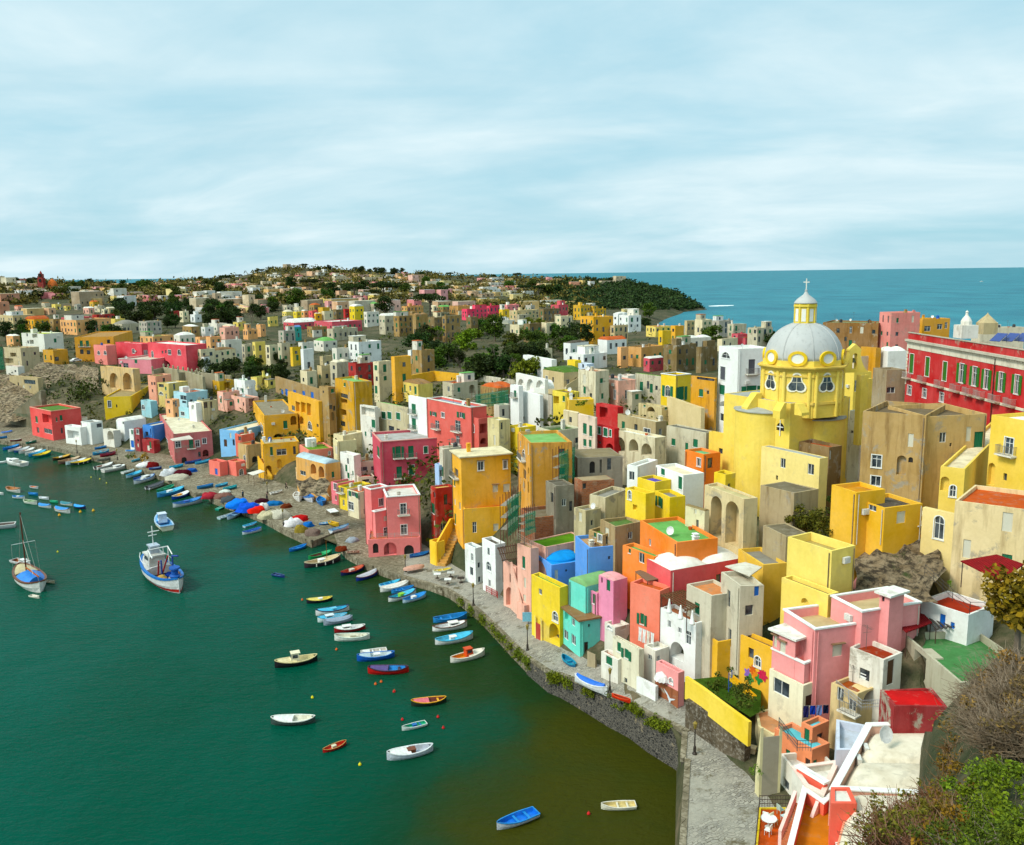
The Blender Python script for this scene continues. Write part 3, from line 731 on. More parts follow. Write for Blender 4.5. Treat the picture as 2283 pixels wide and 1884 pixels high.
 if roof=='flat':
  nx,ny=4,4
  g=[[bm.verts.new((t+(w-2*t)*i/nx,t+(d-2*t)*j/ny,zr+.02+(.14*math.sin(PI*i/nx)*math.sin(PI*j/ny))))for j in range(ny+1)]for i in range(nx+1)]
  for i in range(nx):
   for j in range(ny):bm.faces.new((g[i][j],g[i+1][j],g[i+1][j+1],g[i][j+1]))
 elif roof=='slab':
  box(bm,-.35,w+.35,-.35,d+.35,H+.002,H+.2)
 elif roof in('vx','vy','dome','domes'):
  n=10;rise=min(w,d)*(.2 if roof!='dome' else .22)
  cells=[(0,w)]if roof!='domes' else[(0,w/2),(w/2,w)]
  for(x0,x1)in cells:
   g=[]
   for i in range(n+1):
    row=[]
    for j in range(n+1):
     u,v=i/n,j/n
     if roof=='vx':z=rise*math.sin(PI*v)**.8
     elif roof=='vy':z=rise*math.sin(PI*u)**.8
     else:z=rise*(math.sin(PI*u)*math.sin(PI*v))**.6
     row.append(bm.verts.new((x0+(x1-x0)*u,d*v,H+.003+z)))
    g.append(row)
   for i in range(n):
    for j in range(n):bm.faces.new((g[i][j],g[i+1][j],g[i+1][j+1],g[i][j+1]))
   for e in(0,n):
    for j in range(n):
     for(p,q)in((g[e][j],g[e][j+1]),(g[j][e],g[j+1][e])):
      if(p.co.z-H>.01 or q.co.z-H>.01):
       a=bm.verts.new((p.co.x,p.co.y,H));b=bm.verts.new((q.co.x,q.co.y,H));bm.faces.new((p,q,b,a))
 elif roof in('gx','gy','mono'):
  rm='roof_tiles';e=.3;rise=min(w,d)*.2
  if roof=='gx':pr=[(-e,H-.06),(d/2,H+rise),(d+e,H-.06)];ext=(-e,w+e)
  elif roof=='gy':pr=[(-e,H-.06),(w/2,H+rise),(w+e,H-.06)];ext=(-e,d+e)
  else:pr=[(-e,H-.02),(d+e,H+d*.18)];ext=(-e,w+e)
  prev=None
  for(s,z)in pr:
   row=[]
   for tt in ext:
    for dz in(0,.14):
     row.append(bm.verts.new((tt,s,z+dz)if roof!='gy' else(s,tt,z+dz)))
   if prev:
    bm.faces.new((prev[1],prev[3],row[3],row[1]));bm.faces.new((prev[0],row[0],row[2],prev[2]));bm.faces.new((prev[0],prev[1],row[1],row[0]));bm.faces.new((prev[2],row[2],row[3],prev[3]))
   else:bm.faces.new((row[0],row[1],row[3],row[2]))
   prev=row
  bm.faces.new((prev[0],prev[2],prev[3],prev[1]))
  for tt in(0,w)if roof!='gy' else(0,d):
   if roof=='gx':bm.faces.new([bm.verts.new(p)for p in((tt,0,H),(tt,d,H),(tt,d/2,H+rise-.02))])
   if roof=='gy':bm.faces.new([bm.verts.new(p)for p in((0,tt,H),(w,tt,H),(w/2,tt,H+rise-.02))])
   if roof=='mono':bm.faces.new([bm.verts.new(p)for p in((tt,0,H),(tt,d,H),(tt,d,H+d*.18))])
 rf=None
 if roof!='none':
  fix(bm);rf=meshobj('roof',bm,rm,root,tuple(rc[:3])+(moss,),L,ang,smooth=roof in('vx','vy','dome','domes'))
 else:bm.free()
 if trim:
  bm=bmesh.new();e=.1;zz=H-.02
  for(x0,x1,y0,y1)in((-e,w+e,-e,t),(-e,w+e,d-t,d+e),(-e,t,t,d-t),(w-t,w+e,t,d-t)):box(bm,x0,x1,y0,y1,zz,zz+.16)
  fix(bm);meshobj('coping',bm,'plaster',root,tuple(trim[:3])+(.2,),L,ang)
 if not far and name=='house' and H>3 and w>2.5:
  vis=[(nm,f)for nm,f in faces.items()if(Cn-CAM).dot(Vector((math.sin(f['a']),-math.cos(f['a']),0)))<0 and f['W']>2]
  for nm,f in vis:
   fx=Vector((math.cos(f['a']),math.sin(f['a']),0));fn=Vector((math.sin(f['a']),-math.cos(f['a']),0))
   if RNG.random()<.55:
    q=f['o']+fx*(f['W']-.25 if RNG.random()<.5 else .3)+fn*.09-root.location
    bm=bmesh.new();tube(bm,(q.x,q.y,L.z-1),(q.x,q.y,L.z+H-.25),.055,n=5);fix(bm);meshobj('drainpipe',bm,'paint',root,RNG.choice([col,C(150,130,110),C(216,210,196),C(110,96,84)])[:3])
   if RNG.random()<.22:
    q=f['o']+fx*RNG.uniform(.8,f['W']-.8)+fn*.03;q.z=Cn.z+H*RNG.uniform(.35,.75)
    hb=[t_ for t_ in holes[nm]if t_[0]-.5<(q-f['o']).dot(fx)<t_[1]+.5 and t_[2]-.8<q.z-Cn.z<t_[3]+.1]
    if not hb:acbox(root,q-root.location,f['a'])
 if rf is not None and clutter and roof in('flat','slab')and w>2.5 and d>2.5:
  zz=zr+.04 if roof=='flat' else H+.2
  def spot():return(RNG.uniform(.6,w-.6),RNG.uniform(.6,d-.6),zz)
  for _ in range(1+int(w*d>45)):
   if RNG.random()<clutter*1.2:chimney(rf,spot(),0,RNG.choice([col,OFFW,WHITE,TUFF]),RNG.choice([.6,.8,1.1,1.5]))
   if RNG.random()<clutter*1.3:antenna(rf,spot(),RNG.choice([1.8,2.4,3.0]))
   if not far:
    if RNG.random()<clutter*1.1:p=spot();dish(rf,(p[0],p[1],p[2]+.75),RNG.uniform(-1.2,.8)-ang,RNG.choice([.35,.42,.5]))
    if RNG.random()<clutter*.6:tank(rf,spot())
    if RNG.random()<clutter*.8:
     def pot(bm):lathe(bm,[(.2,0),(.28,.4),(.24,.4),(.2,.32)],8)
     p=spot();po=meshobj('flower_pot',None,None,root,R_TERRA,(L.x+math.cos(ang)*p[0]-math.sin(ang)*p[1],L.y+math.sin(ang)*p[0]+math.cos(ang)*p[1],L.z+p[2]),data=cached(('pot',),'flower_pot','paint',pot))
  if RNG.random()<clutter*.45 and w>5 and d>4:
   bm=bmesh.new();sw=RNG.uniform(1.6,2.6);x,y,z=RNG.uniform(.5,w-sw-.5),RNG.uniform(d*.4,max(d*.41,d-2.4)),zz
   box(bm,x,x+sw,y,y+1.9,z,z+RNG.uniform(1.7,2.3));fix(bm)
   meshobj('stair_hut',bm,'plaster',root,tuple(RNG.choice([col,OFFW,WHITE,STONE])[:3])+(.5,),L,ang)
 if label is None and cn and not far and RNG.random()<.45 and w>3 and H>3.2:
  bm=bmesh.new();n_=10;hh_=H*RNG.uniform(.45,.6);rv=RNG.random()<.5;dd_=-RNG.uniform(.9,1.3)
  for i in range(n_):
   x0,x1=w*.8*i/n_,w*.8*(i+1)/n_
   if rv:x0,x1=w-x1,w-x0
   box(bm,x0,x1,dd_,-.003,-found,hh_*(i+1)/n_-.002*(i%2))
  fix(bm);meshobj('outside_stair',bm,'plaster',root,RNG.choice([col,OFFW,STONE,CREAM])[:3]+(.7,),L,ang)
  bm=bmesh.new();y0=dd_-.16
  q_=[(0,-found),(w*.8,-found),(w*.8,hh_+.8),(0,.8)]
  if rv:q_=[(w-x,z)for x,z in q_]
  A=[bm.verts.new((x,y0,z))for x,z in q_];B_=[bm.verts.new((x,dd_-.004,z))for x,z in q_]
  bm.faces.new(A);bm.faces.new(B_[::-1])
  for i in range(4):bm.faces.new((A[i],A[(i+1)%4],B_[(i+1)%4],B_[i]))
  fix(bm);meshobj('stair_wall',bm,'plaster',root,tuple(col[:3])+(wz,),L,ang)
 if label is None and cn and RNG.random()<.62 and w>3.5 and d>3 and roof=='flat':
  up=RNG.random()<.6;ww_,dd_=w*RNG.uniform(.35,.6),d*RNG.uniform(.4,.65)
  x0=RNG.choice([.0,w-ww_]);y0=RNG.uniform(.3,d-dd_);z0,z1=(zr,H+RNG.uniform(1.8,2.8))if up else(-found,H*RNG.uniform(.4,.65))
  if not up:y0=-RNG.uniform(1.2,2.4);dd_=-y0-.003
  bm=bmesh.new();box(bm,x0+.01,x0+ww_,y0,y0+dd_,z0,z1);fix(bm);c2=RNG.choice([col,col,OFFW,CREAM,STONE,WHITE])
  meshobj('wall',bm,'plaster',root,tuple(c2[:3])+(wz,),L,ang)
  bm=bmesh.new();box(bm,x0-.1,x0+ww_+.1,y0-.1,y0+dd_+(.1 if up else 0),z1+.002,z1+.14);fix(bm);meshobj('roof',bm,'roof_coat',root,RNG.choice([R_CREAM,R_WHITE,R_GREEN,R_GREY,R_TERRA,rc][:6])[:3]+(.5,),L,ang)
  wv=Vector((Cn.x,Cn.y,0))+X*x0+Y*y0
  if ww_>1.6:add_opening(root,dict(W=ww_,o=wv,a=ang),ww_*.5,Cn.z+z1-1.75,.9,1.2,RNG.choice('gkw'),True,shut)
 return root,dict(C=Cn,X=X,Y=Y,w=w,d=d,H=H,top=top,ang=ang,L=L,roof=rf)
CNAME=[]
def fh(crop,x0,x1,yb,yt,col,cn,rc=R_CREAM,roof='flat',rcc=None,r=None,f=.3,auto='gwk',m='plaster',wz=.5,**kw):
 """a small house some way off; it is labelled at the end, once all its neighbours are known"""
 r=RNG.uniform(24,42)if r is None else r
 return h(crop,(x0,x0+(x1-x0)*f,x1),yb,yt,r,col,None,'',roof,rc,wz,far=True,auto=auto,m=m,cn=cn,rcc=rcc,clutter=.8,found=9.0,**kw)
LILAC=C(238,150,180);PINKV=C(250,166,164);OLDROSE=C(196,104,104);PSAL=C(226,108,98);WARMG=C(244,190,30);LYEL=C(248,214,80);MUST=C(238,180,40);TAN=C(226,176,110);SAND=C(226,206,160);DIRTY=C(214,204,182)
h('T',(186,306,384),622,212,33,WHITE,'narrow white house with an outside stair and a blue grey roof terrace','A 265,310,25,85;k 257,470,34,90;k 340,400,26,60;k 345,560,26,60',rc=C(90,140,160),wz=.25)
h('T',(380,531,640),748,172,30,WHITE,'tall plain white house with one arched window above a red fence','k 447,250,24,80;A 450,415,50,100',rc=R_DARK,wz=.2,clutter=.3)
R,B=h('T',(770,925,1010),985,218,33,PALEP,'pale peach house with one green shutter and a lawn on its roof','g 840,370,34,135;l 853,600,24,115',rc=C(104,146,26),moss=0,wz=.3,clutter=.2)
h('T',(905,1085,1560),440,205,33,PALEP,root=R,rc=C(104,146,26),moss=0,wz=.4,clutter=.2,par=.15)
h('T',(612,760,800),915,430,33,PALEP,root=R,wins='n2 690,785,96,220;k 697,550,30,100',clutter=0)
h('T',(762,848,905),1036,850,33,PALEP,root=R,clutter=0,wz=.6)
R,B=h('T',(927,1244,1335),1306,655,33,LYEL,'pale yellow house with a broad arched doorway and pointed blue niche','w 1025,700,36,64;n2 1180,1150,112,190;a 1193,975,60,110',rc=R_GREEN,clutter=.2)
h('T',(932,1036,1092),1246,1060,33,LYEL,root=R,clutter=0)
R,B=h('T',(1248,1468,1745),1436,1022,(1640,992),AQUA,'turquoise house of two storeys with brown shutters by a moored blue boat','w 1312,1180,50,105;w 1396,1235,50,112;w 1393,1040,36,80;N 1325,960,55,130;k 1570,1075,24,36;dk 1537,1322,46,130;dg 1300,1375,46,60',roof='slab',rc=R_BR,clutter=0,wz=.15)
h('T',(1345,1530,1840),1250,645,33,AQUA,root=R,roof='vx',rc=C(140,186,130),clutter=0,wz=.15,wins='k 1740,1060,30,140')
R,B=h('T',(1515,1657,1890),1060,712,33,LILAC,'lilac pink house with green shutters and a flaking pink domed roof','g 1543,700,22,110;g 1622,775,22,110;gt 1750,800,52,88',rc=C(206,186,150),clutter=0,wz=.35)
h('T',(1676,1840,1996),950,580,33,LILAC,root=R,roof='dome',rc=C(240,176,180),wins='k 1713,570,16,60;dg 1785,620,40,140',clutter=0,moss=.5)
R,B=h('T',(925,1150,1590),640,402,(1590,338),BLUE,'periwinkle blue house with a bright blue dome roof and white arch','n2 1030,430,140,150;dw 1205,510,38,110;k 1315,465,16,20',rc=R_BLUE,par=.25,moss=0,clutter=0,wz=.12)
bm=bmesh.new();lathe(bm,[(2.6,0),(2.3,.45),(1.5,.85),(.7,1.0),(0,1.05)],20);fix(bm)
meshobj('dome',bm,'roof_coat',B['roof'],R_BLUE+(0,),(B['w']*.5,B['d']*.5,B['H']-.3),smooth=True)
h('T',(1415,1568,1974),515,210,(1974,172),BLUE,root=R,rc=C(200,160,120),clutter=.3,wz=.12,wins='k 1795,320,30,36;k 1925,300,30,44')
h('Q',(135,540,1000),1500,1150,(1005,1100),ORANGE,'bright orange house with a flat pale green roof','w 245,1150,26,80',rc=R_GREEN,wz=.12,clutter=.2,moss=.15)
R,B=h('Q',(-60,290,420),1530,1312,33,ORANGE,'lower orange house with green shutters below the flat green roof','g 20,1235,24,66;w 152,1310,62,140',rc=R_GREEN,wz=.12,clutter=.1)
R,B=h('U',(460,722,1530),800,462,(1530,320),CORAL,'coral red house under a white vaulted roof with a sunny terrace','k 1262,560,54,120',roof='domes',rc=R_WHITE,wz=.12,clutter=0,moss=.12)
R,B=h('U',(275,600,735),1225,692,(730,640),SALM,'salmon house with one green shuttered window and laundry hung below it','go 408,1000,42,120',rc=R_TERRA,wz=.12,clutter=.2)
WR,WB=h('U',(612,1000,1165),1560,1052,(1165,1005),WHITE,'white house with three pointed cones on its balcony and a brown pergola','w 712,1060,36,80;w 828,1130,40,64;w 925,1215,60,150;n2 800,1440,150,190',rc=C(170,110,80),wz=.25,clutter=0)
h('U',(900,1165,1482),1500,752,(1450,702),DIRTY,root=WR,rc=C(222,150,104),wz=.5,clutter=0,wins='k 1368,940,26,36')
h('U',(None,1480,1756),1480,640,12,DIRTY,root=WR,rc=C(200,190,170),wz=.55,clutter=0,d=4.5,wins='db 1688,690,56,110')
R,B=h('W',(640,893,945),702,300,33,C(238,230,204),'cream house with a mossy green flat roof and green shutters','g 702,275,36,90;go 775,340,40,90;k 768,640,30,50',rc=C(120,140,66),wz=.5,clutter=0)
h('W',(527,690,760),655,395,33,OFFW,root=R,wins='g 605,410,60,80;g 672,465,50,80',rc=R_TERRA,clutter=0,wz=.45)
h('U',(-10,105,268),1230,1096,33,OFFW,'low white annex with fan window between the turquoise and salmon houses','A 45,1080,60,70',rc=R_WHITE,clutter=.2)
h('W',(945,1052,1190),610,312,33,OFFW,'small white house with two little windows under a bright roof slab','w 1003,374,36,52;w 1087,388,30,52',rc=R_WHITE,wz=.6,clutter=.3)
PR,PB=h('W',(1062,1275,1338),862,528,33,PINKV,'small pink house with a white shell awning and a bird mural','A 1210,606,36,52;k 1130,595,80,50',rc=R_DARK,clutter=0,wz=.1)
h('W',(872,1056,1075),812,660,33,WHITE,root=PR,clutter=0,rc=R_WHITE,par=.2)
h('U',(None,1245,1478),1560,1262,(1470,1224),WARMG,'deep yellow shed with one blank wall behind the playground',d=4,rc=R_GREY,wz=.25,clutter=0)
h('U',(1470,1850,1960),1640,1330,33,WARMG,'yellow terrace wall house painted with childlike murals over the playground','a 1700,1480,70,120',rc=C(140,120,90),wz=.3,clutter=0,d=None)
VR,VB=h('V',(225,450,895),1300,642,(840,592),PINKV,'large pink villa with white copings and stepped roof terraces','lth 652,805,76,90',rc=C(206,186,146),trim=WHITE,wz=.08,clutter=0,moss=.1,par=.9)
h('V',(142,300,448),1350,722,31,PINKV,root=VR,wins='lh 160,730,26,90;lh 226,790,46,100;N 330,790,60,150',roof='slab',rc=R_WHITE,clutter=0,wz=.08)
h('V',(135,376,640),1376,908,31,PINKV,root=VR,rc=C(206,186,146),trim=WHITE,clutter=0,wz=.08)
h('V',(118,372,640),1440,1080,31,C(246,236,206),root=VR,wins='w 215,1095,125,115;k 190,975,90,46;dk 435,1195,62,90;n 545,1110,84,110',rc=C(206,186,146),clutter=0,wz=.3)
h('V',(600,830,1290),790,505,(1250,440),PINKV,root=VR,rc=C(206,186,146),trim=WHITE,wz=.08,clutter=0,par=.8,moss=.1)
h('V',(975,1045,1165),640,385,31,PINKV,root=VR,wins='k 1008,405,18,40',roof='slab',rc=R_WHITE,clutter=0,wz=.08)
h('V',(1300,1660,1870),705,528,33,WHITE,'white house with bright blue doors under a red tiled terrace','db 1378,405,34,100;db 1470,575,44,110;db 1548,610,30,50',rc=C(170,62,30),moss=.1,wz=.15,clutter=0,par=.6,base=15.5)
R,B=h('V',(1145,1590,1850),1290,1040,('L',1150,655),C(190,184,160),'bare concrete house with a painted green flat roof','k 1185,985,50,70;N 1280,1110,95,190',rc=C(84,136,84),moss=.3,wz=.55,clutter=0,par=.8,base=12.5,w=7.5)
h('V',(1066,1078,1500),1490,1235,-3,C(150,30,24),'dark red stained shed with a bright red lid roof',d=3,rc=C(200,16,16),wz=1.0,clutter=0,m='plaster',par=.1,base=13.4)
h('V',(740,1000,1150),1100,870,33,OFFW,'small cream house with wooden door and scrap of tiled roof','k 860,1040,80,90;dn 1065,985,50,190',rc=C(150,60,36),wz=.7,clutter=.2,d=3.5)
h('V',(600,800,985),1330,1140,33,C(226,200,150),'cluttered cream house with white balcony rails and potted plants','wp 790,1240,60,90;n 905,1170,110,110',rc=C(170,90,50),wz=.6,clutter=.2)
R,B=h('X',(388,640,765),800,590,(765,545),C(240,150,110),'peach house with turquoise roof terrace and railing','g 483,610,30,40;dk 618,680,36,60;g 670,680,28,44',rc=C(120,206,220),moss=.1,clutter=0,wz=.2)
h('X',(570,640,760),700,440,33,C(240,150,110),root=R,rc=C(120,206,220),clutter=0,wins='g 612,500,34,110',wz=.2)
h('X',(428,540,830),960,760,(760,740),OFFW,'white low house with a stepped roof between peach walls','k 470,830,40,70',rc=R_WHITE,wz=.35,clutter=0,par=.6)
h('R',(-107,290,520),1500,1040,30,C(250,224,130),'tall blank pale yellow retaining house below the scrub','',rc=C(190,170,110),wz=.12,clutter=0,par=.9)
h('V',(215,570,660),600,372,30,C(250,222,124),'low pale yellow terrace with an arched cellar and cactus','n 400,420,60,50',rc=C(150,130,90),wz=.15,clutter=0)
h('Q',(1500,1505,1775),1560,1400,12,C(240,196,96),'tan yellow lean-to with a grey flat roof below the rubble',rc=R_GREY,d=6,wz=.2,clutter=0)
YC,B=h('R',(495,790,1150),905,640,20,WARMG,'golden yellow cottage with brown barred window against the stained tower','w 690,625,74,84;lt 958,725,80,110',rc=R_BROWN if False else R_DARK,wz=.06,clutter=0)
h('R',(500,520,800),900,495,20,WARMG,root=YC,rc=C(214,150,60),clutter=0,wz=.06,d=4)
h('R',(1150,1440,1480),1000,700,33,C(246,222,160),'cream terrace house with blue awning and arched door over the cliff','a 1310,820,90,220',rc=C(196,84,40),wz=.1,clutter=0)
CY,B=h('R',(1160,1300,1540),640,250,(1700,290),C(248,216,120),'pale yellow house with white pointed double shutter by the peeling wall','A 1440,480,60,110;n 1260,400,80,130',rc=C(240,226,196),wz=.06,clutter=0)
h('K',(1640,1680,2140),1530,725,(2104,790),C(250,214,110),'tall cream yellow house with iron balcony and arched passages','wtp 1935,1075,100,190;n 1715,1380,80,250;k 1893,1420,40,80',rc=R_WHITE,wz=.06,clutter=0,d=9,shut=SHUTB)
h('R',(None,1420,2160),1160,560,(2104,650),C(238,214,168),'massive peeling cream wall block above the maroon awning',d=8,wz=.8,rc=C(200,96,50),clutter=0)
BT,B=h('K',(None,262,985),1500,684,(985,738),C(190,158,108),'big stained brown house with white framed windows beside the church','wt 457,1245,110,140;wt 447,1470,110,110;lt 838,1010,60,150;n 735,1290,110,220;k 800,1420,60,100;q 838,1230,50,60',rc=C(120,104,82),wz=1.0,clutter=0,par=.7,moss=.2,d=11)
h('K',(None,988,1662),1500,737,(1662,712),C(206,172,118),root=BT,wins='g 1597,1005,100,180;k 1285,1060,16,40',rc=C(120,104,82),wz=.7,clutter=0,par=.7,moss=.2,d=9)
h('J',(1325,1330,1480),1460,1085,33,C(140,112,70),root=BT,wz=1.0,d=5,rc=R_TERRA,clutter=0,wins='w 1357,1175,20,100')
h('J',(1565,1680,1820),1140,690,33,C(244,238,226),root=BT,wins='l 1770,960,50,130;k 1600,915,30,30',wz=.7,rc=R_DGREEN,clutter=0,w=3.0)
h('Q',(850,1280,1440),1250,658,(1430,640),C(222,200,156),'weathered stone support with two tall blind arches below the church','n 985,862,124,460;n 1163,940,150,500',rc=C(210,196,150),wz=.75,clutter=0,par=.3)
h('Q',(640,850,905),1110,800,33,C(230,216,180),'cream vaulted house with a long door leaning on the arches','k 775,940,30,90;l 755,800,26,60',roof='vy',rc=C(150,132,96),wz=.6,clutter=0)
Y2,B=h('Q',(300,463,640),905,648,(715,622),LYEL,'yellow house with a grey roof terrace and tall green shutters','go 352,690,34,112',rc=R_GREY,wz=.12,clutter=.2)
h('Q',(-30,195,300),918,606,33,LYEL,root=Y2,wins='A 20,620,36,100;N 80,760,50,60',rc=C(170,150,120),wz=.15,clutter=0)
WQ,B=h('Q',(-10,105,330),530,300,(330,225),WHITE,'white cube house with blue roof terrace and clotheslines','w 42,405,60,95',rc=R_WHITE,wz=.08,clutter=0,moss=.1)
h('Q',(105,300,480),640,478,33,LYEL,root=WQ,rc=C(100,90,190),clutter=0,wz=.1,moss=.1)
h('Q',(310,615,848),640,398,(845,372),WHITE,root=WQ,wins='g 390,350,44,95;g 583,485,44,140',rc=C(246,232,206),wz=.08,clutter=.1,moss=.1)
h('Q',(637,840,1030),400,167,(1030,142),C(250,140,50),'orange rooftop cube house with a green flat roof and white rail','wt 793,255,42,90;k 918,262,56,112',rc=C(130,190,140),wz=.08,clutter=0,moss=.1)
h('Q',(960,1085,1200),600,390,33,C(248,214,80),'small plain yellow shed against the church apse','k 1130,520,30,60',rc=R_DARK,wz=.3,clutter=0)
h('J',(0,262,310),1290,962,33,C(250,214,110),'pale yellow low wing with dark grey roof beside the church drum','k 135,1130,44,60;k 235,1100,36,80',rc=C(130,120,110),wz=.2,clutter=0)
h('I',(1432,1868,1990),1235,925,33,C(206,196,170),'long grey beige house with two green shutters and an air conditioner','g 1510,1030,44,76;g 1755,1042,52,90',rc=C(120,116,106),wz=.7,clutter=.1,par=.3)
h('I',(1437,1815,1860),840,652,12,C(230,208,160),'smooth beige curved wall house under the ochre terrace','',rc=R_WHITE,wz=.12,clutter=.1)
RH,B=h('I',(638,848,905),1160,880,33,RED,'crimson house with three white framed green shutters','gt 683,900,35,80;gt 752,920,46,92;gt 806,930,26,76;n 800,1095,90,100;k 685,1035,30,30',rc=R_GREY,wz=.12,clutter=0)
h('I',(645,885,950),870,640,33,RED,root=RH,rc=R_GREY,wz=.12,clutter=0,wins='N 730,700,90,120')
h('I',(446,637,652),1165,750,33,C(238,216,196),'faded pinkish narrow house with four dark green shutters beside crimson house','g 520,880,42,120;g 585,905,34,120;g 520,1035,36,80;g 580,1045,30,80;k 585,690,26,80',rc=R_CREAM,wz=.6,clutter=.4)
h('I',(850,1300,1432),1235,985,33,C(228,216,184),'weathered house front with a row of three big arches','n2 915,1060,104,160;n2 1065,1070,104,140;n2 1210,1115,116,140;dg 1030,1190,26,50',rc=R_WHITE,wz=.85,clutter=.2)
h('I',(888,1310,1432),1010,800,33,C(190,170,130),'rough stone house with a barred bay window above the arches','g 950,860,34,120;wt 1215,925,70,90',rc=R_CREAM,wz=.9,clutter=.2)
h('I',(1120,1380,1470),720,640,33,C(214,196,150),'low round stone courtyard house with a curved outer stair','n2 1260,680,90,60',rc=R_GREY,wz=.8,clutter=0)
h('I',(448,640,790),600,240,33,C(228,218,190),'scarred cream house with a single green shutter and boarded loggia','l 515,330,36,110;g 517,450,26,80',rc=C(190,110,70),wz=.95,clutter=.5)
h('I',(640,780,800),560,370,33,C(178,150,106),'brown plastered house front with one dark doorway','k 732,480,36,70;k 670,430,20,60',rc=R_GREY,wz=.7,clutter=.3)
h('I',(905,1000,1085),500,290,33,OFFW,'white bay house with four tall windows in a corner','w 943,365,26,70;w 980,370,26,70;w 1060,370,30,70',rc=R_TERRA,wz=.3,clutter=.2)
h('I',(1085,1372,1390),500,296,33,C(210,202,178),'old stone house front with two tall green shutters under domes','g 1152,405,38,100;g 1262,430,34,100',rc=C(110,150,70),wz=.9,clutter=.4,roof='domes')
h('I',(1370,1532,1702),590,288,33,C(250,214,60),'lemon yellow house with white cornice and folded green shutters','ao 1445,460,56,120;go 1600,485,56,150',rc=C(120,110,96),trim=WHITE,wz=.1,clutter=.2)
h('I',(1702,1962,1992),800,318,33,C(224,164,40),'peeling ochre house with one green shutter and a small window','g 1818,480,48,82;k 1895,475,26,40;k 1910,320,200,50',rc=C(120,110,90),wz=.95,clutter=.2)
h('D',(968,1145,1470),1620,868,14,WHITE,'tall bright white house next to the church dome with dark shutters','A 1045,930,82,62;st 1015,1105,48,130;sp 1298,1040,64,140;J:g 148,445,62,110;J:go 480,460,110,120;J:w 180,790,110,84;J:n2 182,610,130,70',rc=R_WHITE,wz=.08,clutter=.3)
S1,B=h('H',(665,1160,1330),1100,645,33,PSAL,'large salmon red house with white string course and blue tiled terrace','wo 733,715,34,46;wt 840,728,36,56;wo 1042,730,40,62;wp 775,835,46,90;wp 1005,850,62,120;wp 1005,1005,42,86',rc=C(160,166,186),trim=OFFW,wz=.15,clutter=.3)
h('H',(1130,1243,1408),1100,768,33,PSAL,root=S1,wins='a 1165,865,50,100;N 1290,880,80,110;n2 1290,1020,70,70',rc=C(200,110,90),wz=.15,clutter=0)
h('H',(460,665,684),990,545,33,WHITE,'slim white house with two green balcony doors beside the salmon house','gp 513,660,46,110;gp 515,825,46,120',rc=R_WHITE,wz=.1,clutter=.4)
h('H',(100,462,482),960,645,33,C(206,194,160),'flaking stone house with three square green shutters and green roof','gt 177,730,46,78;gt 242,733,46,78;gt 340,740,46,78;k 265,900,60,60;k 340,900,36,40',rc=C(140,196,124),wz=.9,clutter=.3,par=.1)
h('G',(1595,1748,1776),905,560,33,C(236,230,218),'white loggia house hung with washing beside the green roof','N 1685,610,130,80;g 1735,725,36,80',rc=C(140,190,124),wz=.5,clutter=.3)
h('N',(258,365,1115),520,28,(1112,-25),C(206,84,100),'old rose palace with white corner strips and a blue terrace','gop 540,140,60,130;gp 683,135,60,130;gt 848,115,46,78;gp 552,365,62,130;gt 690,340,60,110;g 318,135,26,110',rc=C(186,184,182),moss=.3,trim=C(226,160,150),wz=.1,clutter=.1)
h('N',(1003,1060,1250),480,100,20,C(226,216,196),'dusty cream annex with green door between rose palace and golden house','dg 1135,400,40,90',rc=R_CREAM,wz=.6,clutter=.5)
h('N',(950,1000,1050),500,290,20,C(180,206,240),'tiny pale blue house with a flower window','w 1000,380,50,80',rc=R_LG,wz=.3,clutter=.2)
PA,PBk=h('N',(None,437,792),1290,645,(787,618),C(246,142,140),'stepped pink house by the quay with white edges and arcade','wtp 597,775,66,120;wt 605,1005,70,110',trim=WHITE,rc=C(226,220,210),d=8,wz=.06,clutter=.2,moss=.15)
h('N',(262,300,440),1290,812,30,C(246,142,140),root=PA,wins='lt 408,880,52,56;wt 412,1030,54,100',trim=WHITE,rc=C(200,120,90),wz=.06,clutter=0)
h('N',(165,262,440),1210,562,30,C(246,142,140),root=PA,wins='wt 350,700,50,84',trim=WHITE,rc=C(210,208,196),wz=.06,clutter=0)
h('N',(135,212,786),1330,1118,(786,1090),C(246,142,140),root=PA,wins='q 288,1215,60,110;n 450,1220,140,140;q 660,1235,110,112',rc=C(190,110,80),wz=.08,clutter=0,par=.25)
h('N',(908,970,1168),1045,548,(1165,525),C(190,60,46),'brick red house with a faded patch and an outer stair','g 920,760,36,110;k 945,620,24,60;w 1040,975,54,80',rc=C(230,190,120),wz=.75,clutter=.2)
GY,B=h('N',(1148,1262,1800),1085,205,(1800,160),C(248,184,24),'tall golden yellow house with a pale overhanging roof slab','wth 1462,295,64,100;wth 1735,280,42,90;lh 1625,548,56,80;lt 1750,540,72,90;k 1720,905,30,30;kp 1190,370,40,90',roof='slab',rc=C(240,226,190),wz=.3,clutter=.1)
h('N',(1170,1285,1760),1110,770,(1755,735),C(246,190,40),root=GY,rc=C(196,96,40),wz=.35,clutter=0,par=.3,wins='k 1232,960,30,100')
OB,B=h('O',(378,515,980),690,44,(978,22),C(226,164,84),'tall peach and ochre house with a green roof and peeling side','ap 440,165,34,100;k 450,390,30,110',rc=C(140,190,120),wz=.85,clutter=.15)
h('O',(645,690,900),560,378,22,C(240,176,40),root=OB,rc=R_TERRA,clutter=0,wz=.5)
h('Hq'[0],(1690,1820,2104),1300,1045,33,C(246,180,160),root=OB,clutter=0)if False else None
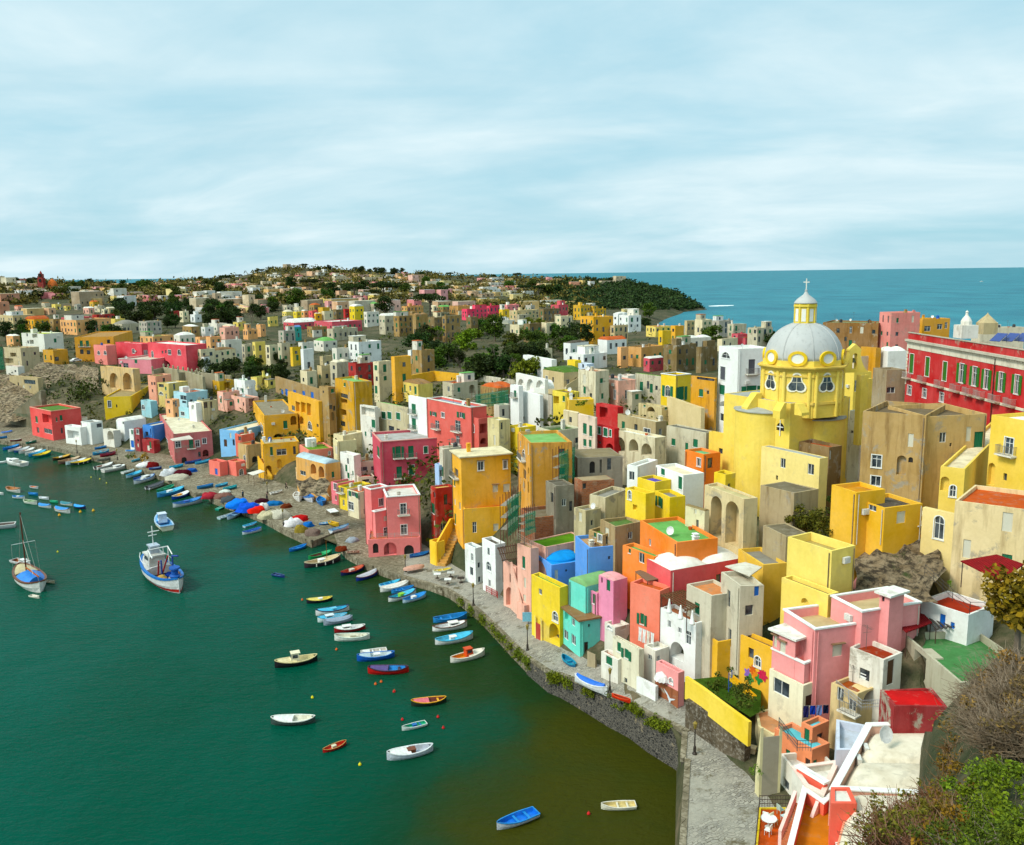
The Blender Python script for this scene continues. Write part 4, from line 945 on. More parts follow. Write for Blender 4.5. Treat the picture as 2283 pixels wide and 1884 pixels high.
BS,B=h('O',(1005,1040,1545),420,208,(1545,182),C(150,140,124),'unfinished concrete house with brick infill and a dark opening','q 1205,310,60,130;N 1300,300,26,150',rc=C(150,136,108),wz=.6,clutter=0,par=.05,d=7)
h('O',(1005,1090,1450),620,470,(1450,440),C(168,96,60),root=BS,m='brick',rc=C(170,150,120),wz=.6,clutter=0,wins='k 1105,520,40,60',par=.05)
BU,B=h('O',(400,560,1005),1070,880,(1005,830),C(150,90,50),'brick walled building site floor with a bare concrete stair','',m='brick',rc=C(130,118,98),wz=.5,clutter=0,par=.5)
h('O',(725,800,1000),820,520,(1000,500),C(140,130,112),root=BU,rc=C(110,104,92),wz=.6,clutter=0,wins='k 757,650,30,110;k 965,750,36,110',d=4,par=.3)
h('O',(1175,1350,1600),830,640,(1570,560),C(214,200,166),'roofless cream ruin with a broken patch of bare stone','',rc=R_GREY,wz=1.0,clutter=0)
h('O',(1295,1460,1758),1195,968,(1750,918),C(176,150,112),'stone house with a dark green roof and round wet patch','w 1630,1070,50,80',rc=C(92,122,66),wz=.95,clutter=0,moss=.3)
h('O',(1165,1320,1450),1215,1062,33,C(190,160,116),'small stone house with white window bars below the green roof','g 1235,1065,26,50;wt 1292,1100,40,84;w 1395,1120,74,100',rc=C(96,130,60),wz=.8,clutter=.2)
h('O',(1000,1130,1300),1010,800,33,C(206,190,150),'crumbling pale house with stained buttress beside the brick site','k 1200,930,26,60',rc=R_GREY,wz=1.0,clutter=.2)
h('H',(1340,1470,1590),1130,790,33,C(226,210,160),'pale yellow stained house behind the golden roof slab','k 1497,850,22,80',rc=R_WHITE,wz=.8,clutter=.4)
h('H',(1580,1690,1880),1060,870,33,C(248,214,50),'lemon house with a small red roof behind a green roof','',rc=R_WHITE,wz=.15,clutter=.3)
h('I',(0,160,478),1150,905,33,C(226,220,190),'grey cream house with an old dark green felt roof','k 432,1010,36,60',rc=C(70,100,46),wz=.4,clutter=.4)
h('H',(1410,1470,1590),800,620,33,C(222,214,196),'plain grey house with shuttered window below green netting','k 1515,700,30,80',rc=C(140,190,110),wz=.5,clutter=.2)
W1,B=h('H',(1592,1690,1735),720,405,33,WHITE,'white stair tower house with one green balcony door','gp 1645,490,28,74',rc=R_WHITE,wz=.06,clutter=.2)
h('H',(1715,1925,1960),730,510,25,WHITE,root=W1,clutter=0,wz=.06)
W2,B=h('H',(1655,1980,2015),620,330,25,C(246,244,236),'white house with a loggia of three arches under its terrace','n2 1712,370,72,90;n2 1815,395,84,140;n2 1925,385,92,90',rc=C(200,130,110),wz=.08,clutter=0,par=.7)
h('H',(1735,2055,2110),340,112,25,WHITE,'bright white house with two green shuttered balcony doors and stone quoins','gt 1870,235,46,88;gt 1990,235,46,88',rc=C(190,206,170),wz=.06,clutter=.3)
h('I',(325,412,480),350,120,33,C(250,216,40),'narrow lemon yellow house between white terraces','k 350,260,30,80',rc=R_WHITE,wz=.1,clutter=.3)
h('I',(412,540,620),360,160,33,C(216,228,246),'pale bluish house with small dark windows','k 500,180,20,40;a 430,310,20,60',rc=R_WHITE,wz=.15,clutter=.4)
h('I',(160,320,460),640,480,33,C(250,226,110),'yellow house with terrace full of laundry and green shutter','g 285,545,26,60;N 200,560,60,90;n 330,420,70,60',rc=C(110,90,80),wz=.25,clutter=.3)
h('I',(330,345,620),700,560,5,C(244,200,40),'bright yellow garden wall house with a green fig tree','',rc=R_CREAM,wz=.2,clutter=.2,d=4)
h('I',(280,440,450),870,700,33,C(222,206,170),'stained cream terrace house with white railing','k 360,780,30,60',rc=R_CREAM,wz=.8,clutter=.4)
h('I',(0,150,165),720,510,33,C(220,212,196),'grey white streaked wall house below the loggia','',rc=R_WHITE,wz=1.0,clutter=.2)
CO,B=h('F',(305,525,800),892,602,(840,560),C(238,96,92),'coral house with white bands at the far end of the harbour','g 358,680,22,62;N 462,675,86,86;k 372,785,22,52;w 470,795,76,46;g 553,680,16,40;g 597,665,26,54;k 605,790,20,54',rc=C(92,130,60),trim=C(246,170,150),wz=.1,clutter=0)
WS,B=h('F',(640,800,862),938,758,33,WHITE,'white terraced house with stairs and a blue door by the slipway','N 715,830,110,80;db 770,890,36,76',rc=R_WHITE,wz=.15,clutter=0)
h('F',(800,905,1010),930,712,33,WHITE,root=WS,rc=R_GREY,wz=.15,clutter=.2,wins='k 970,738,50,40')
h('F',(655,760,860),800,672,33,OFFW,root=WS,rc=R_GREY,wz=.2,clutter=0)
h('F',(1010,1120,1180),940,790,33,OFFW,'white arched house with a curved stair beside the yellow stair','n2 1100,830,60,110',rc=R_WHITE,wz=.3,clutter=.2)
h('F',(878,1030,1290),650,462,(1285,452),C(246,206,20),'vivid yellow house with a plain side wall above white terraces','k 925,545,26,50;wt 1070,530,34,66;k 1140,548,14,30',rc=C(170,150,110),wz=.1,clutter=.1)
h('F',(1140,1225,1430),860,700,33,WHITE,'white house with vaulted roof ridges and tiny windows','k 1205,708,14,36;k 1240,690,10,20',roof='vx',rc=R_WHITE,wz=.15,clutter=0)
h('F',(1268,1316,1330),970,780,33,WHITE,'narrow white house with a blue garage door and green shutter','g 1290,800,18,50;db 1300,920,30,70',rc=R_WHITE,wz=.1,clutter=.2)
BF,B=h('F',(1400,1505,1690),920,742,(1690,702),C(84,150,230),'bright blue house standing on a dark red ground floor','k 1473,800,10,60;k 1435,820,26,40',rc=R_CREAM,wz=.15,clutter=.2)
h('F',(1382,1508,1565),998,888,33,C(160,40,44),root=BF,rc=R_CREAM,clutter=0,wz=.3,wins='dw 1450,960,24,50;k 1352,800,20,40')
h('F',(1318,1375,1400),985,770,33,C(150,50,54),'narrow wine red house squeezed beside the bright blue house','wt 1350,800,24,46;k 1350,885,16,24',rc=R_CREAM,wz=.2,clutter=.2)
h('F',(1568,1715,2080),1118,818,(2075,785),C(206,116,114),'weathered rose house with many white framed windows on the quay','wt 1630,910,24,80;wt 1740,925,52,62;gp 1868,920,42,84;wt 1930,915,42,66;wt 1997,890,38,52;k 1633,1020,30,50;k 1950,1020,26,50;n2 2010,1010,60,70;q 1800,1080,50,60',rc=R_CREAM,wz=.45,clutter=.2)
PF,B=h('F',(975,1165,1480),196,88,(1480,95),C(240,150,160),'pink house with green shutters on a beige arched base','g 1003,160,16,44;G 1063,163,22,50;G 1143,165,22,52;w 1230,160,50,60;g 1328,110,26,40',rc=C(220,206,190),wz=.15,clutter=.2,trim=OFFW)
h('F',(990,1320,1370),448,190,30,C(222,190,140),root=PF,wins='n 1115,300,90,150;n2 1245,310,90,170;n2 1232,425,90,56',rc=C(210,190,150),clutter=0,wz=.7)
h('A',(1135,1395,1480),985,818,30,C(224,84,94),'strong pink house behind the pink terrace with one pale window','wt 1305,890,26,40;A 1415,905,14,50;A 1432,905,14,50',rc=R_WHITE,wz=.1,clutter=.3)
h('A',(1450,1830,2025),1065,832,30,C(228,88,98),'long strong pink palace with white oval windows and a low arch','A 1490,920,22,66;k 1588,900,16,28;k 1620,895,16,28;wt 1657,900,30,50;At 1752,900,32,54;n2 1625,1010,80,54',rc=R_WHITE,wz=.1,clutter=.3)
h('A',(920,1050,1140),990,835,30,C(246,150,140),'peach pink house with two round topped white windows','At 965,905,26,40;At 1028,905,26,40',rc=C(190,180,160),wz=.15,clutter=.2)
h('F',(1190,1290,1370),340,190,33,C(230,200,150),'sand coloured house front beside the arched base','k 1255,300,16,30',rc=R_CREAM,wz=.5,clutter=.1)
h('F',(1450,1540,1680),480,255,33,C(244,176,150),'pale pink tower house with a grassy roof','k 1485,330,16,30;k 1510,330,16,30;k 1490,400,14,30',rc=C(150,170,90),wz=.4,clutter=.2)
h('F',(1540,1660,1840),520,330,33,C(226,200,130),'pale yellow house with a white shed roof above the stepped lane','k 1575,350,50,30;A 1575,425,40,30',rc=R_WHITE,wz=.5,clutter=.2)
h('F',(1620,1700,1760),690,490,33,C(244,186,140),'peach tower house with small plain windows','k 1645,510,30,26;k 1700,520,16,30;k 1655,600,16,40',rc=R_CREAM,wz=.3,clutter=.2)
h('F',(1700,1830,2035),560,420,33,C(186,226,236),'pale sky blue house with a wide white roof terrace','w 1795,468,60,46;k 1800,510,40,24',rc=R_TERRA,wz=.2,clutter=.2)
h('F',(1750,1850,1860),690,570,33,C(176,220,230),'small aqua house with white window under the blue terrace','wt 1785,625,36,40;k 1765,680,20,50',rc=R_CREAM,wz=.2,clutter=.1)
h('F',(1850,1930,1980),760,520,33,WHITE,'white stair house with an arched balcony on tall blank walls','k 1880,740,20,30;n 1885,560,30,50',rc=R_WHITE,wz=.15,clutter=.1)
h('F',(1930,2000,2130),720,500,33,C(216,200,160),'dull beige house with a dark window behind white stair','k 2010,540,40,60',rc=R_GREY,wz=.7,clutter=.3)
h('F',(1380,1480,1540),620,505,33,C(170,214,222),'small pale turquoise house with an arch','a 1400,560,30,50',rc=R_CREAM,wz=.4,clutter=.2)
h('G',(198,232,402),1015,778,(398,792),C(146,200,244),'sky blue house with pale blue shutters and white stair','l 323,838,18,50;d 275,910,30,70;k 355,905,20,60',rc=R_CREAM,wz=.12,clutter=.1,shut=SKYB)
h('G',(116,225,300),1242,1100,33,C(244,130,116),'low salmon pink box house with blue door on the quay','db 185,1190,26,60',rc=C(206,100,90),wz=.15,clutter=0)
h('G',(300,385,476),1240,1098,33,C(244,130,116),'low salmon pink house with roof terrace and blue arched door','a 430,1195,40,60',rc=C(220,150,110),wz=.15,clutter=0)
h('G',(372,440,562),1010,830,30,C(232,120,100),'rose house half hidden behind the low salmon boxes','k 425,870,30,40',rc=R_CREAM,wz=.3,clutter=.3)
h('G',(400,500,640),1120,930,30,C(210,180,130),'dark beige cellar house with an oval door under a terrace','a 462,1060,20,60;q 560,1070,50,60',rc=R_TERRA,wz=.8,clutter=.1)
YL,B=h('G',(550,665,985),880,642,(975,620),MUST,'mustard yellow house with arches and a cluttered roof terrace','wt 632,770,22,74;g 860,730,40,76;n2 940,690,60,90;n2 790,840,100,40',rc=C(150,140,120),wz=.2,clutter=.6)
h('G',(890,1200,1225),830,505,20,MUST,root=YL,wins='w 938,570,30,50;N 985,560,46,100;N 1038,565,46,100;N 1092,585,42,120;a 1100,740,40,80;n2 1020,690,60,80;k 1175,740,20,30',rc=C(150,140,110),wz=.25,clutter=.2)
h('G',(720,1195,1215),560,385,20,C(170,140,96),'brown house with four vivid blue doors and a grassy roof','B 830,420,20,44;B 873,430,24,64;B 952,432,26,76;B 1040,445,26,84;B 1123,455,28,84',rc=C(120,156,40),moss=.1,wz=.6,clutter=.1,shut=BLUED)
h('G',(1200,1300,1355),830,365,33,C(176,144,94),'narrow brown tuff tower house with arched cellar','k 1230,410,14,26;g 1320,400,30,40;k 1295,560,30,40;k 1340,570,24,50;n 1320,650,30,80',rc=C(160,130,90),wz=.8,clutter=.4)
h('G',(1355,1545,1714),830,315,(1705,300),C(222,168,70),'tall ochre brown house with balconies, washing and a green roof','g 1440,340,18,36;k 1435,450,70,40;N 1430,500,70,44;N 1425,610,60,60;k 1420,720,50,50',rc=C(140,190,120),wz=.85,clutter=.3)
h('G',(1335,1432,1650),1045,838,(1640,800),C(234,218,178),'smooth cream box house behind the tan arched house','k 1353,885,16,50;l 1360,985,26,76',rc=R_CREAM,wz=.3,clutter=.4)
YS,B=h('M',(600,660,1045),425,45,6,C(246,186,20),'yellow house with outside stairs and a glazed balcony','g 728,130,30,96;w 840,140,110,70;n 818,270,52,96;k 985,120,30,90;n2 690,340,70,100;n 990,310,50,60',rc=C(190,180,150),wz=.35,clutter=.5,d=7)
h('M',(1010,1352,1502),692,275,33,C(232,178,112),'tan house with two tall arched niches above a rock base','n 1195,330,62,120;n 1285,365,62,130;w 1080,375,60,50',roof='vy',rc=C(190,210,220),wz=.5,clutter=0)
h('M',(1000,1050,1130),420,320,33,C(240,200,150),'small peach porch house with green shutter and red awning','g 1012,355,10,30',rc=R_TERRA,wz=.3,clutter=0)
h('M',(1045,1150,1420),300,120,15,C(244,150,130),'pink and cream row house under a strip of green roof','lt 1093,160,20,50;a 1375,150,24,40',rc=C(110,150,60),wz=.2,clutter=.3)
h('M',(1420,1480,1680),260,20,15,C(240,226,180),'tall cream house with a tan door behind the peach niches','l 1452,120,30,90',rc=R_CREAM,wz=.25,clutter=.3)
h('M',(1500,1660,1730),500,175,33,C(244,240,232),'white house with two green doors and pink washing','g 1563,320,24,76;g 1637,375,14,50',rc=R_WHITE,wz=.35,clutter=.3)
h('M',(1660,1690,1960),420,250,10,C(200,190,170),'glazed terrace house with a dark canopy beside the old rose palace','w 1740,330,110,50;w 1880,320,80,50',rc=C(120,100,86),wz=.3,clutter=.2,d=5)
h('M',(1670,1700,1880),520,420,10,C(236,220,200),'low cream terrace with a faded red awning','k 1780,460,80,30',rc=C(206,110,100),wz=.3,clutter=0,d=4)
h('M',(1397,1478,1500),730,492,33,C(240,130,140),'narrow pink house with white windows at the end of the quay row','wt 1442,525,36,76;g 1448,650,16,50',rc=C(120,150,70),wz=.2,clutter=.1,w=6)
h('M',(1478,1580,1600),800,545,33,C(246,214,90),'narrow yellow house with dark iron balcony in the quay row','wp 1515,555,36,70',rc=C(130,150,80),wz=.2,clutter=.1,w=6)
h('M',(1580,1706,1740),895,592,33,C(240,228,196),'cream restaurant house with wide white glass doors on the quay','wo 1645,610,46,60;wt 1612,740,60,90;g 1702,650,14,50',rc=R_TERRA,wz=.25,clutter=.2,w=6)
h('A',(215,440,620),860,720,33,C(240,238,226),'white apartment block with a lime green roof and loggias','N 340,740,50,36;N 310,800,40,40;k 265,730,14,30;k 275,800,14,30;g 540,785,26,40',rc=C(196,206,70),moss=.1,wz=.15,clutter=.2)
h('A',(610,745,1115),960,755,(1110,745),C(240,176,84),'peach orange villa with long balcony and grey green shutters','gp 795,815,30,60;gp 855,815,30,60;k 800,895,34,44;k 865,900,34,40;k 1060,795,30,36',rc=C(180,140,90),wz=.25,clutter=.2)
h('A',(420,530,665),1000,880,33,C(220,166,60),'low ochre villa with a wide brown window on the cliff','k 555,965,44,40',rc=C(150,130,90),wz=.3,clutter=.2)
h('A',(40,220,390),1060,860,33,C(214,196,160),'beige cliff house with shaded loggias and washing','N 130,925,60,40;N 90,985,80,50;k 235,920,20,40',rc=C(190,170,130),wz=.6,clutter=.3)
h('A',(60,180,240),1120,1040,33,OFFW,'tiny white shed house with a red roof on the cliff terrace','k 150,1085,16,20',rc=C(200,40,30),wz=.2,clutter=0)
h('A',(95,380,420),1290,1150,33,C(190,170,130),'stone cliff house with a blue glazed veranda','k 290,1190,110,40;k 130,1240,30,40',rc=C(170,150,110),wz=.6,clutter=.1)
def zat(px,py,dist):
 return at_dist(px,py,dist).z
CHY=C(250,220,118);CHP=C(250,226,152)
CH,CB=h('J',(585,1225,1325),1576,1215,30,CHP,'big yellow church with a grey ribbed dome, lantern and white cross','w 830,1265,56,110;w 1140,1335,70,120;k 760,1475,22,50',rc=C(176,178,172),wz=.18,clutter=0,par=.05,cat='church',name='church',moss=.05)
_,BB=h('J',(480,882,1560),1473,602,30,CHY,root=CH,rc=C(176,178,172),wz=.14,clutter=0,par=.08,moss=.05,topz=None,d=13,wins='q 800,860,84,90')
DD=134.0
ax=at_dist(1789,850,DD);AX,AY=ax.x,ax.y
def chp(name,bm,m,col=None,smooth=False,parent=None,z=0):
 fix(bm)
 loc=Vector((AX,AY,0))-CH.location if parent is None else(0,0,0)
 return meshobj(name,bm,m,CH if parent is None else parent,col,loc,smooth=smooth)
pxm=DD/1970*1.008
zc={k:zat(1789,y,DD)for k,y in dict(drum0=889,cor=813,dome0=800,dome1=720,lan0=719,lan1=681,cap=649,cross=621).items()}
Rd=79*pxm
face0=math.atan2(AY,AX)+PI-rad(8)
def octo(R,z0,z1,bm):
 prism(bm,[(R*math.cos(face0+PI/8+i*PI/4),R*math.sin(face0+PI/8+i*PI/4))for i in range(8)],z0,z1)
Ro=Rd*1.06
bm=bmesh.new();octo(Ro,zc['drum0']-2,zc['cor'],bm)
for i in range(8):
 a=face0+PI/8+i*PI/4
 for da in(-.085,.085):
  x,y=Ro*.985*math.cos(a+da),Ro*.985*math.sin(a+da);tube(bm,(x,y,zc['drum0']-1.9),(x,y,zc['cor']-.5),.26,n=8)
chp('drum',bm,'plaster',CHY+(.1,))
bm=bmesh.new()
for k_,(R,z0,z1)in enumerate(((1.03,-1.25,-1.0),(1.045,-.45,-.2),(1.09,-.2,.0),(1.13,.0,.22))):octo(Ro*R,zc['cor']+z0+(.002*k_),zc['cor']+z1,bm)
octo(Ro*1.04,zc['drum0']-.1,zc['drum0']+.25,bm)
chp('cornice',bm,'plaster',C(240,205,110)+(.3,))
bm=bmesh.new();octo(Ro*1.0,zc['cor']+.22,zc['dome0']+.15,bm);chp('attic',bm,'plaster',CHY+(.05,))
bm=bmesh.new();Hd=zc['dome1']-zc['dome0'];N=14
prof=[]
for i in range(N+1):
 t=i/N;a=t*PI/2*.90
 prof.append((Rd*math.cos(a)**.92+.02,zc['dome0']+.1+Hd*math.sin(a)/math.sin(PI/2*.90)))
lathe(bm,prof,64,a0=face0,a1=face0+2*PI);dome=chp('dome',bm,'lead',None,True)
for i in range(8):
 a=face0+PI/8+i*PI/4;bm=bmesh.new()
 for(r0,z0),(r1,z1)in zip(prof,prof[1:]):tube(bm,(r0*math.cos(a),r0*math.sin(a),z0),(r1*math.cos(a),r1*math.sin(a),z1),.085,n=6)
 chp('rib',bm,'lead',None,False,dome)
rl=21.3*pxm
bm=bmesh.new()
prism(bm,[(rl*math.cos(face0+PI/8+i*PI/4),rl*math.sin(face0+PI/8+i*PI/4))for i in range(8)],zc['lan0']-.3,zc['lan1'])
for(R,z0,z1)in((1.14,-.15,.12),(1.08,.121,.3)):prism(bm,[(rl*R*math.cos(face0+PI/8+i*PI/4),rl*R*math.sin(face0+PI/8+i*PI/4))for i in range(8)],zc['lan1']+z0,zc['lan1']+z1)
for i in range(8):
 a=face0+PI/8+i*PI/4;tube(bm,(rl*math.cos(a),rl*math.sin(a),zc['lan0']-.2),(rl*math.cos(a),rl*math.sin(a),zc['lan1']-.1),.13,n=6)
lant=chp('lantern',bm,'plaster',C(246,216,110)+(.05,))
for i in range(8):
 a=face0+i*PI/4;bm=bmesh.new();box(bm,-.3,.3,-.04,.04,zc['lan0']+.2,zc['lan1']-.45);fix(bm)
 rr=rl*math.cos(PI/8)+.03
 o=meshobj('panel',bm,'plaster',lant,C(250,246,236)+(0,),(rr*math.cos(a),rr*math.sin(a),0),a+PI/2)
bm=bmesh.new();hz=zc['cap']-zc['lan1']-.3;z0=zc['lan1']+.3
lathe(bm,[(rl*1.12,z0),(rl*1.1,z0+.1),(rl*1.0,z0+hz*.18),(rl*.82,z0+hz*.36),(rl*.52,z0+hz*.55),(rl*.26,z0+hz*.72),(rl*.15,z0+hz*.9),(.14,z0+hz),(.24,z0+hz+.12),(0,z0+hz+.3)],24)
chp('lantern_cap',bm,'lead',None,True)
bm=bmesh.new();zx=z0+hz+.25;hx=zc['cross']-zx
box(bm,-.07,.07,-.07,.07,zx,zx+hx);box(bm,-.42,.42,-.06,.06,zx+hx*.62,zx+hx*.62+.14)
fix(bm);o=meshobj('cross',bm,'paint',CH,C(240,236,226),Vector((AX,AY,0))-CH.location,face0+PI/2)
pear=[(-.5,.12),(-.56,.3),(-.5,.48),(-.34,.66),(-.28,.84),(-.27,1.0),(-.2,1.12),(-.1,1.18),(0,1.2),(.1,1.18),(.2,1.12),(.27,1.0),(.28,.84),(.34,.66),(.5,.48),(.56,.3),(.5,.12),(.32,.03),(.12,.05),(0,.12),(-.12,.05),(-.32,.03)]
zw0=zat(1772,872,DD-5);zw1=zat(1772,834,DD-5);sc=(zw1-zw0)/1.2
for i in range(8):
 a=face0+i*PI/4;rr=Ro*math.cos(PI/8)
 def pm(name,m,col,y0,y1,k,par,th=None):
  bm=bmesh.new()
  p=[(x*sc*k,(z-.55)*sc*(1+(k-1)*.8)+.55*sc)for x,z in pear]
  if th is None:
   A=[bm.verts.new((x,y0,z))for x,z in p];B=[bm.verts.new((x,y1,z))for x,z in p]
   bm.faces.new(A);bm.faces.new(B[::-1])
   for j in range(len(p)):bm.faces.new((A[j],A[(j+1)%len(p)],B[(j+1)%len(p)],B[j]))
  else:
   q=[(x*sc*1.22,(z-.55)*sc*1.18+.55*sc)for x,z in pear]
   ring_face(bm,q+[q[0]],p+[p[0]],y0,th)
  fix(bm);return meshobj(name,bm,m,par,col,(rr*math.cos(a)+AX-CH.location.x,rr*math.sin(a)+AY-CH.location.y,zw0-CH.location.z)if par is CH else(0,0,0),a+PI/2 if par is CH else 0)
 w_=pm('window','plaster',C(252,246,226)+(0,),.06,None,1.0,CH,.2)
 pm('pane','glass',(1,1,1),.02,-.05,1.02,w_)
 bm=bmesh.new();box(bm,-.035,.035,-.1,-.05,.12*sc,1.18*sc);box(bm,-.42*sc,.42*sc,-.095,-.052,.62*sc,.62*sc+.07);fix(bm);meshobj('mullion',bm,'paint',w_,C(226,220,200))
 zo=zat(1772,799.5,DD-5);bm=bmesh.new();n=24
 q1=[(1.32*math.cos(2*PI*j/n),1.05*math.sin(2*PI*j/n))for j in range(n+1)];q0=[(.86*math.cos(2*PI*j/n),.68*math.sin(2*PI*j/n))for j in range(n+1)]
 ring_face(bm,q1,q0,.9,1.15);fix(bm)
 L_=(rr*math.cos(a)+AX-CH.location.x,rr*math.sin(a)+AY-CH.location.y,zo-CH.location.z)
 ov=meshobj('oculus',bm,'plaster',CH,C(246,208,90)+(.05,),L_,a+PI/2)
 bm=bmesh.new();A=[bm.verts.new((x,-.14,z))for x,z in q0[:-1]];bm.faces.new(A);B=[bm.verts.new((x,.8,z))for x,z in q0[:-1]]
 for j in range(n):bm.faces.new((A[j],A[(j+1)%n],B[(j+1)%n],B[j]))
 fix(bm);meshobj('disc',bm,'plaster',ov,C(252,250,240)+(0,))
def drumwall(c,r,ytop,px,zb,name='apse',col=CHY,cone=True):
 zt=zat(px,ytop,c.xy.length-r)
 bm=bmesh.new();lathe(bm,[(r*1.03,zb),(r,zb+3),(r,zt)],40);fix(bm)
 o=meshobj(name,bm,'plaster',CH,col+(.16,),(c.x-CH.location.x,c.y-CH.location.y,-CH.location.z),smooth=False)
 bm=bmesh.new();lathe(bm,[(r*1.05,zt+.01),(r*1.05,zt+.14),(r*.55,zt+.5),(0,zt+.75)],40);fix(bm)
 meshobj('apse_roof',bm,'roof_coat',o,C(178,180,174)+(.05,));return o
_n=BB['Y'];_p=BB['C']+BB['X']*(BB['w']*.66);drumwall(_p+_n*3.4,4.7,940,1852,14,'convex_wall')
_p=BB['C']+BB['Y']*(BB['d']*.5);drumwall(_p+BB['X']*2.1,4.4,922,1690,12)
def gable(crop,px,ybase,ytop,wid,dist,turn,col,name='bell_gable'):
 x,y=cp(crop,px,ybase);c=at_dist(x,y,dist);zt=zat(*cp(crop,px,ytop),dist);Hh=zt-c.z;wm=wid/2
 bm=bmesh.new();out=[]
 for t in range(9):
  s=t/8;out.append((-wm*(1-.62*math.sin(s*PI/2)**.7),Hh*.72*s))
 out+=[(-wm*.42,Hh*.74),(-wm*.42,Hh*.8),(-wm*.3,Hh*.86),(-wm*.16,Hh*.92),(0,Hh)]
 full=out+[(-x_,z_)for x_,z_ in out[-2::-1]]
 hole=[(-wm*.17,Hh*.12)]+[(-wm*.17*math.cos(PI*j/8),Hh*.58+wm*.17*math.sin(PI*j/8))for j in range(9)]+[(wm*.17,Hh*.12)]
 for y0 in(-.45,.45):
  vo=[bm.verts.new((x_,y0,z_))for x_,z_ in full];vh=[bm.verts.new((x_,y0,z_))for x_,z_ in hole]
  es=[bm.edges.new((a_,b_))for L__ in(vo,vh)for a_,b_ in zip(L__,L__[1:]+L__[:1])]
  bmesh.ops.triangle_fill(bm,edges=es,use_beauty=True)
 for L__ in(full,hole):
  for(a_,b_)in zip(L__,L__[1:]+L__[:1]):bm.faces.new([bm.verts.new(p)for p in((a_[0],-.45,a_[1]),(b_[0],-.45,b_[1]),(b_[0],.45,b_[1]),(a_[0],.45,a_[1]))])
 fix(bm);o=meshobj(name,bm,'plaster',CH,col+(.1,),c-CH.location,rad(turn))
 bm=bmesh.new();lathe(bm,[(.42,0),(.34,.15),(.24,.45),(.2,.62),(0,.7)],14);fix(bm);meshobj('bell',bm,'iron',o,C(90,90,60),(0,0,Hh*.34))
 return o
gable('E',430,1095,815,4.6,140,10,CHY)
h('E',(285,425,575),1500,1095,15,CHY,root=CH,clutter=0,wz=.1,rc=C(176,178,172),w=4.2,d=4,wins='w 460,1230,24,110',base=20)
h('J',(1640,1700,1800),760,330,25,CHY,root=CH,clutter=0,wz=.2,w=2.0,d=1.2,base=27.5,wins='n 1690,440,30,110',rc=C(176,178,172))
h('J',(1640,1700,1795),400,285,25,CHY,root=CH,clutter=0,wz=.2,w=1.5,d=.9,base=33,rc=C(176,178,172))
def buttress(crop,px,ytop,ybot,dist,turn,ln=1.6,wd=1.3):
 x,y=cp(crop,px,ytop);c=at_dist(x,y,dist);zb=zat(*cp(crop,px,ybot),dist)-c.z
 bm=bmesh.new();p=[(0,.2),(-ln*.35,.15),(-ln,-ln*.75),(-ln,zb),(0,zb)]
 A=[bm.verts.new((x_,-wd/2,z_))for x_,z_ in p];B=[bm.verts.new((x_,wd/2,z_))for x_,z_ in p]
 bm.faces.new(A);bm.faces.new(B[::-1])
 for j in range(len(p)):bm.faces.new((A[j],A[(j+1)%5],B[(j+1)%5],B[j]))
 fix(bm);return meshobj('buttress',bm,'plaster',CH,CHY+(.15,),c-CH.location,rad(turn))
buttress('J',560,490,660,132,20,2.4,1.4);buttress('J',830,600,760,126.5,30,1.2,1.3);buttress('J',1000,610,720,126.2,120,1.3,1.4)
x,y=cp('J',803,862);fL=BB['ang']-PI/2;fn=Vector((math.sin(fL),-math.cos(fL),0));o_=BB['C']+BB['Y']*BB['d']
dr=ray(x,y);p=CAM+dr*((o_-CAM).dot(fn)/dr.dot(fn))+fn*.1
bm=bmesh.new();box(bm,-.07,.07,-.03,.03,-1.25,1.0);box(bm,-.6,.6,-.028,.028,-.05,.1);fix(bm)
meshobj('window_cross',bm,'paint',CH,C(240,240,236),p-CH.location,fL)
h('Q',(1475,1840,2120),1010,606,30,C(184,164,128),'tall stained concrete retaining wall below the church',cat='wall',name='retaining_wall',wz=1.0,rc=C(120,110,90),clutter=0,par=.1,d=None)
h('Q',(1330,1500,1760),1240,955,(1760,1075),C(176,158,124),'short grey rubble wall with a pale coping below the retaining wall',cat='wall',name='retaining_wall',wz=.9,rc=C(120,110,90),clutter=0,par=.1,d=3)
win=''
for i,(x,y,kk)in enumerate(((1005,1010,'gt'),(1160,1040,'gt'),(1330,1085,'gt'))):win+=f'{kk} {x},{y},40,190;'
for(x,y)in((1495,1105),(1622,1135),(1738,1165),(1880,1190),(2035,1215)):win+=f'wto {x},{y},44,190;'
for(x,y)in((985,1270),(1132,1300),(1300,1340)):win+=f'wt {x},{y},40,90;'
RPW=[(980,1105),(1130,1145),(1300,1190),(1455,1235),(1580,1270),(1690,1300),(1840,1330),(1990,1370)]
RP,RB=h('E',(950,2500,2900),2025,1052,('L',952,772),C(200,36,24),'long red palace with white bands, green shutters and iron balconies',win,rc=C(150,146,138),wz=.28,clutter=0,base=24,d=None,dmax=75,w=9,par=.2,cat='palace',name='palace',shut=C(60,120,30))
RL=lambda p:Vector(p)-RP.location
fa=RB['ang']-PI/2;fo=RB['C']+RB['Y']*RB['d'];fx=Vector((math.cos(fa),math.sin(fa),0));fn=Vector((math.sin(fa),-math.cos(fa),0))
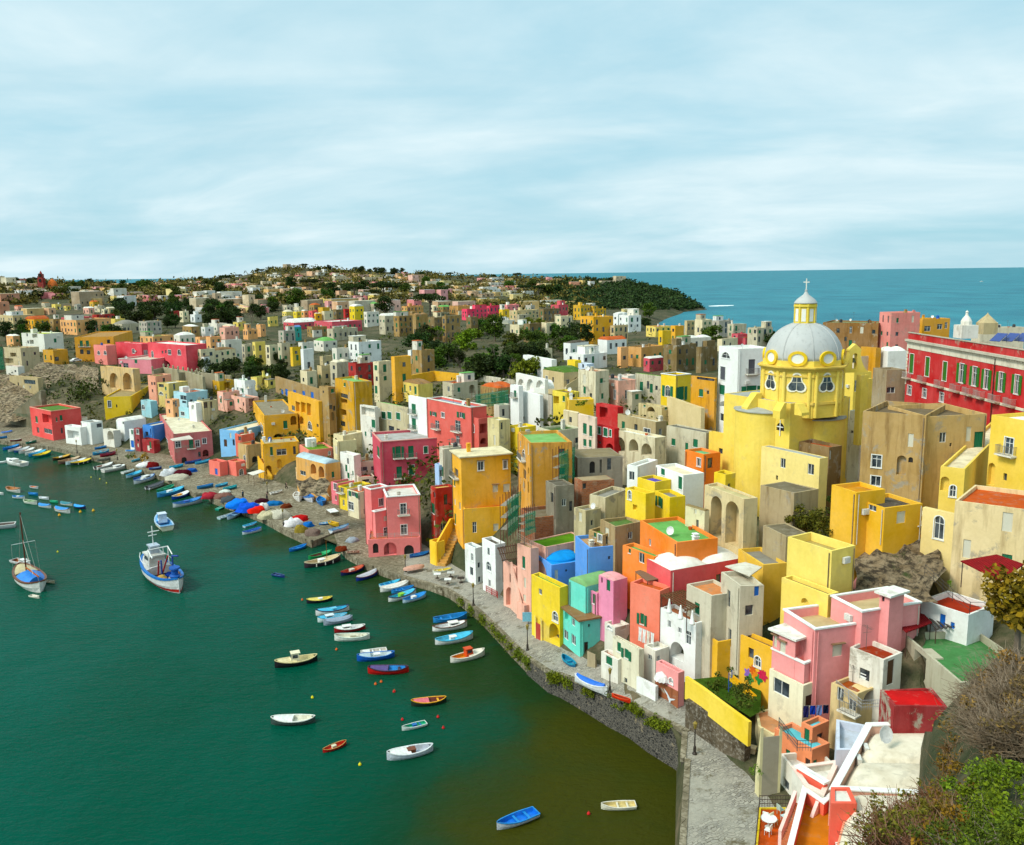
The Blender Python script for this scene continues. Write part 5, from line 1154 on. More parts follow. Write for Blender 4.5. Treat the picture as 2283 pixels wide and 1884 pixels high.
for(nm,z0,z1,out,col)in(('frieze',-1.5,-.25,.08,C(236,226,206)),('cornice',-.25,.12,.55,C(206,198,180)),('parapet',.12,1.25,-.05,C(190,44,34)),('coping',1.25,1.4,.08,C(196,190,170)),('string_course',-7.3,-6.9,.1,C(236,226,206))):
 bm=bmesh.new();box(bm,-.1,RB['d']+.1,-out,.25,RB['H']+z0,RB['H']+z1-.004)
 if nm=='cornice':
  for i in range(int(RB['d']/.7)):box(bm,i*.7,i*.7+.3,-.4,-.081,RB['H']-.5,RB['H']-.252)
 fix(bm);meshobj(nm,bm,'plaster',RP,col+(.75 if nm=='parapet' else .5,),RL((fo.x,fo.y,RB['C'].z)),fa)
for(x,y)in RPW:
 dr=ray(*cp('E',x,y));p=CAM+dr*((fo-CAM).dot(fn)/dr.dot(fn))
 p.z=RB['C'].z+RB['H']-6.9
 sl=meshobj('balcony',None,None,RP,C(200,180,160),RL(p),fa,data=slab_mesh(2.2,.8));meshobj('railing',None,None,sl,C(200,196,190),data=balcony_mesh(2.2,.8,False))
bm=bmesh.new();q=[(t_,RB['H']-9)for t_ in(0,)]
for i in range(11):box(bm,-.08,.55 if i%2 else .35,-.1,.02,RB['H']-8.2+i*.62,RB['H']-7.68+i*.62)
fix(bm);meshobj('quoin',bm,'plaster',RP,C(236,226,206)+(.5,),RL((fo.x,fo.y,RB['C'].z)),fa)
bm=bmesh.new();tube(bm,(fo+fx*(RB['d']*.62)+fn*.15+Vector((0,0,12.5))),fo+fx*(RB['d']*.62)+fn*.15,.07);
fix(bm);meshobj('drainpipe',bm,'iron',RP,C(60,40,36),-RP.location)
def onroof(px,py,z):
 return on_z(*cp('E',px,py),z)
zr=RB['top']
p=onroof(1530,760,zr);bm=bmesh.new();box(bm,-1.6,1.6,-1.5,1.5,0,2.4);prism(bm,[(1.0*math.cos(i*PI/4),1.0*math.sin(i*PI/4))for i in range(8)],2.4,3.1);lathe(bm,[(.95,3.1),(.7,3.6),(.3,4.1),(.2,4.6),(.3,4.8),(0,5.1)],12);fix(bm)
meshobj('roof_turret',bm,'plaster',RP,C(238,232,220)+(.5,),RL(p),fa)
p=onroof(1735,720,zr);bm=bmesh.new();box(bm,-1.5,1.5,-1.4,1.4,0,2.2);lathe(bm,[(1.9,2.2),(1.2,2.9),(.4,3.6),(.15,3.9),(0,4.2)],4,a0=PI/4,a1=PI/4+2*PI);fix(bm)
meshobj('roof_turret',bm,'plaster',RP,C(200,180,140)+(.8,),RL(p),fa)
for i in range(4):
 p=onroof(1850+i*120,800,zr+.1);bm=bmesh.new();v=[(-1.1,-.8,.2),(1.1,-.8,.2),(1.1,.9,1.5),(-1.1,.9,1.5)]
 a_=[bm.verts.new(q)for q in v];b_=[bm.verts.new((q[0],q[1]+.03,q[2]-.07))for q in v];bm.faces.new(a_);bm.faces.new(b_[::-1])
 for j in range(4):bm.faces.new((a_[j],a_[(j+1)%4],b_[(j+1)%4],b_[j]))
 tube(bm,(-.9,.85,1.4),(-.9,.9,0),.03,n=4);tube(bm,(.9,.85,1.4),(.9,.9,0),.03,n=4);fix(bm)
 meshobj('solar_panel',bm,'solar',RP,None,RL(p),fa+.3)
h('E',(130,660,750),1020,615,('L',132,605),C(150,110,64),'big brown bare building with one tiny window behind the dome','k 360,770,24,40',wz=.9,rc=C(130,140,100),clutter=.6)
h('E',(765,780,1075),1030,515,8,C(236,150,140),'blank pink gable wall house rising behind the red palace','n 1000,990,10,10',wz=.35,rc=R_CREAM,clutter=.3,d=6)
h('E',(1070,1090,1370),960,575,10,C(226,164,40),'ochre house with a white pitched roof by the lone dark tree','w 1160,670,60,50;w 1280,650,50,50',wz=.2,rc=R_WHITE,clutter=.2,d=6)
h('E',(720,740,935),1500,1075,6,C(170,150,120),'weathered tower house with a small stone cupola beside the red palace','w 803,1270,80,60',wz=1.0,rc=R_GREY,clutter=0,d=5)
h('E',(730,760,950),1200,890,6,C(244,240,232),'white house with a wavy roof below the pink gable','',wz=.2,rc=R_WHITE,clutter=0,d=5,roof='domes')
h('E',(590,640,700),1200,860,20,C(220,160,40),'thin ochre house front at the mouth of the alley','',wz=.4,rc=R_DGREEN,clutter=0,d=5)
h('E',(450,500,590),1200,940,20,C(226,206,180),'low house with green roof and brown band behind the bell gable','',wz=.4,rc=C(40,150,90),clutter=0,d=5)
h('E',(1640,1660,2104),900,660,0,C(226,214,190),'pale roof house beyond the palace roof terrace','',wz=.4,rc=R_CREAM,clutter=.8,d=5)
CODES={'w':(WHITE,'white'),'o':(OFFW,'off white'),'c':(CREAM,'cream'),'b':(BEIGE,'beige'),'t':(TUFF,'brown stone'),'n':(BROWN,'dark brown'),'g':(GREY,'grey'),'y':(YEL,'bright yellow'),'l':(LEMON,'lemon yellow'),'G':(GOLD,'golden yellow'),'k':(OCHRE,'ochre'),'p':(PINK,'pink'),'r':(ROSE,'rose'),'C':(CORAL,'coral'),'R':(RED,'red'),'D':(DRED,'dark red'),'e':(PEACH,'peach'),'P':(PALEP,'pale pink'),'a':(C(216,164,104),'tan'),'O':(C(226,130,60),'orange'),'Y':(PALEY,'pale yellow'),'q':(C(40,170,160),'teal'),'s':(STONE,'weathered stone'),'S':(C(240,80,110),'strong pink')}
RC={'w':(R_WHITE,'white'),'c':(R_CREAM,'cream'),'g':(R_GREY,'grey'),'G':(R_GREEN,'green'),'t':(R_TERRA,'red'),'d':(R_DARK,'dark'),'b':(C(110,150,200),'blue'),'n':(R_BR,'brown'),'m':(R_DGREEN,'mossy')}
FAR="""A 0 215 420 340 O n|A 0 105 530 425 O n|A 0 340 655 540 b c|A 245 490 675 580 G t|A 485 590 685 575 t n|A 590 1085 705 585 e d|A 600 900 610 562 r w|A 780 905 575 530 c t|A 900 1125 580 535 D t|A 1085 1225 645 575 Y c|A 1100 1360 695 625 s g|A 1360 1580 700 600 g w
A 1650 1760 565 500 D w|A 1755 1845 585 500 c c|A 1860 1970 588 530 w w|A 1370 1700 805 748 e G|A 1700 1910 810 735 o w|A 1910 2104 820 752 e t|A 1965 2090 705 655 w G|A 265 440 535 480 k c|A 470 560 525 475 e c|A 185 335 362 305 w w|A 265 400 368 332 o w|A 405 530 368 320 C G
A 530 640 372 330 r c|A 595 815 318 265 o w|A 760 1050 436 320 t n|A 915 1015 436 380 k c|A 1110 1195 436 360 l w|A 1195 1360 442 355 w c|A 1440 1560 412 348 C c|A 1350 1440 402 345 e c|A 1560 1740 402 350 o w|A 1750 1855 408 345 r c|A 1670 1840 352 285 Y c|A 1895 2090 462 375 b c|A 1110 1250 362 285 o c|A 1250 1415 356 316 P w
A 1875 2104 1040 872 c n|B 0 150 880 752 e t|B 150 350 968 782 o g|B 350 452 970 824 s n|B 455 580 975 800 Y c|B 580 700 975 832 c G|B 700 820 985 812 s d|B 820 925 985 850 y c|B 925 1050 1060 872 w w|B 1110 1235 1050 940 b G|B 1230 1400 970 862 o c|B 1390 1710 960 803 w w
B 1210 1400 1175 1000 s c|B 1390 1640 1195 1012 D n|B 1635 1812 1310 992 c w|B 1812 2005 1320 942 G c|B 2005 2104 1120 945 t n|B 1970 2104 970 880 w w|B 920 1080 1215 1085 c n|B 1085 1230 1180 1035 b n|B 0 290 1020 885 c n
B 1180 1540 445 378 k w|B 1180 1255 465 402 p c|B 1260 1420 475 405 e c|B 1420 1690 485 398 s n|B 960 1180 465 392 t n|B 850 930 585 505 l c|B 930 1000 590 495 e w|B 1000 1095 590 498 C c|B 1055 1130 625 522 G c|B 1130 1240 618 500 c c|B 1095 1210 525 462 k c|B 1240 1340 598 482 n n|B 1340 1400 548 478 R c|B 1400 1540 568 452 l w|B 1540 1690 618 505 o w
B 1690 1905 690 545 s w|B 1830 2104 710 548 t n|B 600 700 622 556 Y G|B 755 1080 655 612 r w|B 1055 1520 675 602 r w|B 1770 1920 486 392 P w|B 1910 2104 540 452 a t|B 2010 2104 465 388 C c|B 985 1180 715 652 t n|B 1180 1480 755 672 s G|B 705 870 790 692 g b|B 820 930 755 655 q b|B 1050 1280 850 792 o G|B 900 1050 890 805 o b|B 130 320 735 662 P b
C 0 105 520 447 a c|C 220 410 455 402 a w|C 410 650 465 402 P w|C 480 730 562 478 S c|C 725 860 555 446 S t|C 860 1040 508 436 p w|C 360 580 515 450 a n|C 910 1020 498 440 w w|C 845 945 585 482 y w|C 945 1235 575 492 b c|C 1055 1255 478 402 k n|C 1235 1435 592 478 n t|C 1350 1520 550 437 r c|C 1255 1480 455 392 o w|C 1570 1735 560 442 k c|C 1740 1890 555 477 k c
C 1395 1560 740 548 c w|C 1640 1960 780 555 G e|C 1260 1390 775 612 c c|C 1085 1260 785 622 n n|C 0 150 715 532 t n|C 150 300 745 560 n n|C 290 465 755 548 t w|C 525 640 715 558 n m|C 650 760 665 592 g G|C 760 1000 655 592 o n|C 1960 2104 655 522 w w|C 1930 2104 775 642 b n|C 1810 2090 870 782 w t|C 1475 1720 925 812 w d|C 1235 1365 965 862 c g|C 2000 2104 995 852 e c|C 0 215 1125 882 t n|C 1510 1900 1015 922 w w|C 430 545 376 326 k c|C 95 245 366 290 p c|C 260 365 380 290 p G|C 640 860 440 375 y c|C 965 1095 390 332 Y c
D 0 215 665 540 w w|D 200 320 570 502 o w|D 35 215 525 477 Y c|D 265 505 710 650 Y t|D 385 510 805 692 y c|D 505 635 785 642 G c|D 640 740 695 592 b w|D 740 910 705 582 c w|D 910 1110 715 592 g n|D 1060 1245 755 627 s w|D 1255 1500 800 662 s c|D 1100 1260 785 722 r c|D 610 900 855 762 o w|D 820 940 915 792 n n|D 435 755 1045 832 n g|D 755 960 1045 852 n n|D 90 430 985 852 a n|D 960 1160 845 772 c n|D 240 435 1025 962 r w"""
FARTINY=[]
for row in FAR.replace('\n','|').split('|'):
 c_,x0,x1,yb,yt,cc,rr=row.split()
 x0,x1,yb,yt=map(float,(x0,x1,yb,yt))
 if rr=='e':rr='c'
 q=ground(*cp(c_,(x0+x1)/2,yb+8))
 if math.hypot(q.x,q.y)>640:FARTINY.append([c_,x0,x1,yb+6,yt,cc]);continue
 rf='flat'
 if RNG.random()<.16:rf=RNG.choice(['vx','vy','dome','domes'])
 fh(c_,x0,x1,yb+8,yt,CODES[cc][0],CODES[cc][1],RC[rr][0],rf,RC[rr][1],f=RNG.uniform(.2,.45),wz={'t':.9,'s':.95,'n':.9,'g':.7,'b':.6,'c':.5}.get(cc,.3))
print('FARTINY',len(FARTINY))
GX,GY_=12,8
occ=set()
def mark(r):
 root=r['root'];C0=root.location;top=C0.z+r['H']
 ws=[c for c in root.children if c.name.startswith('wall')]
 xs,ys=[],[]
 for w_ in ws:
  for c in w_.bound_box:
   v=Matrix.Translation(root.location+w_.location)@Matrix.Rotation(w_.rotation_euler.z,4,'Z')@Vector(c)
   if c[2]<-1:v.z+=5.5
   p=proj(v);xs.append(p[0]);ys.append(p[1])
 for gx in range(int(min(xs)//GX),int(max(xs)//GX)+1):
  for gy in range(int(min(ys)//GY_),int(max(ys)//GY_)+1):occ.add((gx,gy))
for r in HOUSES:mark(r)
def inpoly(x,y,P):
 c=False
 for(x0,y0),(x1,y1)in zip(P,P[1:]+P[:1]):
  if(y0>y)!=(y1>y)and x<(x1-x0)*(y-y0)/(y1-y0)+x0:c=not c
 return c
TOWN=[(235,880),(330,850),(560,850),(700,780),(860,800),(940,880),(1180,860),(1290,820),(1330,790),(1560,760),(1600,800),(1590,940),(1660,1100),(1700,1290),(1560,1330),(1430,1330),(1330,1340),(1250,1320),(1130,1260),(1010,1170),(960,1180),(760,1080),(640,1040),(520,1000),(420,960),(330,950)]
TOWN2=[(20,670),(700,640),(1200,660),(1440,720),(1560,760),(1330,790),(1290,735),(1000,745),(880,740),(560,740),(250,780),(20,760)]
WOOD=[[(255,672),(640,660),(640,715),(500,720),(360,745),(250,740)],[(940,740),(1300,730),(1280,800),(1170,850),(1000,850),(930,800)]]
nf=0
FILLC=[(OFFW,'off white'),(CREAM,'cream'),(WHITE,'white'),(BEIGE,'beige'),(STONE,'weathered stone'),(TUFF,'brown stone'),(PALEY,'pale yellow'),(PALEP,'pale pink'),(GREY,'grey'),(OCHRE,'ochre'),(C(230,216,190),'sand'),(PEACH,'peach')]
for poly,cap in((TOWN,104),(TOWN2,40)):
 cells=[(gx,gy)for gx in range(0,150)for gy in range(80,170)if inpoly((gx+.5)*GX,(gy+.5)*GY_,poly)]
 cells.sort(key=lambda c:(-c[1]//3,RNG.random()))
 cnt=0
 for(gx,gy)in cells:
  if(gx,gy)in occ or(gx,gy-1)in occ and RNG.random()<.4:continue
  px,py=(gx+.5)*GX,(gy+.5)*GY_
  if any(inpoly(px,py,W_)for W_ in WOOD):continue
  if cnt>=cap:break
  yb=py+RNG.uniform(6,16);q=ground(px,yb);dist=math.hypot(q.x,q.y);s=FPX/dist
  wpx=RNG.uniform(5,11)*s;hp=RNG.uniform(2.8,5.0)*s
  col,cn=RNG.choice(FILLC);rk=RNG.choice('wwccgGntm')
  far=dist>330
  x0,x1=px-wpx/2,px+wpx/2
  f=RNG.uniform(.3,.6);RCk=RC[rk]
  rt=RNG.choice(['flat','flat','flat','vx','dome','domes'])
  CROPS['px']=(0,0,2104)
  h('px',(x0,x0+(x1-x0)*f,x1),yb,yb-hp,RNG.uniform(26,40),col,None,'',rt,RCk[0],RNG.choice([.4,.7,.95]),far=far,auto='gwkNnw' if not far else 'gwk',cn=cn,rcc=RCk[1],clutter=.6)
  mark(HOUSES[-1]);cnt+=1
ORD=['first','second','third','fourth','fifth','sixth','seventh','eighth','ninth','tenth','eleventh','twelfth','thirteenth','fourteenth','fifteenth','sixteenth','seventeenth','eighteenth','nineteenth','twentieth']
zones={}
for r in HOUSES:
 if r['label']:continue
 d_=r['root'].location.xy.length
 z='below the far hill' if d_>620 else 'on the inland plain' if d_>380 else 'in the upper town' if d_>230 else 'by the harbour'
 zones.setdefault((z,r['cn'],r['rcc']),[]).append(r)
for(z,cn,rcc),l in zones.items():
 l.sort(key=lambda r:-r['px'])
 for i,r in enumerate(l):
  lab=f"{cn} house with {rcc} roof {z}" if len(l)==1 else f"{ORD[i]} {cn} house with {rcc} roof from the church side {z}"
  tag(r['root'],lab,'house','plain houses of the old town')
k=mat('plaster_far',.92,.1)
vc=k.new('ShaderNodeVertexColor',layer_name='col');k.link(k.mix(k.ramp(k.noise(pos(k),.2,5),(.35,0),(.7,1)),k.mix(1.0,vc.outputs[0],(.7,.66,.6),'MULTIPLY'),vc.outputs[0]),k.base)
TINY="""A 0 60 245 170 b|A 60 170 262 182 c|A 215 280 292 245 P|A 280 400 292 237 e|A 330 405 338 306 e|A 925 1035 322 266 p|A 1015 1120 332 276 G|A 1130 1240 272 232 k|A 1350 1425 268 226 y|A 1570 1640 268 240 k|A 1930 2030 263 226 o|A 1915 2015 382 312 o|A 2010 2104 372 306 w
B 0 100 352 302 w|B 130 360 384 312 o|B 0 90 455 346 b|B 85 165 464 332 t|B 160 400 466 382 t|B 400 500 466 346 b|B 490 690 468 386 t|B 440 545 352 272 w|B 385 515 272 232 G|B 270 390 282 232 C|B 200 270 304 246 r|B 310 440 242 197 t|B 545 650 262 207 b|B 540 590 324 266 Y|B 585 745 354 286 G|B 740 860 368 282 a|B 720 780 264 222 e|B 815 950 274 232 y|B 1000 1180 358 297 k|B 1285 1395 372 302 e|B 1295 1375 284 247 c|B 1505 1630 364 317 o|B 1835 2005 378 322 Y|B 1590 1700 268 236 r|B 1540 1740 224 167 b|B 1890 2000 218 162 G|B 2000 2095 224 147 P|B 1250 1385 218 157 b|B 1480 1600 184 142 P|B 1750 1860 173 141 w|B 1330 1440 153 127 p|B 620 720 188 142 o|B 780 860 168 137 a|B 1080 1210 143 121 o|B 775 840 92 42 t|B 80 210 263 217 w|B 0 60 263 231 b
C 0 130 218 142 a|C 130 280 273 207 c|C 280 400 253 202 Y|C 430 500 313 252 k|C 490 575 303 252 D|C 595 680 308 282 k|C 750 915 263 217 o|C 760 910 218 172 w|C 660 850 323 262 w|C 850 920 313 262 e|C 915 1000 303 252 C|C 1000 1115 308 247 G|C 1215 1340 273 227 e|C 1285 1370 278 227 Y|C 1315 1375 218 167 p|C 1345 1480 218 182 G|C 1535 1650 263 212 O|C 1650 1700 243 197 y|C 1725 1790 263 207 w|C 1830 1970 243 202 b|C 1975 2070 223 157 b|C 1075 1200 353 302 o|C 50 210 405 367 y|C 0 105 444 396 C|C 1490 1600 434 402 y|C 1735 1805 474 422 o|D 630 660 388 368 e|D 680 750 400 368 b|D 600 640 350 322 o|D 0 80 215 160 b"""
bm=bmesh.new();cl=bm.loops.layers.float_color.new('col')
rows=[t.split()for t in TINY.replace('\n','|').split('|')]
for i in range(420):
 b_=RNG.choice([r_ for r_ in rows[:60]if float(r_[4])>60]);c_=b_[0];dx=RNG.uniform(-200,200);dy=RNG.uniform(-25,45);wd=RNG.uniform(50,120);hh=RNG.uniform(24,44)
 rows.append([c_,float(b_[1])+dx,float(b_[1])+dx+wd,float(b_[3])+dy,float(b_[3])+dy-hh,RNG.choice('owcbtaYPekkpeC')])
for c_,x0,x1,yb,yt,cc in rows+FARTINY:
 x0,x1,yb,yt=map(float,(x0,x1,yb,yt));px,py=cp(c_,(x0+x1)/2,yb)
 q=ground(px,py);dist=math.hypot(q.x,q.y)
 if dist>1420 or q.z<5 or px>1500 and dist>700:continue
 s=FPX/dist/(2104/CROPS[c_][2])if False else FPX/dist
 sc_=2104/CROPS[c_][2];wd=(x1-x0)/sc_/s;hh=(yb-yt)/sc_/s
 nf0=len(bm.faces);a=RNG.uniform(.3,.8)+math.atan2(-q.x,q.y);dd=RNG.uniform(6,10);wd=max(4,wd-dd*.3)
 before=set(bm.verts);box(bm,-wd/2,wd/2,0,dd,-4,hh);bm.faces.ensure_lookup_table()
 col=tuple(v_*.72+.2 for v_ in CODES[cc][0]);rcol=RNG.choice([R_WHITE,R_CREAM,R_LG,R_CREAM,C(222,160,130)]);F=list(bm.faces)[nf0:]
 for j in range(max(1,int(wd/4))):
  for st in range(max(1,int(hh/4))):
   if RNG.random()<.3:continue
   x=-wd/2+(j+.5)*wd/max(1,int(wd/4));z=hh*(st+.3)/max(1,int(hh/4));n1=len(bm.faces)
   box(bm,x-.6,x+.6,-.06,.02,z,z+1.6);bm.faces.ensure_lookup_table()
   for f in list(bm.faces)[n1:]:
    for lp in f.loops:lp[cl]=(.08,.08,.07,1)
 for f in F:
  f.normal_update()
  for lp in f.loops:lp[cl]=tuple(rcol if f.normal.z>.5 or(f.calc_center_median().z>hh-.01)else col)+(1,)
 for v in bm.verts:
  if v not in before:v.co=Matrix.Translation(q)@Matrix.Rotation(a,4,'Z')@v.co
fix(bm)
tag(meshobj('distant_houses',bm,'plaster_far'),'mass of tiny pastel houses scattered over the distant hill','houses',kind='stuff')
px,py=cp('A',415,300);q=ground(px,py);s=math.hypot(q.x,q.y)/FPX/4.383
o=empty('bell_tower',q);tag(o,'far red bell tower with a small orange dome on the skyline','tower')
bm=bmesh.new();W_=24*s;
for(k0,k1,f)in((-10,60,1.0),(60,110,.92),(110,142,.7)):box(bm,-W_*f,W_*f,-W_*f,W_*f,k0*s+.01,k1*s)
lathe(bm,[(W_*.6,142*s),(W_*.4,152*s),(0,172*s)],8);fix(bm);meshobj('shaft',bm,'plaster',o,C(150,50,44)+(.3,))
for z in(75,120):
 bm=bmesh.new();box(bm,-9*s,9*s,-W_*1.05,-W_*.5,z*s,(z+26)*s);fix(bm);meshobj('belfry_opening',bm,'dark_inside',o)
bm=bmesh.new();lathe(bm,[(40*s,0),(40*s,30*s),(34*s,50*s),(20*s,68*s),(5*s,76*s),(0,84*s)],20);fix(bm);meshobj('dome',bm,'plaster',o,C(226,120,40)+(.2,),(64*s,6,20*s))
print('HOUSES',len(HOUSES))
def hull_sections(kind,n=14):
 """half breadth, sheer and keel of a boat five metres long; bow towards +x"""
 out=[]
 for i in range(n+1):
  t=i/n;x=-2.5+5*t
  if kind=='gozzo':b=.88*max(0,1-abs(2*t-1)**2.3)**.72
  elif kind=='slim':b=.62*max(0,1-abs(2*t-1)**2.2)**.8
  else:b=(.78+.12*min(1,t*3))*(max(0,1-max(0,(t-.38)/.62)**2.1)**.75)
  sh=.58+.34*max(0,(t-.45)/.55)**2+(.20*max(0,(.3-t)/.3)**2 if kind!='row' else 0)
  out.append((x,max(b,.02),sh))
 return out
def mk_hull(kind):
 def b(bm):
  S_=hull_sections(kind);rows=[]
  for(x,bb,sh)in S_:
   rows.append([bm.verts.new((x+(.0 if abs(x)<2.4 else 0),y,z))for(y,z)in((bb,sh),(bb*.95,sh*.45),(bb*.72,.0),(bb*.2,-.2),(-bb*.2,-.2),(-bb*.72,0),(-bb*.95,sh*.45),(-bb,sh))])
  for A,B in zip(rows,rows[1:]):
   for j in range(7):bm.faces.new((A[j],A[j+1],B[j+1],B[j]))
  bm.faces.new(rows[0]);bm.faces.new(rows[-1][::-1])
 return cached(('hull',kind),'hull','boat_paint',b)
def mk_inside(kind):
 def b(bm):
  S_=hull_sections(kind);rows=[]
  for(x,bb,sh)in S_[(0 if kind=='row' else 1):-1]:
   w_=max(bb-.09,.01);rows.append([bm.verts.new((x*.97,y,z))for(y,z)in((w_,sh-.01),(w_*.82,.2),(-w_*.82,.2),(-w_,sh-.01))])
  for A,B in zip(rows,rows[1:]):
   for j in range(3):bm.faces.new((A[j],B[j],B[j+1],A[j+1]))
  bm.faces.new(rows[0]);bm.faces.new(rows[-1])
 return cached(('inside',kind),'inside','boat_paint',b)
def mk_rail(kind):
 def b(bm):
  S_=hull_sections(kind);pr=None
  for s in(1,-1):
   pr=None
   for(x,bb,sh)in S_:
    c=[bm.verts.new((x,s*(bb+.05),sh+.05)),bm.verts.new((x,s*max(bb-.1,0),sh+.05)),bm.verts.new((x,s*max(bb-.1,0),sh-.02)),bm.verts.new((x,s*(bb+.05),sh-.04))]
    if pr:
     for j in range(4):bm.faces.new((pr[j],pr[(j+1)%4],c[(j+1)%4],c[j]))
    pr=c
  if kind=='row':box(bm,-2.55,-2.44,-S_[0][1],S_[0][1],S_[0][2]-.05,S_[0][2]+.05)
 return cached(('rail',kind),'gunwale','boat_paint',b)
def mk_deck(kind,t0,t1,name='foredeck',crown=.1):
 def b(bm):
  S_=hull_sections(kind);n=len(S_)-1;rows=[]
  for i,(x,bb,sh)in enumerate(S_):
   if t0-1e-6<=i/n<=t1+1e-6:
    w_=max(bb-.08,.01);rows.append([bm.verts.new((x,y*w_,sh+.02+crown*(1-y*y)))for y in(-1,-.5,0,.5,1)])
  for A,B in zip(rows,rows[1:]):
   for j in range(4):bm.faces.new((A[j],B[j],B[j+1],A[j+1]))
  for R_,rev in((rows[0],1),(rows[-1],0)):
   lo=[bm.verts.new((v.co.x,v.co.y,v.co.z-.35))for v in(R_[0],R_[-1])];bm.faces.new((*R_,lo[1],lo[0]))
 return cached(('deck',kind,t0,t1,crown),name,'boat_paint',b)
def mk_thwart(x,kind):
 def b(bm):
  S_=hull_sections(kind);w_=min(S_,key=lambda s:abs(s[0]-x))[1]-.1;box(bm,x-.14,x+.14,-w_,w_,.42,.47)
 return cached(('thwart',x,kind),'thwart','boat_paint',b)
def mk_cabin(x0,x1,w_,z0,hh,rake=.25):
 def b(bm):
  lo=[(x0,-w_),(x1,-w_*.9),(x1,w_*.9),(x0,w_)];hi=[(x0+.05,-w_*.9),(x1-rake,-w_*.78),(x1-rake,w_*.78),(x0+.05,w_*.9)]
  A=[bm.verts.new((x,y,z0))for x,y in lo];B=[bm.verts.new((x,y,z0+hh))for x,y in hi]
  for j in range(4):bm.faces.new((A[j],A[(j+1)%4],B[(j+1)%4],B[j]))
  bm.faces.new(B);bm.faces.new(A[::-1])
  box(bm,x0-.12,x1-rake+.12,-w_*.98,w_*.98,z0+hh+.002,z0+hh+.08)
 return cached(('cabin',x0,x1,w_,z0,hh,rake),'cabin','boat_paint',b)
def mk_cabinwin(x0,x1,w_,z0,hh,rake=.25):
 def b(bm):
  za,zb=z0+hh*.5,z0+hh*.88
  for s in(-1,1):
   f=lambda z:(z-z0)/hh
   yy=lambda z:s*(w_*(1-.13*f(z))+.012)
   v=[bm.verts.new(p)for p in((x0+.18,yy(za),za),(x1-rake*f(za)-.15,yy(za)*.95+s*.012,za),(x1-rake*f(zb)-.12,yy(zb)*.95+s*.012,zb),(x0+.2,yy(zb),zb))];bm.faces.new(v)
  v=[bm.verts.new(p)for p in((x1-rake*.5+.03,-w_*.74,za),(x1-rake*.5+.03,w_*.74,za),(x1-rake*.88+.03,w_*.68,zb),(x1-rake*.88+.03,-w_*.68,zb))];bm.faces.new(v)
 return cached(('cabw',x0,x1,w_,z0,hh,rake),'windscreen','glass',b)
def mk_motor():
 def b(bm):box(bm,-2.85,-2.55,-.16,.16,.5,.95);box(bm,-2.78,-2.62,-.07,.07,-.25,.5)
 return cached(('motor',),'outboard_motor','paint',b)
def mk_fender(x,y,z):
 def b(bm):lathe(bm,[(0,z-.3),(.07,z-.26),(.07,z+.06),(0,z+.1)],6,cx=x,cy=y)
 return cached(('fender',x,y,z),'fender','paint',b)
def mk_engine():
 def b(bm):box(bm,-.55,.25,-.34,.34,.2,.72);box(bm,-.6,.3,-.38,.38,.721,.77)
 return cached(('engine',),'engine_box','boat_paint',b)
def mk_mast(hh):
 def b(bm):tube(bm,(.6,0,.3),(.6,0,hh),.045,.025,6)
 return cached(('mast',hh),'mast','wood',b)
NAVY=C(24,34,84);BOATB=C(36,140,214);BOATL=C(90,190,226);WOODR=C(150,70,36);BLACKB=C(30,24,30)
BOATS=[]
def boat(crop,stern,bow,kind,hull,rail,ins,label,parts='',deckc=None,z=0.0,extra=None,name='boat',group='boats of the fishing harbour',cat='boat',lk=1.0,roll=0.0):
 a=on_z(*cp(crop,*stern),z+.25);b_=on_z(*cp(crop,*bow),z+.25)
 v=b_-a;Ln=min(max(v.length,2.2),16)*lk;m_=(a+b_)/2
 o=empty(name,(m_.x,m_.y,z if z>.1 else-.02),math.atan2(v.y,v.x));s=Ln/5.0;o.scale=(s,s*(1.0 if Ln<6 else .95),s)
 if roll:o.rotation_euler=(roll,0,o.rotation_euler.z)
 tag(o,label,cat,group)
 P=lambda d,c,nm=None:meshobj(nm or d.name.split('.')[0],None,None,o,c,data=d)
 P(mk_hull(kind),hull);P(mk_inside(kind),ins);P(mk_rail(kind),rail)
 deckc=deckc or ins
 if 'f' in parts:P(mk_deck(kind,.64,.97),deckc)
 if 'F' in parts:P(mk_deck(kind,.46,.97),deckc)
 if 'C' in parts:P(mk_deck(kind,.07,.95,'cover',.32),extra or deckc,'cover')
 if 'a' in parts:P(mk_deck(kind,.05,.2,'aft_deck'),deckc,'aft_deck')
 if 't' in parts:
  for x in(-1.3,.1):P(mk_thwart(x,kind),extra or rail)
 if 'c' in parts:d=(-.35,.75,.5,.45,1.0);w_=P(mk_cabin(*d),extra or WHITE);meshobj('windscreen',None,None,w_,(1,1,1),data=mk_cabinwin(*d))
 if 'k' in parts:d=(-.1,1.35,.52,.5,.42);w_=P(mk_cabin(*d),extra or WHITE);meshobj('windscreen',None,None,w_,(1,1,1),data=mk_cabinwin(*d))
 if 'm' in parts:P(mk_motor(),C(50,50,54))
 if 'e' in parts:P(mk_engine(),extra or WHITE)
 if 'b' in parts:
  for(x,y)in((-1.2,-.93),(.0,-.97),(1.1,-.83)):P(mk_fender(x,y,.42),C(236,232,220),'fender')
 if 'M' in parts:P(mk_mast(3.2),WOODC)
 BOATS.append(o);return o
B=boat
B('Z',(770,1190),(385,1335),'row',C(200,206,214),BOATB,C(30,120,220),'bright blue rowing dinghy with white bow seat, closest boat','t',extra=BOATB)
B('Z',(1740,1115),(1402,1130),'row',C(238,234,216),C(246,240,226),C(226,206,150),'cream rowing dinghy beside a red buoy','t',extra=C(240,232,210))
B('Y',(540,285),(105,305),'gozzo',C(70,84,80),C(244,244,236),C(236,232,214),'white half decked boat with three fenders alone on green water','Fb',deckc=WHITE)
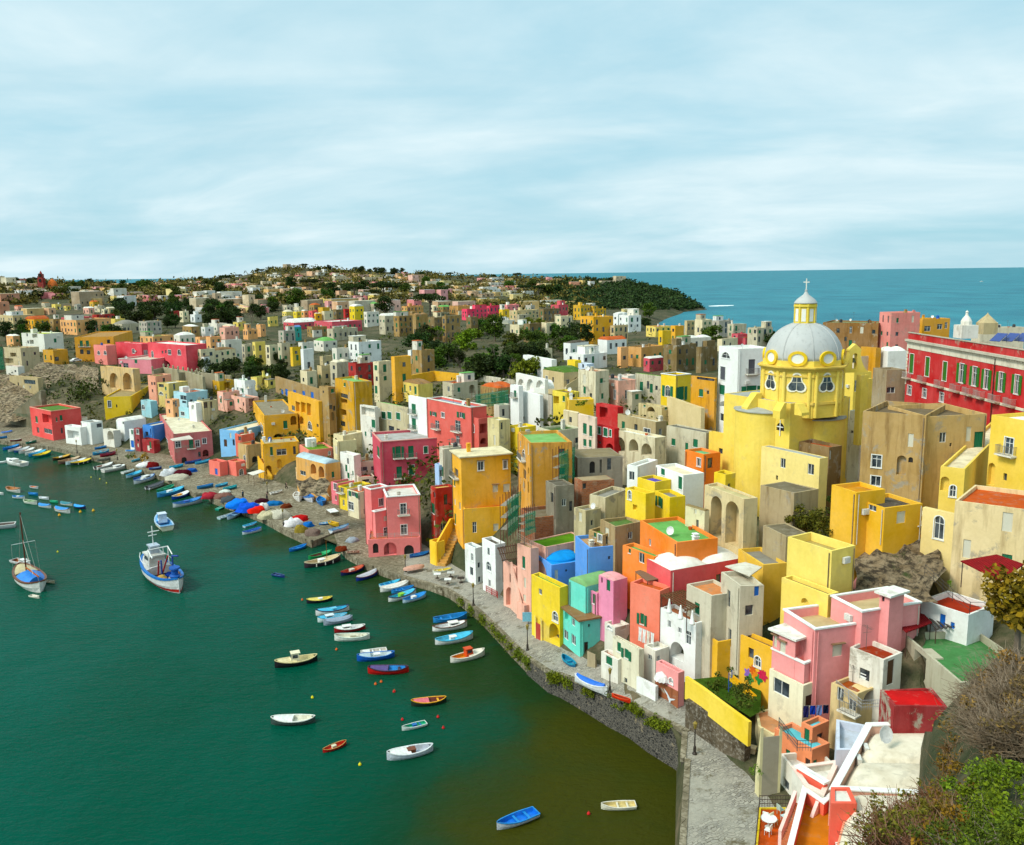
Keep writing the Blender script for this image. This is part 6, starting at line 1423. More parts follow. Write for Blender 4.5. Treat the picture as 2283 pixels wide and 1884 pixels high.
B('Y',(612,585),(842,500),'gozzo',C(176,40,30),C(200,150,90),C(190,60,40),'small red boat full of fishing gear','e',extra=C(226,220,190))
B('Y',(1620,310),(1385,370),'row',C(226,236,232),C(236,240,236),C(60,170,130),'little green and white boat carrying orange and blue gear','te',extra=C(40,110,180))
B('Y',(1690,560),(1238,655),'gozzo',C(206,212,222),C(240,242,244),C(196,200,210),'long pale grey launch with blue stripe and row of fenders','Fbe',deckc=WHITE,extra=C(120,66,40))
B('Y',(1820,85),(1475,130),'gozzo',C(40,50,40),C(244,180,20),C(120,60,50),'yellow rimmed dark boat with a pink foredeck','Ft',deckc=C(230,120,130))
B('S',(540,1040),(62,1125),'gozzo',BLACKB,C(236,220,170),C(236,222,176),'cream and black cabin cruiser with tall wheelhouse','Fbc',extra=C(246,238,206))
B('S',(1310,945),(1020,985),'row',C(238,234,226),WHITE,C(214,206,196),'plain white boat lying beside a blue hulled boat','ft',deckc=WHITE)
B('S',(1402,1000),(980,1050),'gozzo',C(30,90,180),C(60,120,200),C(214,226,230),'royal blue hulled boat with pale interior and engine box','fe',deckc=C(190,210,220))
B('S',(1560,1170),(1102,1185),'gozzo',C(186,30,30),C(60,40,60),C(60,140,210),'red hulled boat with bright blue inside and purple cover','Ft',deckc=C(90,70,130))
B('S',(1125,800),(730,820),'gozzo',C(236,238,230),C(226,236,224),C(240,238,220),'long cream white open boat south of the red striped cruiser','et',extra=C(226,220,196))
B('S',(1075,690),(728,735),'gozzo',C(150,30,40),WHITE,C(240,240,240),'white cabin cruiser with dark red waterline and orange ring','Fkb',deckc=WHITE)
B('S',(930,590),(608,655),'gozzo',C(160,170,186),C(170,180,196),C(150,160,176),'grey boat wrapped in a grey cover','C',extra=C(160,172,190))
B('S',(872,560),(542,620),'gozzo',C(226,240,240),BOATL,C(150,206,226),'light blue and white cuddy boat with a brown hatch','Fk',deckc=BOATL,extra=C(226,240,246))
B('S',(895,480),(520,545),'gozzo',C(236,236,236),NAVY,BOATL,'white boat with navy rail and turquoise deck','Fe',deckc=BOATL,extra=C(120,200,230))
B('S',(708,370),(418,410),'gozzo',C(34,26,40),C(240,220,120),C(236,214,110),'yellow decked boat with black hull beside an orange buoy','Feb',deckc=C(240,222,130))
B('S',(45,95),(172,125),'row',C(40,60,130),C(60,90,150),C(40,50,90),'small navy dinghy alone in open water','t')
B('S',(1245,235),(1465,180),'row',C(210,230,240),BOATL,C(60,150,206),'turquoise skiff behind the long white boat','ft',deckc=BOATL)
B('S',(1240,285),(1556,215),'gozzo',C(240,238,232),WHITE,C(226,220,210),'long white covered boat in the raft by the quay','C',extra=C(240,234,226))
B('S',(1365,300),(1615,252),'gozzo',C(60,140,200),BOATB,C(50,130,200),'blue rowing boat squeezed between two white hulls','t')
B('S',(1332,395),(1640,300),'gozzo',C(240,240,236),NAVY,BOATL,'white boat with sky blue deck and yellow green seat','Fe',deckc=BOATL,extra=C(150,210,90))
B('S',(1492,408),(1752,330),'gozzo',C(190,210,226),BOATB,C(60,130,190),'blue boat with white engine cover, outermost of its raft','fe',deckc=BOATB)
B('S',(800,105),(1062,30),'gozzo',NAVY,C(170,50,30),C(190,70,40),'red decked boat with navy hull','fe',deckc=C(200,90,50),extra=C(226,220,206))
B('S',(972,165),(1212,80),'gozzo',C(30,50,140),C(110,50,50),C(200,200,206),'dark blue boat with pale grey cover','C',extra=C(206,206,214))
B('T',(-172,1025),(205,975),'gozzo',C(60,130,190),BOATB,C(40,130,190),'blue boat near the quay, behind a white launch','t')
B('T',(-180,1120),(206,1065),'gozzo',C(240,240,236),C(110,70,50),C(226,226,226),'white launch with a small wheelhouse near the quay lamps','Fk',deckc=WHITE)
B('T',(-150,1270),(272,1195),'gozzo',C(226,226,222),BOATL,C(110,196,226),'sky blue decked boat with white console near the quay','Fe',deckc=BOATL)
B('T',(20,1470),(402,1380),'gozzo',C(236,232,222),C(246,240,226),C(226,140,60),'white boat with a tall orange wheelhouse','Fc',deckc=C(240,232,214),extra=C(220,90,40))
B('M',(1095,1420),(1500,1335),'gozzo',C(60,44,54),C(226,210,180),C(214,190,150),'big dark fishing boat with cream deck and short mast at the slip','FebM',deckc=C(220,196,150))
B('M',(1140,1330),(1400,1265),'gozzo',C(40,150,90),C(30,160,90),C(110,70,60),'green railed boat tied outside the big dark boat','f',deckc=C(60,170,110))
B('M',(925,1240),(1118,1185),'gozzo',C(40,110,190),BOATB,BOATB,'bright blue skiff alone off the pier corner','t')
B('M',(402,1050),(615,1000),'gozzo',C(226,232,240),C(50,100,190),C(70,120,200),'blue and white rowing boat off the pier, longer of two','t')
B('M',(420,970),(565,930),'row',C(200,220,236),BOATL,C(110,180,220),'small pale blue skiff off the pier, shorter of two','t')
B('M',(138,880),(290,835),'row',C(190,220,226),C(226,230,230),C(180,200,210),'white rowing boat tied under the blue tarpaulin','t')
B('M',(236,885),(382,815),'gozzo',C(190,210,230),C(150,190,220),C(120,150,190),'light blue rowing boat tied under the blue tarpaulin','t')
B('M',(118,780),(200,740),'row',C(40,170,150),C(60,190,170),C(190,226,216),'tiny turquoise tender by the pier','t')
B('L',(1690,435),(1975,378),'gozzo',C(210,216,220),C(50,120,190),C(90,140,190),'long white boat with blue load moored off the quay step','fe',deckc=C(60,130,200),extra=C(60,100,180))
B('L',(1680,360),(1850,305),'gozzo',C(30,70,170),WHITE,C(226,190,120),'blue hulled boat with white deck and orange engine cover','Fe',deckc=WHITE,extra=C(240,170,50))
B('L',(1535,338),(1800,275),'gozzo',C(70,140,200),BOATL,C(90,170,216),'long sky blue gozzo next to the green boat','fe',deckc=BOATL)
B('L',(1532,300),(1700,245),'gozzo',C(30,130,90),C(40,150,110),C(60,160,130),'green rowing boat in the moored row','t')
B('L',(1440,262),(1605,210),'row',C(200,200,206),C(60,60,70),C(150,150,156),'grey inflatable with a dark outboard','m')
B('L',(1308,208),(1510,150),'gozzo',C(226,230,234),C(60,110,190),C(190,206,220),'white and blue work boat with cluttered deck in the moored row','fek',deckc=C(200,214,226))
B('L',(1302,165),(1420,140),'gozzo',C(20,70,150),C(30,90,170),C(40,90,160),'deep blue rowing boat beside the cluttered white one','t')
B('L',(1232,150),(1385,105),'gozzo',C(190,220,236),BOATL,C(60,160,206),'turquoise boat with white stern in the moored row','ft',deckc=BOATL)
B('L',(1195,108),(1322,78),'row',C(236,236,232),WHITE,C(206,220,220),'slim white skiff in the moored row','t')
B('L',(1005,95),(1240,50),'row',C(226,222,216),WHITE,C(230,226,216),'white motor cruiser with dark underside by the quay','Fk',deckc=WHITE)
B('L',(936,68),(1105,25),'row',C(236,230,222),WHITE,C(150,90,60),'white cruiser with a tan cockpit by the quay','Fm',deckc=WHITE)
B('F',(690,1125),(895,1085),'gozzo',C(40,60,60),C(246,214,30),C(240,200,40),'yellow decked boat, outermost of the mixed cluster','Fb',deckc=C(246,214,40))
B('F',(642,1118),(845,1080),'gozzo',C(210,230,236),C(240,236,226),C(200,214,220),'pale blue and white boat next to the yellow decked one','f',deckc=C(226,232,236))
B('F',(568,1112),(790,1068),'gozzo',C(120,90,80),C(206,170,130),C(150,90,60),'brown wooden boat in the mixed cluster','ft',deckc=C(206,180,150))
B('F',(515,1075),(690,1040),'gozzo',C(60,40,30),C(200,150,50),C(226,190,60),'dark boat with a golden deck at the back of the cluster','Fe',deckc=C(230,180,50))
B('F',(240,1130),(72,1100),'row',C(240,238,232),WHITE,C(236,230,214),'white speedboat with sundeck drifting off the quay','Fk',deckc=WHITE)
B('F',(-70,1105),(70,1095),'row',C(240,238,234),WHITE,C(226,226,222),'white motor boat cut by the picture edge','F',deckc=WHITE)
for i,(a_,b_,hc,rc_,ic,lb)in enumerate((((320,1055),(497,1012),C(40,120,120),C(244,216,40),C(236,206,60),'yellow railed teal boat ending the far moored line'),((280,1040),(450,1000),C(60,140,200),BOATL,C(90,180,220),'sky blue boat beside the yellow railed one in the far line'),((245,1025),(415,990),C(236,230,220),WHITE,C(220,200,180),'long white boat in the far moored line'),((185,1010),(338,975),C(230,226,220),WHITE,C(200,150,120),'white boat with tan inside in the far moored line'),((138,1000),(290,965),C(60,90,150),C(226,226,226),C(200,210,220),'navy hulled white decked boat in the far moored line'),((80,992),(215,962),C(236,232,226),C(210,180,170),C(180,190,200),'white boat with pale pink rail in the far moored line'),((28,975),(190,942),C(30,110,190),BOATB,BOATB,'strong blue boat at the start of the far moored line'))):
 B('F',a_,b_,'gozzo',hc,rc_,ic,lb,'ft',deckc=rc_)
for(a_,b_,kd,hc,rc_,ic,lb,pt)in(((68,262),(195,290),'gozzo',C(236,232,226),C(200,140,100),C(190,130,80),'white boat with brown deck and thin pole in the anchored cluster','fM'),((120,338),(242,348),'gozzo',C(236,236,236),C(60,140,210),C(60,130,200),'white skiff with a blue load in the anchored cluster','fe'),((235,382),(358,405),'gozzo',C(236,236,226),C(226,230,206),C(120,160,110),'cream boat with green inside in the anchored cluster','ft'),((292,240),(372,252),'gozzo',C(226,226,230),C(226,226,230),C(220,120,60),'small boat with orange inside in the anchored cluster',''),((278,305),(370,318),'gozzo',C(30,130,190),BOATB,BOATB,'plain blue dinghy in the anchored cluster','t'),((382,345),(476,358),'gozzo',C(236,240,244),WHITE,C(226,232,240),'white tender in the anchored cluster',''),((488,378),(566,390),'gozzo',C(70,180,140),C(60,180,140),C(80,180,140),'mint green dinghy in the anchored cluster','t'),((378,420),(498,440),'gozzo',C(226,230,230),BOATB,BOATB,'white boat with light blue cover in the anchored cluster','C'),((592,400),(706,418),'gozzo',C(226,230,226),C(40,150,190),C(30,120,130),'white boat with teal cover in the anchored cluster','C'),((538,460),(684,490),'gozzo',C(230,230,226),C(190,150,110),BOATB,'larger white boat with sky blue cover and yellow buoy','C'),((724,430),(836,450),'gozzo',C(40,40,80),C(30,150,226),C(30,160,236),'dark boat fully covered by bright blue canvas','C'),((-50,300),(32,312),'gozzo',C(236,236,236),WHITE,C(220,214,206),'white boat end peeping in at the picture edge','')):
 B('L',a_,b_,kd,hc,rc_,ic,lb,pt,extra=ic if 'C' in pt else None)
B('L',(160,620),(-240,660),'row',C(226,226,230),WHITE,C(120,100,90),'white cabin boat with a tall frame at the picture edge','Fc',deckc=WHITE,lk=.95)
B('L',(130,965),(296,1000),'row',C(236,232,230),C(226,222,220),C(150,90,60),'small white motor boat behind the wooden sailing boat','Fk',deckc=WHITE)
B('L',(1640,665),(1545,560),'row',C(236,232,210),C(190,214,236),C(110,170,220),'white work boat with a blue roofed wheelhouse','Fc',deckc=C(110,170,230),extra=C(226,236,250),lk=.92)
for(c_,a_,b_,kd,hc,rc_,ic,lb,pt)in(('F',(-60,860),(70,850),'gozzo',C(60,140,200),BOATB,C(40,120,200),'blue boat on the slip under the cliff, lower of two','t'),('F',(5,815),(125,800),'gozzo',C(200,210,220),BOATB,C(30,110,220),'blue covered boat on the slip under the cliff','C'),('F',(98,885),(212,875),'gozzo',C(120,40,40),C(226,222,214),C(220,214,200),'white railed boat with dark red bottom on the slip','t'),('F',(252,910),(358,890),'gozzo',C(30,120,100),C(40,140,120),C(110,120,90),'green boat loaded with gear on the quay end','e'),('F',(925,965),(1042,945),'gozzo',C(40,110,170),BOATB,C(60,140,190),'blue boat below the white stairs','t'),('F',(905,1018),(1065,990),'gozzo',C(60,140,190),BOATL,C(190,180,170),'blue and grey boat beside a dark red one','t'),('F',(978,1035),(1132,1008),'gozzo',C(150,30,60),C(160,40,70),C(60,40,60),'dark red boat on the quay','t'),('F',(1225,985),(1322,985),'gozzo',C(200,220,236),BOATB,BOATB,'light blue boat before the wine red house','f'),('F',(946,1078),(1080,1060),'gozzo',C(120,120,110),C(150,140,126),C(90,90,86),'old grey boat at the quay edge','t'),('F',(1808,1108),(1968,1085),'gozzo',C(30,70,140),C(40,90,170),C(40,80,150),'navy boat beside the weathered rose house','t'),('F',(1905,1112),(2050,1085),'gozzo',C(70,160,210),BOATL,C(110,190,220),'turquoise boat beside the weathered rose house','t'),('F',(1285,1085),(1372,1065),'gozzo',C(90,170,190),BOATL,C(90,170,190),'small pale teal boat by a shrub on the quay',''),('F',(1655,1150),(1790,1128),'gozzo',C(60,170,206),C(60,180,220),C(60,170,206),'turquoise boat behind the white tarpaulins','t'),('F',(1455,1160),(1580,1150),'gozzo',C(40,60,130),C(60,100,170),C(150,170,190),'navy and white boat before the white tarpaulin','t'),('L',(1925,250),(2085,225),'gozzo',C(30,120,170),BOATB,C(30,130,190),'teal blue boat lying on the pier by itself','t'),('M',(-40,525),(78,505),'gozzo',C(40,120,190),BOATB,BOATB,'blue boat beside the low salmon boxes','t'),('M',(100,518),(240,490),'gozzo',C(60,140,200),BOATL,C(120,190,210),'pale blue boat drawn up behind the teal one','t'),('M',(185,552),(342,522),'gozzo',C(40,150,170),C(60,180,190),C(60,170,180),'teal boat with dark oars on the pier','t'),('M',(1010,612),(1040,682),'gozzo',C(236,232,226),WHITE,C(226,222,214),'white boat hauled up bow first under the rock base','t'),('M',(1085,620),(1185,690),'gozzo',C(220,220,226),C(60,130,200),C(40,120,200),'blue inside boat hauled up next to the white one','t'),('M',(1268,660),(1300,728),'gozzo',C(40,110,180),BOATB,C(40,130,200),'blue boat hauled up apart from the other two','t'),('M',(1258,935),(1392,925),'gozzo',C(60,130,200),C(220,230,236),C(120,180,220),'blue and white boat behind the yellow one at the pier corner','t'),('M',(1365,920),(1478,960),'gozzo',C(220,180,30),C(240,200,40),C(226,180,60),'yellow boat at the pier corner','t'),('M',(1388,1025),(1592,970),'row',C(226,232,240),C(60,150,206),C(190,210,226),'white skiff with blue rim on trestles at the pier corner','t'),('M',(715,600),(850,575),'row',C(226,222,214),WHITE,C(190,184,176),'white skiff on a trailer in the middle of the pier','t'),('N',(668,1305),(886,1268),'gozzo',C(20,70,130),C(40,120,190),C(60,130,190),'blue boat beside the dark doorway of the stepped pink house','t'),('N',(925,1475),(1140,1450),'gozzo',C(226,226,210),C(240,232,190),C(240,214,90),'white boat with yellow inside beside the yellow stair','t'),('M',(1580,1255),(1700,1245),'row',C(190,150,130),C(206,170,150),C(120,80,60),'old brown boat near the arcade corner','t'),('W',(275,465),(150,365),'gozzo',C(40,110,150),C(60,160,190),C(40,120,160),'turquoise wooden boat leaning by the turquoise house','t'),('W',(270,575),(585,720),'slim',C(240,240,240),WHITE,C(30,110,210),'long white boat half under a blue tarpaulin on the wall','C'),('W',(632,735),(815,800),'slim',C(220,70,20),C(240,90,30),C(150,60,30),'orange red canoe on the quay wall','')):
 px,py=cp(c_,(a_[0]+b_[0])/2,max(a_[1],b_[1]));q=ground(px,py)
 zq=min((abs(px-e[0])+abs(py-e[1]),e[2])for e in QEDGE)[1]+.28
 B(c_,a_,b_,kd,hc,rc_,ic,lb,pt,z=zq,extra=(C(30,110,210)if 'C' in pt else None),roll=RNG.uniform(-.12,.12))
a_=on_z(*cp('L',1790,1290),.3);b_=on_z(*cp('L',1400,1010),.3);v=b_-a_
o=empty('fishing_trawler',((a_+b_)/2).xy.to_3d(),math.atan2(v.y,v.x));s=v.length/5*.84;o.scale=(s,s*.85,s)
tag(o,'large white and blue fishing trawler with red waterline and rigging','boat','boats of the fishing harbour')
P=lambda d,c,nm=None,par=None:meshobj(nm or d.name.split('.')[0],None,None,par or o,c,data=d)
P(mk_hull('gozzo'),C(236,236,236));P(mk_inside('gozzo'),C(150,120,90));P(mk_rail('gozzo'),C(50,120,200));P(mk_deck('gozzo',.55,.97),C(214,214,214))
d=(.5,1.65,.5,.72,.5,.2);w_=P(mk_cabin(*d),C(224,222,214));meshobj('windscreen',None,None,w_,(1,1,1),data=mk_cabinwin(*d))
d=(.8,1.3,.3,1.3,.36,.12);w2=P(mk_cabin(*d),C(196,206,220),'flybridge');meshobj('windscreen',None,None,w2,(1,1,1),data=mk_cabinwin(*d))
def tb(name,segs,r,m_,col,par=o):
 bm=bmesh.new()
 for p0,p1 in segs:tube(bm,p0,p1,r,n=5)
 fix(bm);return meshobj(name,bm,m_,par,col)
tb('mast',[((1.0,0,1.6),(1.0,0,2.75)),((.8,-.35,2.5),(.8,.35,2.5)),((1.0,-.25,2.25),(1.0,.25,2.25)),((1.5,-.3,1.25),(1.5,.3,1.25)),((.6,-.42,1.25),(.6,-.42,1.6)),((.6,.42,1.25),(.6,.42,1.6)),((.6,-.42,1.6),(.6,.42,1.6))],.03,'paint',WHITE)
tb('gantry',[((.3,-.6,.7),(.3,-.6,1.7)),((.3,.6,.7),(.3,.6,1.7)),((.3,-.6,1.7),(.3,.6,1.7)),((.3,-.6,1.7),(-.3,-.6,1.4)),((.3,.6,1.7),(-.3,.6,1.4))],.035,'paint',WHITE)
tb('derrick',[((-.1,0,.4),(-1.4,.1,1.7)),((-.2,.3,.4),(-1.0,.5,1.4))],.045,'paint',C(190,40,40))
bm=bmesh.new();lathe(bm,[(.3,.0),(.32,.08),(.2,.14),(.2,.38),(.32,.44),(.3,.52),(0,.52)],14,cx=-1.75,cy=-.1)
for v_ in bm.verts:v_.co.z+=.65
fix(bm);meshobj('net_drum',bm,'paint',o,C(30,90,170))
tb('rail',[((x_,s_*.86*(1-abs(x_/2.6)**3),.9+.12*max(0,x_)),(x_+.5,s_*.86*(1-abs((x_+.5)/2.6)**3),.9+.12*max(0,x_+.5)))for x_ in(.5,1.0,1.5)for s_ in(-1,1)],.02,'paint',WHITE)
tb('crane',[((-.9,-.35,.4),(-.9,-.35,1.5)),((-.9,-.35,1.5),(-1.9,-.3,1.75)),((-.3,.1,.3),(-.3,.1,1.2))],.05,'paint',C(40,70,150))
for(x,y,c_)in((-.6,.25,C(226,190,120)),(-1.0,-.3,C(214,200,170)),(-.4,-.3,C(40,70,160)),(-1.3,.35,C(190,50,40))):
 bm=bmesh.new();lathe(bm,[(.33,0),(.3,.16),(.14,.28),(0,.3)],9,cx=x,cy=y)
 for v_ in bm.verts:v_.co.z+=.22
 fix(bm);meshobj('net',bm,'netting',o,c_)
bm=bmesh.new();S_=hull_sections('gozzo');prv=None
for(x,bb,sh)in S_:
 c_=[(x,bb*.87+.012,sh*.26),(x,bb*.76+.016,.04),(x,-bb*.87-.012,sh*.26),(x,-bb*.76-.016,.04)];c_=[bm.verts.new(p)for p in c_]
 if prv:bm.faces.new((prv[0],prv[1],c_[1],c_[0]));bm.faces.new((prv[2],c_[2],c_[3],prv[3]))
 prv=c_
fix(bm);meshobj('waterline',bm,'paint',o,C(176,50,36))
BOATS.append(o)
a_=on_z(*cp('L',400,1265),.3);b_=on_z(*cp('L',195,1085),.3);v=b_-a_
o=empty('sailing_boat',((a_+b_)/2).xy.to_3d(),math.atan2(v.y,v.x));s=v.length/5*.95;o.scale=(s,s,s)
tag(o,'wooden sailing boat with tall bare mast and blue cockpit cover','boat','boats of the fishing harbour')
P=lambda d,c,nm=None:meshobj(nm or d.name.split('.')[0],None,None,o,c,data=d)
P(mk_hull('gozzo'),C(236,236,232));P(mk_inside('gozzo'),C(190,160,120));P(mk_rail('gozzo'),C(120,70,40));P(mk_deck('gozzo',.6,.97),C(206,190,150));P(mk_deck('gozzo',.1,.6,'cover',.3),C(40,130,220),'cover')
zt=zat(*cp('L',236,510),math.hypot(*((a_+b_)/2).xy))/s
tb('mast',[((.75,0,.3),(.75,0,zt))],.05,'wood',C(110,60,40),o);tb('spreader',[((.75,-.75,zt*.56),(.75,.75,zt*.56))],.022,'paint',WHITE,o)
tb('boom',[((.7,0,1.0),(-2.9,.1,1.25))],.05,'wood',C(180,100,50),o)
for(p0,p1)in(((.75,-.75,zt*.56),(.6,-.85,.6)),((.75,.75,zt*.56),(.6,.85,.6)),((.75,0,zt*.97),(2.45,0,.9)),((.75,0,zt*.97),(-2.4,0,.8)),((.75,0,zt*.6),(-1.9,.2,1.2))):tb('stay',[(p0,p1)],.012,'iron',C(190,186,176),o)
BOATS.append(o)
B('L',(440,1160),(525,1170),'row',C(210,200,170),C(216,206,180),C(170,150,120),'small beige inflatable tied to the wooden sailing boat','t')
B('L',(300,1300),(378,1318),'row',C(236,232,214),C(240,236,220),C(226,220,206),'tiny cream float tender behind the wooden sailing boat stern','')
def buoy(crop,x,y,col,lab,r=.16):
 p=on_z(*cp(crop,x,y),.1)
 def b(bm):lathe(bm,[(0,-.16),(.12,-.12),(.17,0),(.13,.12),(.05,.17),(.05,.24),(0,.25)],10)
 o=meshobj('buoy',None,None,None,col,(p.x,p.y,.06),data=cached(('buoy',),'buoy','paint',b));o.scale=(r/.16,)*3
 tag(o,lab,'buoy','mooring buoys')
YB=C(236,220,40);OB_=C(226,110,40);RB_=C(200,30,30)
for(c_,x,y,col,lab)in(('Y',510,64,YB,'yellow buoy above the white half decked boat'),('Y',975,718,YB,'yellow buoy between red boat and grey launch'),('Y',1390,280,RB_,'red buoy beside the little green boat bow'),('Y',1738,254,RB_,'red buoy under the yellow rimmed boat'),('Y',1790,360,RB_,'red buoy beyond the little green boat stern'),('Y',1308,8,RB_,'lone red buoy above the yellow rimmed boat'),('Z',1282,1198,RB_,'round red buoy by the cream rowing dinghy'),('S',370,385,OB_,'orange buoy at the yellow decked boat'),('S',752,940,OB_,'orange buoy near the cream cabin cruiser'),('S',1188,1325,OB_,'orange buoy under the red hulled boat, lower one'),('S',1252,1300,OB_,'orange buoy under the red hulled boat, upper one'),('S',1398,1405,OB_,'orange buoy alone between red and yellow boats'),('S',483,1475,YB,'yellow green buoy in open water'),('L',580,520,C(236,170,30),'large yellow buoy at the sky blue covered boat'),('L',785,488,C(236,180,30),'yellow buoy under the bright blue canvas boat'),('L',912,475,C(236,180,30),'yellow buoy apart from the anchored cluster'),('L',563,876,YB,'small yellow buoy beside the tall mast'),('L',890,148,C(236,220,110),'first pale yellow buoy off the moored cruisers'),('L',975,165,C(236,220,110),'middle pale yellow buoy off the moored cruisers'),('L',1041,204,C(236,220,110),'last pale yellow buoy off the moored cruisers')):
 buoy(c_,x,y,col,lab,.3 if c_=='L' and col[1]<.6 and x>500 else .17 if c_!='Z' else .17)
p=on_z(*cp('E',1690,212),0);d_=p.length
o=empty('ferry',p,.3);tag(o,'tiny white ferry far out on the open sea','ship');s=d_/FPX*1.4;o.scale=(s,s,s)
meshobj('hull',None,None,o,WHITE,data=mk_hull('row'));dd_=(-1.2,1.0,.6,.5,.8,.3);meshobj('cabin',None,None,o,WHITE,data=mk_cabin(*dd_))
for(x0,y0,x1,y1,lab)in((890,452,1120,440,'white surf off the tip of the headland'),(400,470,545,462,'white surf on the headland beach')):
 a_=on_z(*cp('D',x0,y0),.1);b_=on_z(*cp('D',x1,y1),.1);bm=bmesh.new();n=16;up,lo=[],[]
 dv=(b_-a_);nx=Vector((-dv.y,dv.x,0)).normalized()
 for i in range(n+1):
  p=a_+dv*(i/n);w_=16*math.sin(PI*i/n)*(.5+RNG.random());up.append(bm.verts.new(p+nx*w_));lo.append(bm.verts.new(p-nx*w_*.7))
 for i in range(n):bm.faces.new((lo[i],lo[i+1],up[i+1],up[i]))
 fix(bm);tag(meshobj('surf',bm,'surf'),lab,kind='stuff')
def offset_poly(p,t):
 n=len(p);ar=sum(p[i].x*p[(i+1)%n].y-p[(i+1)%n].x*p[i].y for i in range(n));sg=1 if ar>0 else-1
 out=[]
 for i in range(n):
  a,b,c=p[i-1],p[i],p[(i+1)%n]
  d1=(b-a).xy.normalized();d2=(c-b).xy.normalized()
  n1=Vector((-d1.y,d1.x))*sg;n2=Vector((-d2.y,d2.x))*sg;m_=(n1+n2);m_=m_/max(.3,m_.length_squared)*2
  out.append(Vector((b.x+m_.x*t,b.y+m_.y*t,b.z)))
 return out
def poly(crop,pts,z,zb,col,label=None,rc=R_CREAM,par=.5,t=.25,wz=.3,root=None,cope=None,name='house',cat='house',m='plaster',floor=True,humps=0,rm='roof_coat',moss=.3):
 P=[on_z(*cp(crop,*p),z)for p in pts]
 if root is None:root=empty(name,(P[0].x,P[0].y,zb));tag(root,label,cat)
 n=len(P);L=-root.location
 I=offset_poly(P,t)
 bm=bmesh.new()
 lo=[bm.verts.new((p.x,p.y,zb))for p in P];hi=[bm.verts.new(p)for p in P]
 ih=[bm.verts.new(p)for p in I];il=[bm.verts.new((p.x,p.y,z-par))for p in I]
 for i in range(n):
  j=(i+1)%n
  bm.faces.new((lo[i],lo[j],hi[j],hi[i]));bm.faces.new((hi[i],hi[j],ih[j],ih[i]));bm.faces.new((ih[i],ih[j],il[j],il[i]))
 fix(bm);meshobj('wall',bm,m,root,tuple(col)+(wz,),L)
 if floor:
  bm=bmesh.new()
  if humps:
   a,b,c,d=I[0],I[1],I[2],I[3];nu,nv=10,40;g=[]
   for i in range(nu+1):
    row=[]
    for j in range(nv+1):
     u,v=i/nu,j/nv;q=(a*(1-u)+b*u)*(1-v)+(d*(1-u)+c*u)*v
     hz=.75*min(1,3.2*math.sin(PI*u))**.8*abs(math.sin(PI*humps*v))**.45
     row.append(bm.verts.new((q.x,q.y,z-par+.02+hz)))
    g.append(row)
   for i in range(nu):
    for j in range(nv):bm.faces.new((g[i][j],g[i+1][j],g[i+1][j+1],g[i][j+1]))
  else:bm.faces.new([bm.verts.new((p.x,p.y,z-par+.02))for p in I])
  fix(bm);meshobj('roof',bm,rm,root,tuple(rc)+(moss,),L,smooth=bool(humps))
 if cope:
  bm=bmesh.new();O=offset_poly(P,-.06);J=offset_poly(P,t+.05)
  for i in range(n):
   j=(i+1)%n
   v=[bm.verts.new((q.x,q.y,q.z+dz))for dz in(.003,.1)for q in(O[i],O[j],J[j],J[i])]
   for f in((4,5,6,7),(0,1,5,4),(2,3,7,6),(1,2,6,5),(3,0,4,7)):bm.faces.new([v[k_]for k_ in f])
  fix(bm);meshobj('coping',bm,'plaster',root,tuple(cope)+(.15,),L)
 return root
def stairs(crop,pa,za,pb,zb,wd,col,root=None,label=None,side=None,n=14,name='stairs',m='plaster'):
 """a solid flight of steps rising from pixel pa (height za) to pb (height zb)"""
 a=on_z(*cp(crop,*pa),za);b=on_z(*cp(crop,*pb),zb);v=(b-a).xy;ln=v.length;ang=math.atan2(v.y,v.x)
 bm=bmesh.new()
 for i in range(n):
  box(bm,ln*i/n,ln*(i+1)/n,-wd/2,wd/2,-4,(zb-za)*(i+1)/n-.001*(i%2))
 fix(bm);loc=a if root is None else a-root.location
 o=meshobj(name,bm,m,root,tuple(col)+(.5,),loc,ang)
 if side:
  bm=bmesh.new()
  for s in(-1,1):
   y0,y1=(wd/2+.002,wd/2+.25)if s>0 else(-wd/2-.25,-wd/2-.002)
   A=[bm.verts.new(p)for p in((0,y0,-4),(ln,y0,-4),(ln,y0,zb-za+.9),(0,y0,.9))];Bv=[bm.verts.new((p.co.x,y1,p.co.z))for p in A]
   bm.faces.new(A);bm.faces.new(Bv[::-1])
   for j in range(4):bm.faces.new((A[j],A[(j+1)%4],Bv[(j+1)%4],Bv[j]))
  fix(bm);meshobj('stair_wall',bm,m,o,tuple(side)+(.3,))
 if root is None:tag(o,label,'stairs')
 return o
W_=poly('X',[(1022,412),(1592,400),(1505,905),(770,866)],14.2,3,C(240,196,176),'long salmon house with a white roof of three vault humps, nearest the viewer',rc=C(244,234,214),par=.85,t=.42,wz=.15,cope=WHITE,humps=2,moss=.25)
poly('X',[(912,900),(1500,912),(1440,1420),(770,1420)],14.0,3,C(240,160,130),rc=C(244,234,214),par=.06,t=.12,wz=.15,root=W_,humps=1,moss=.25)
poly('X',[(778,846),(905,846),(958,960),(780,958)],15.3,3,C(240,110,90),root=W_,wz=.1,par=.15,rc=R_WHITE)
acbox(W_,on_z(*cp('X',1000,612),13.5)-W_.location,rad(80));acbox(W_,on_z(*cp('X',950,690),13.5)-W_.location,rad(80))
poly('X',[(1500,400),(1605,330),(1600,540),(1470,800)],14.6,3,C(176,196,220),root=W_,wz=.2,par=.1,rc=C(186,202,220))
dish(W_,on_z(*cp('X',1150,480),15.2)-W_.location,rad(20),.62)
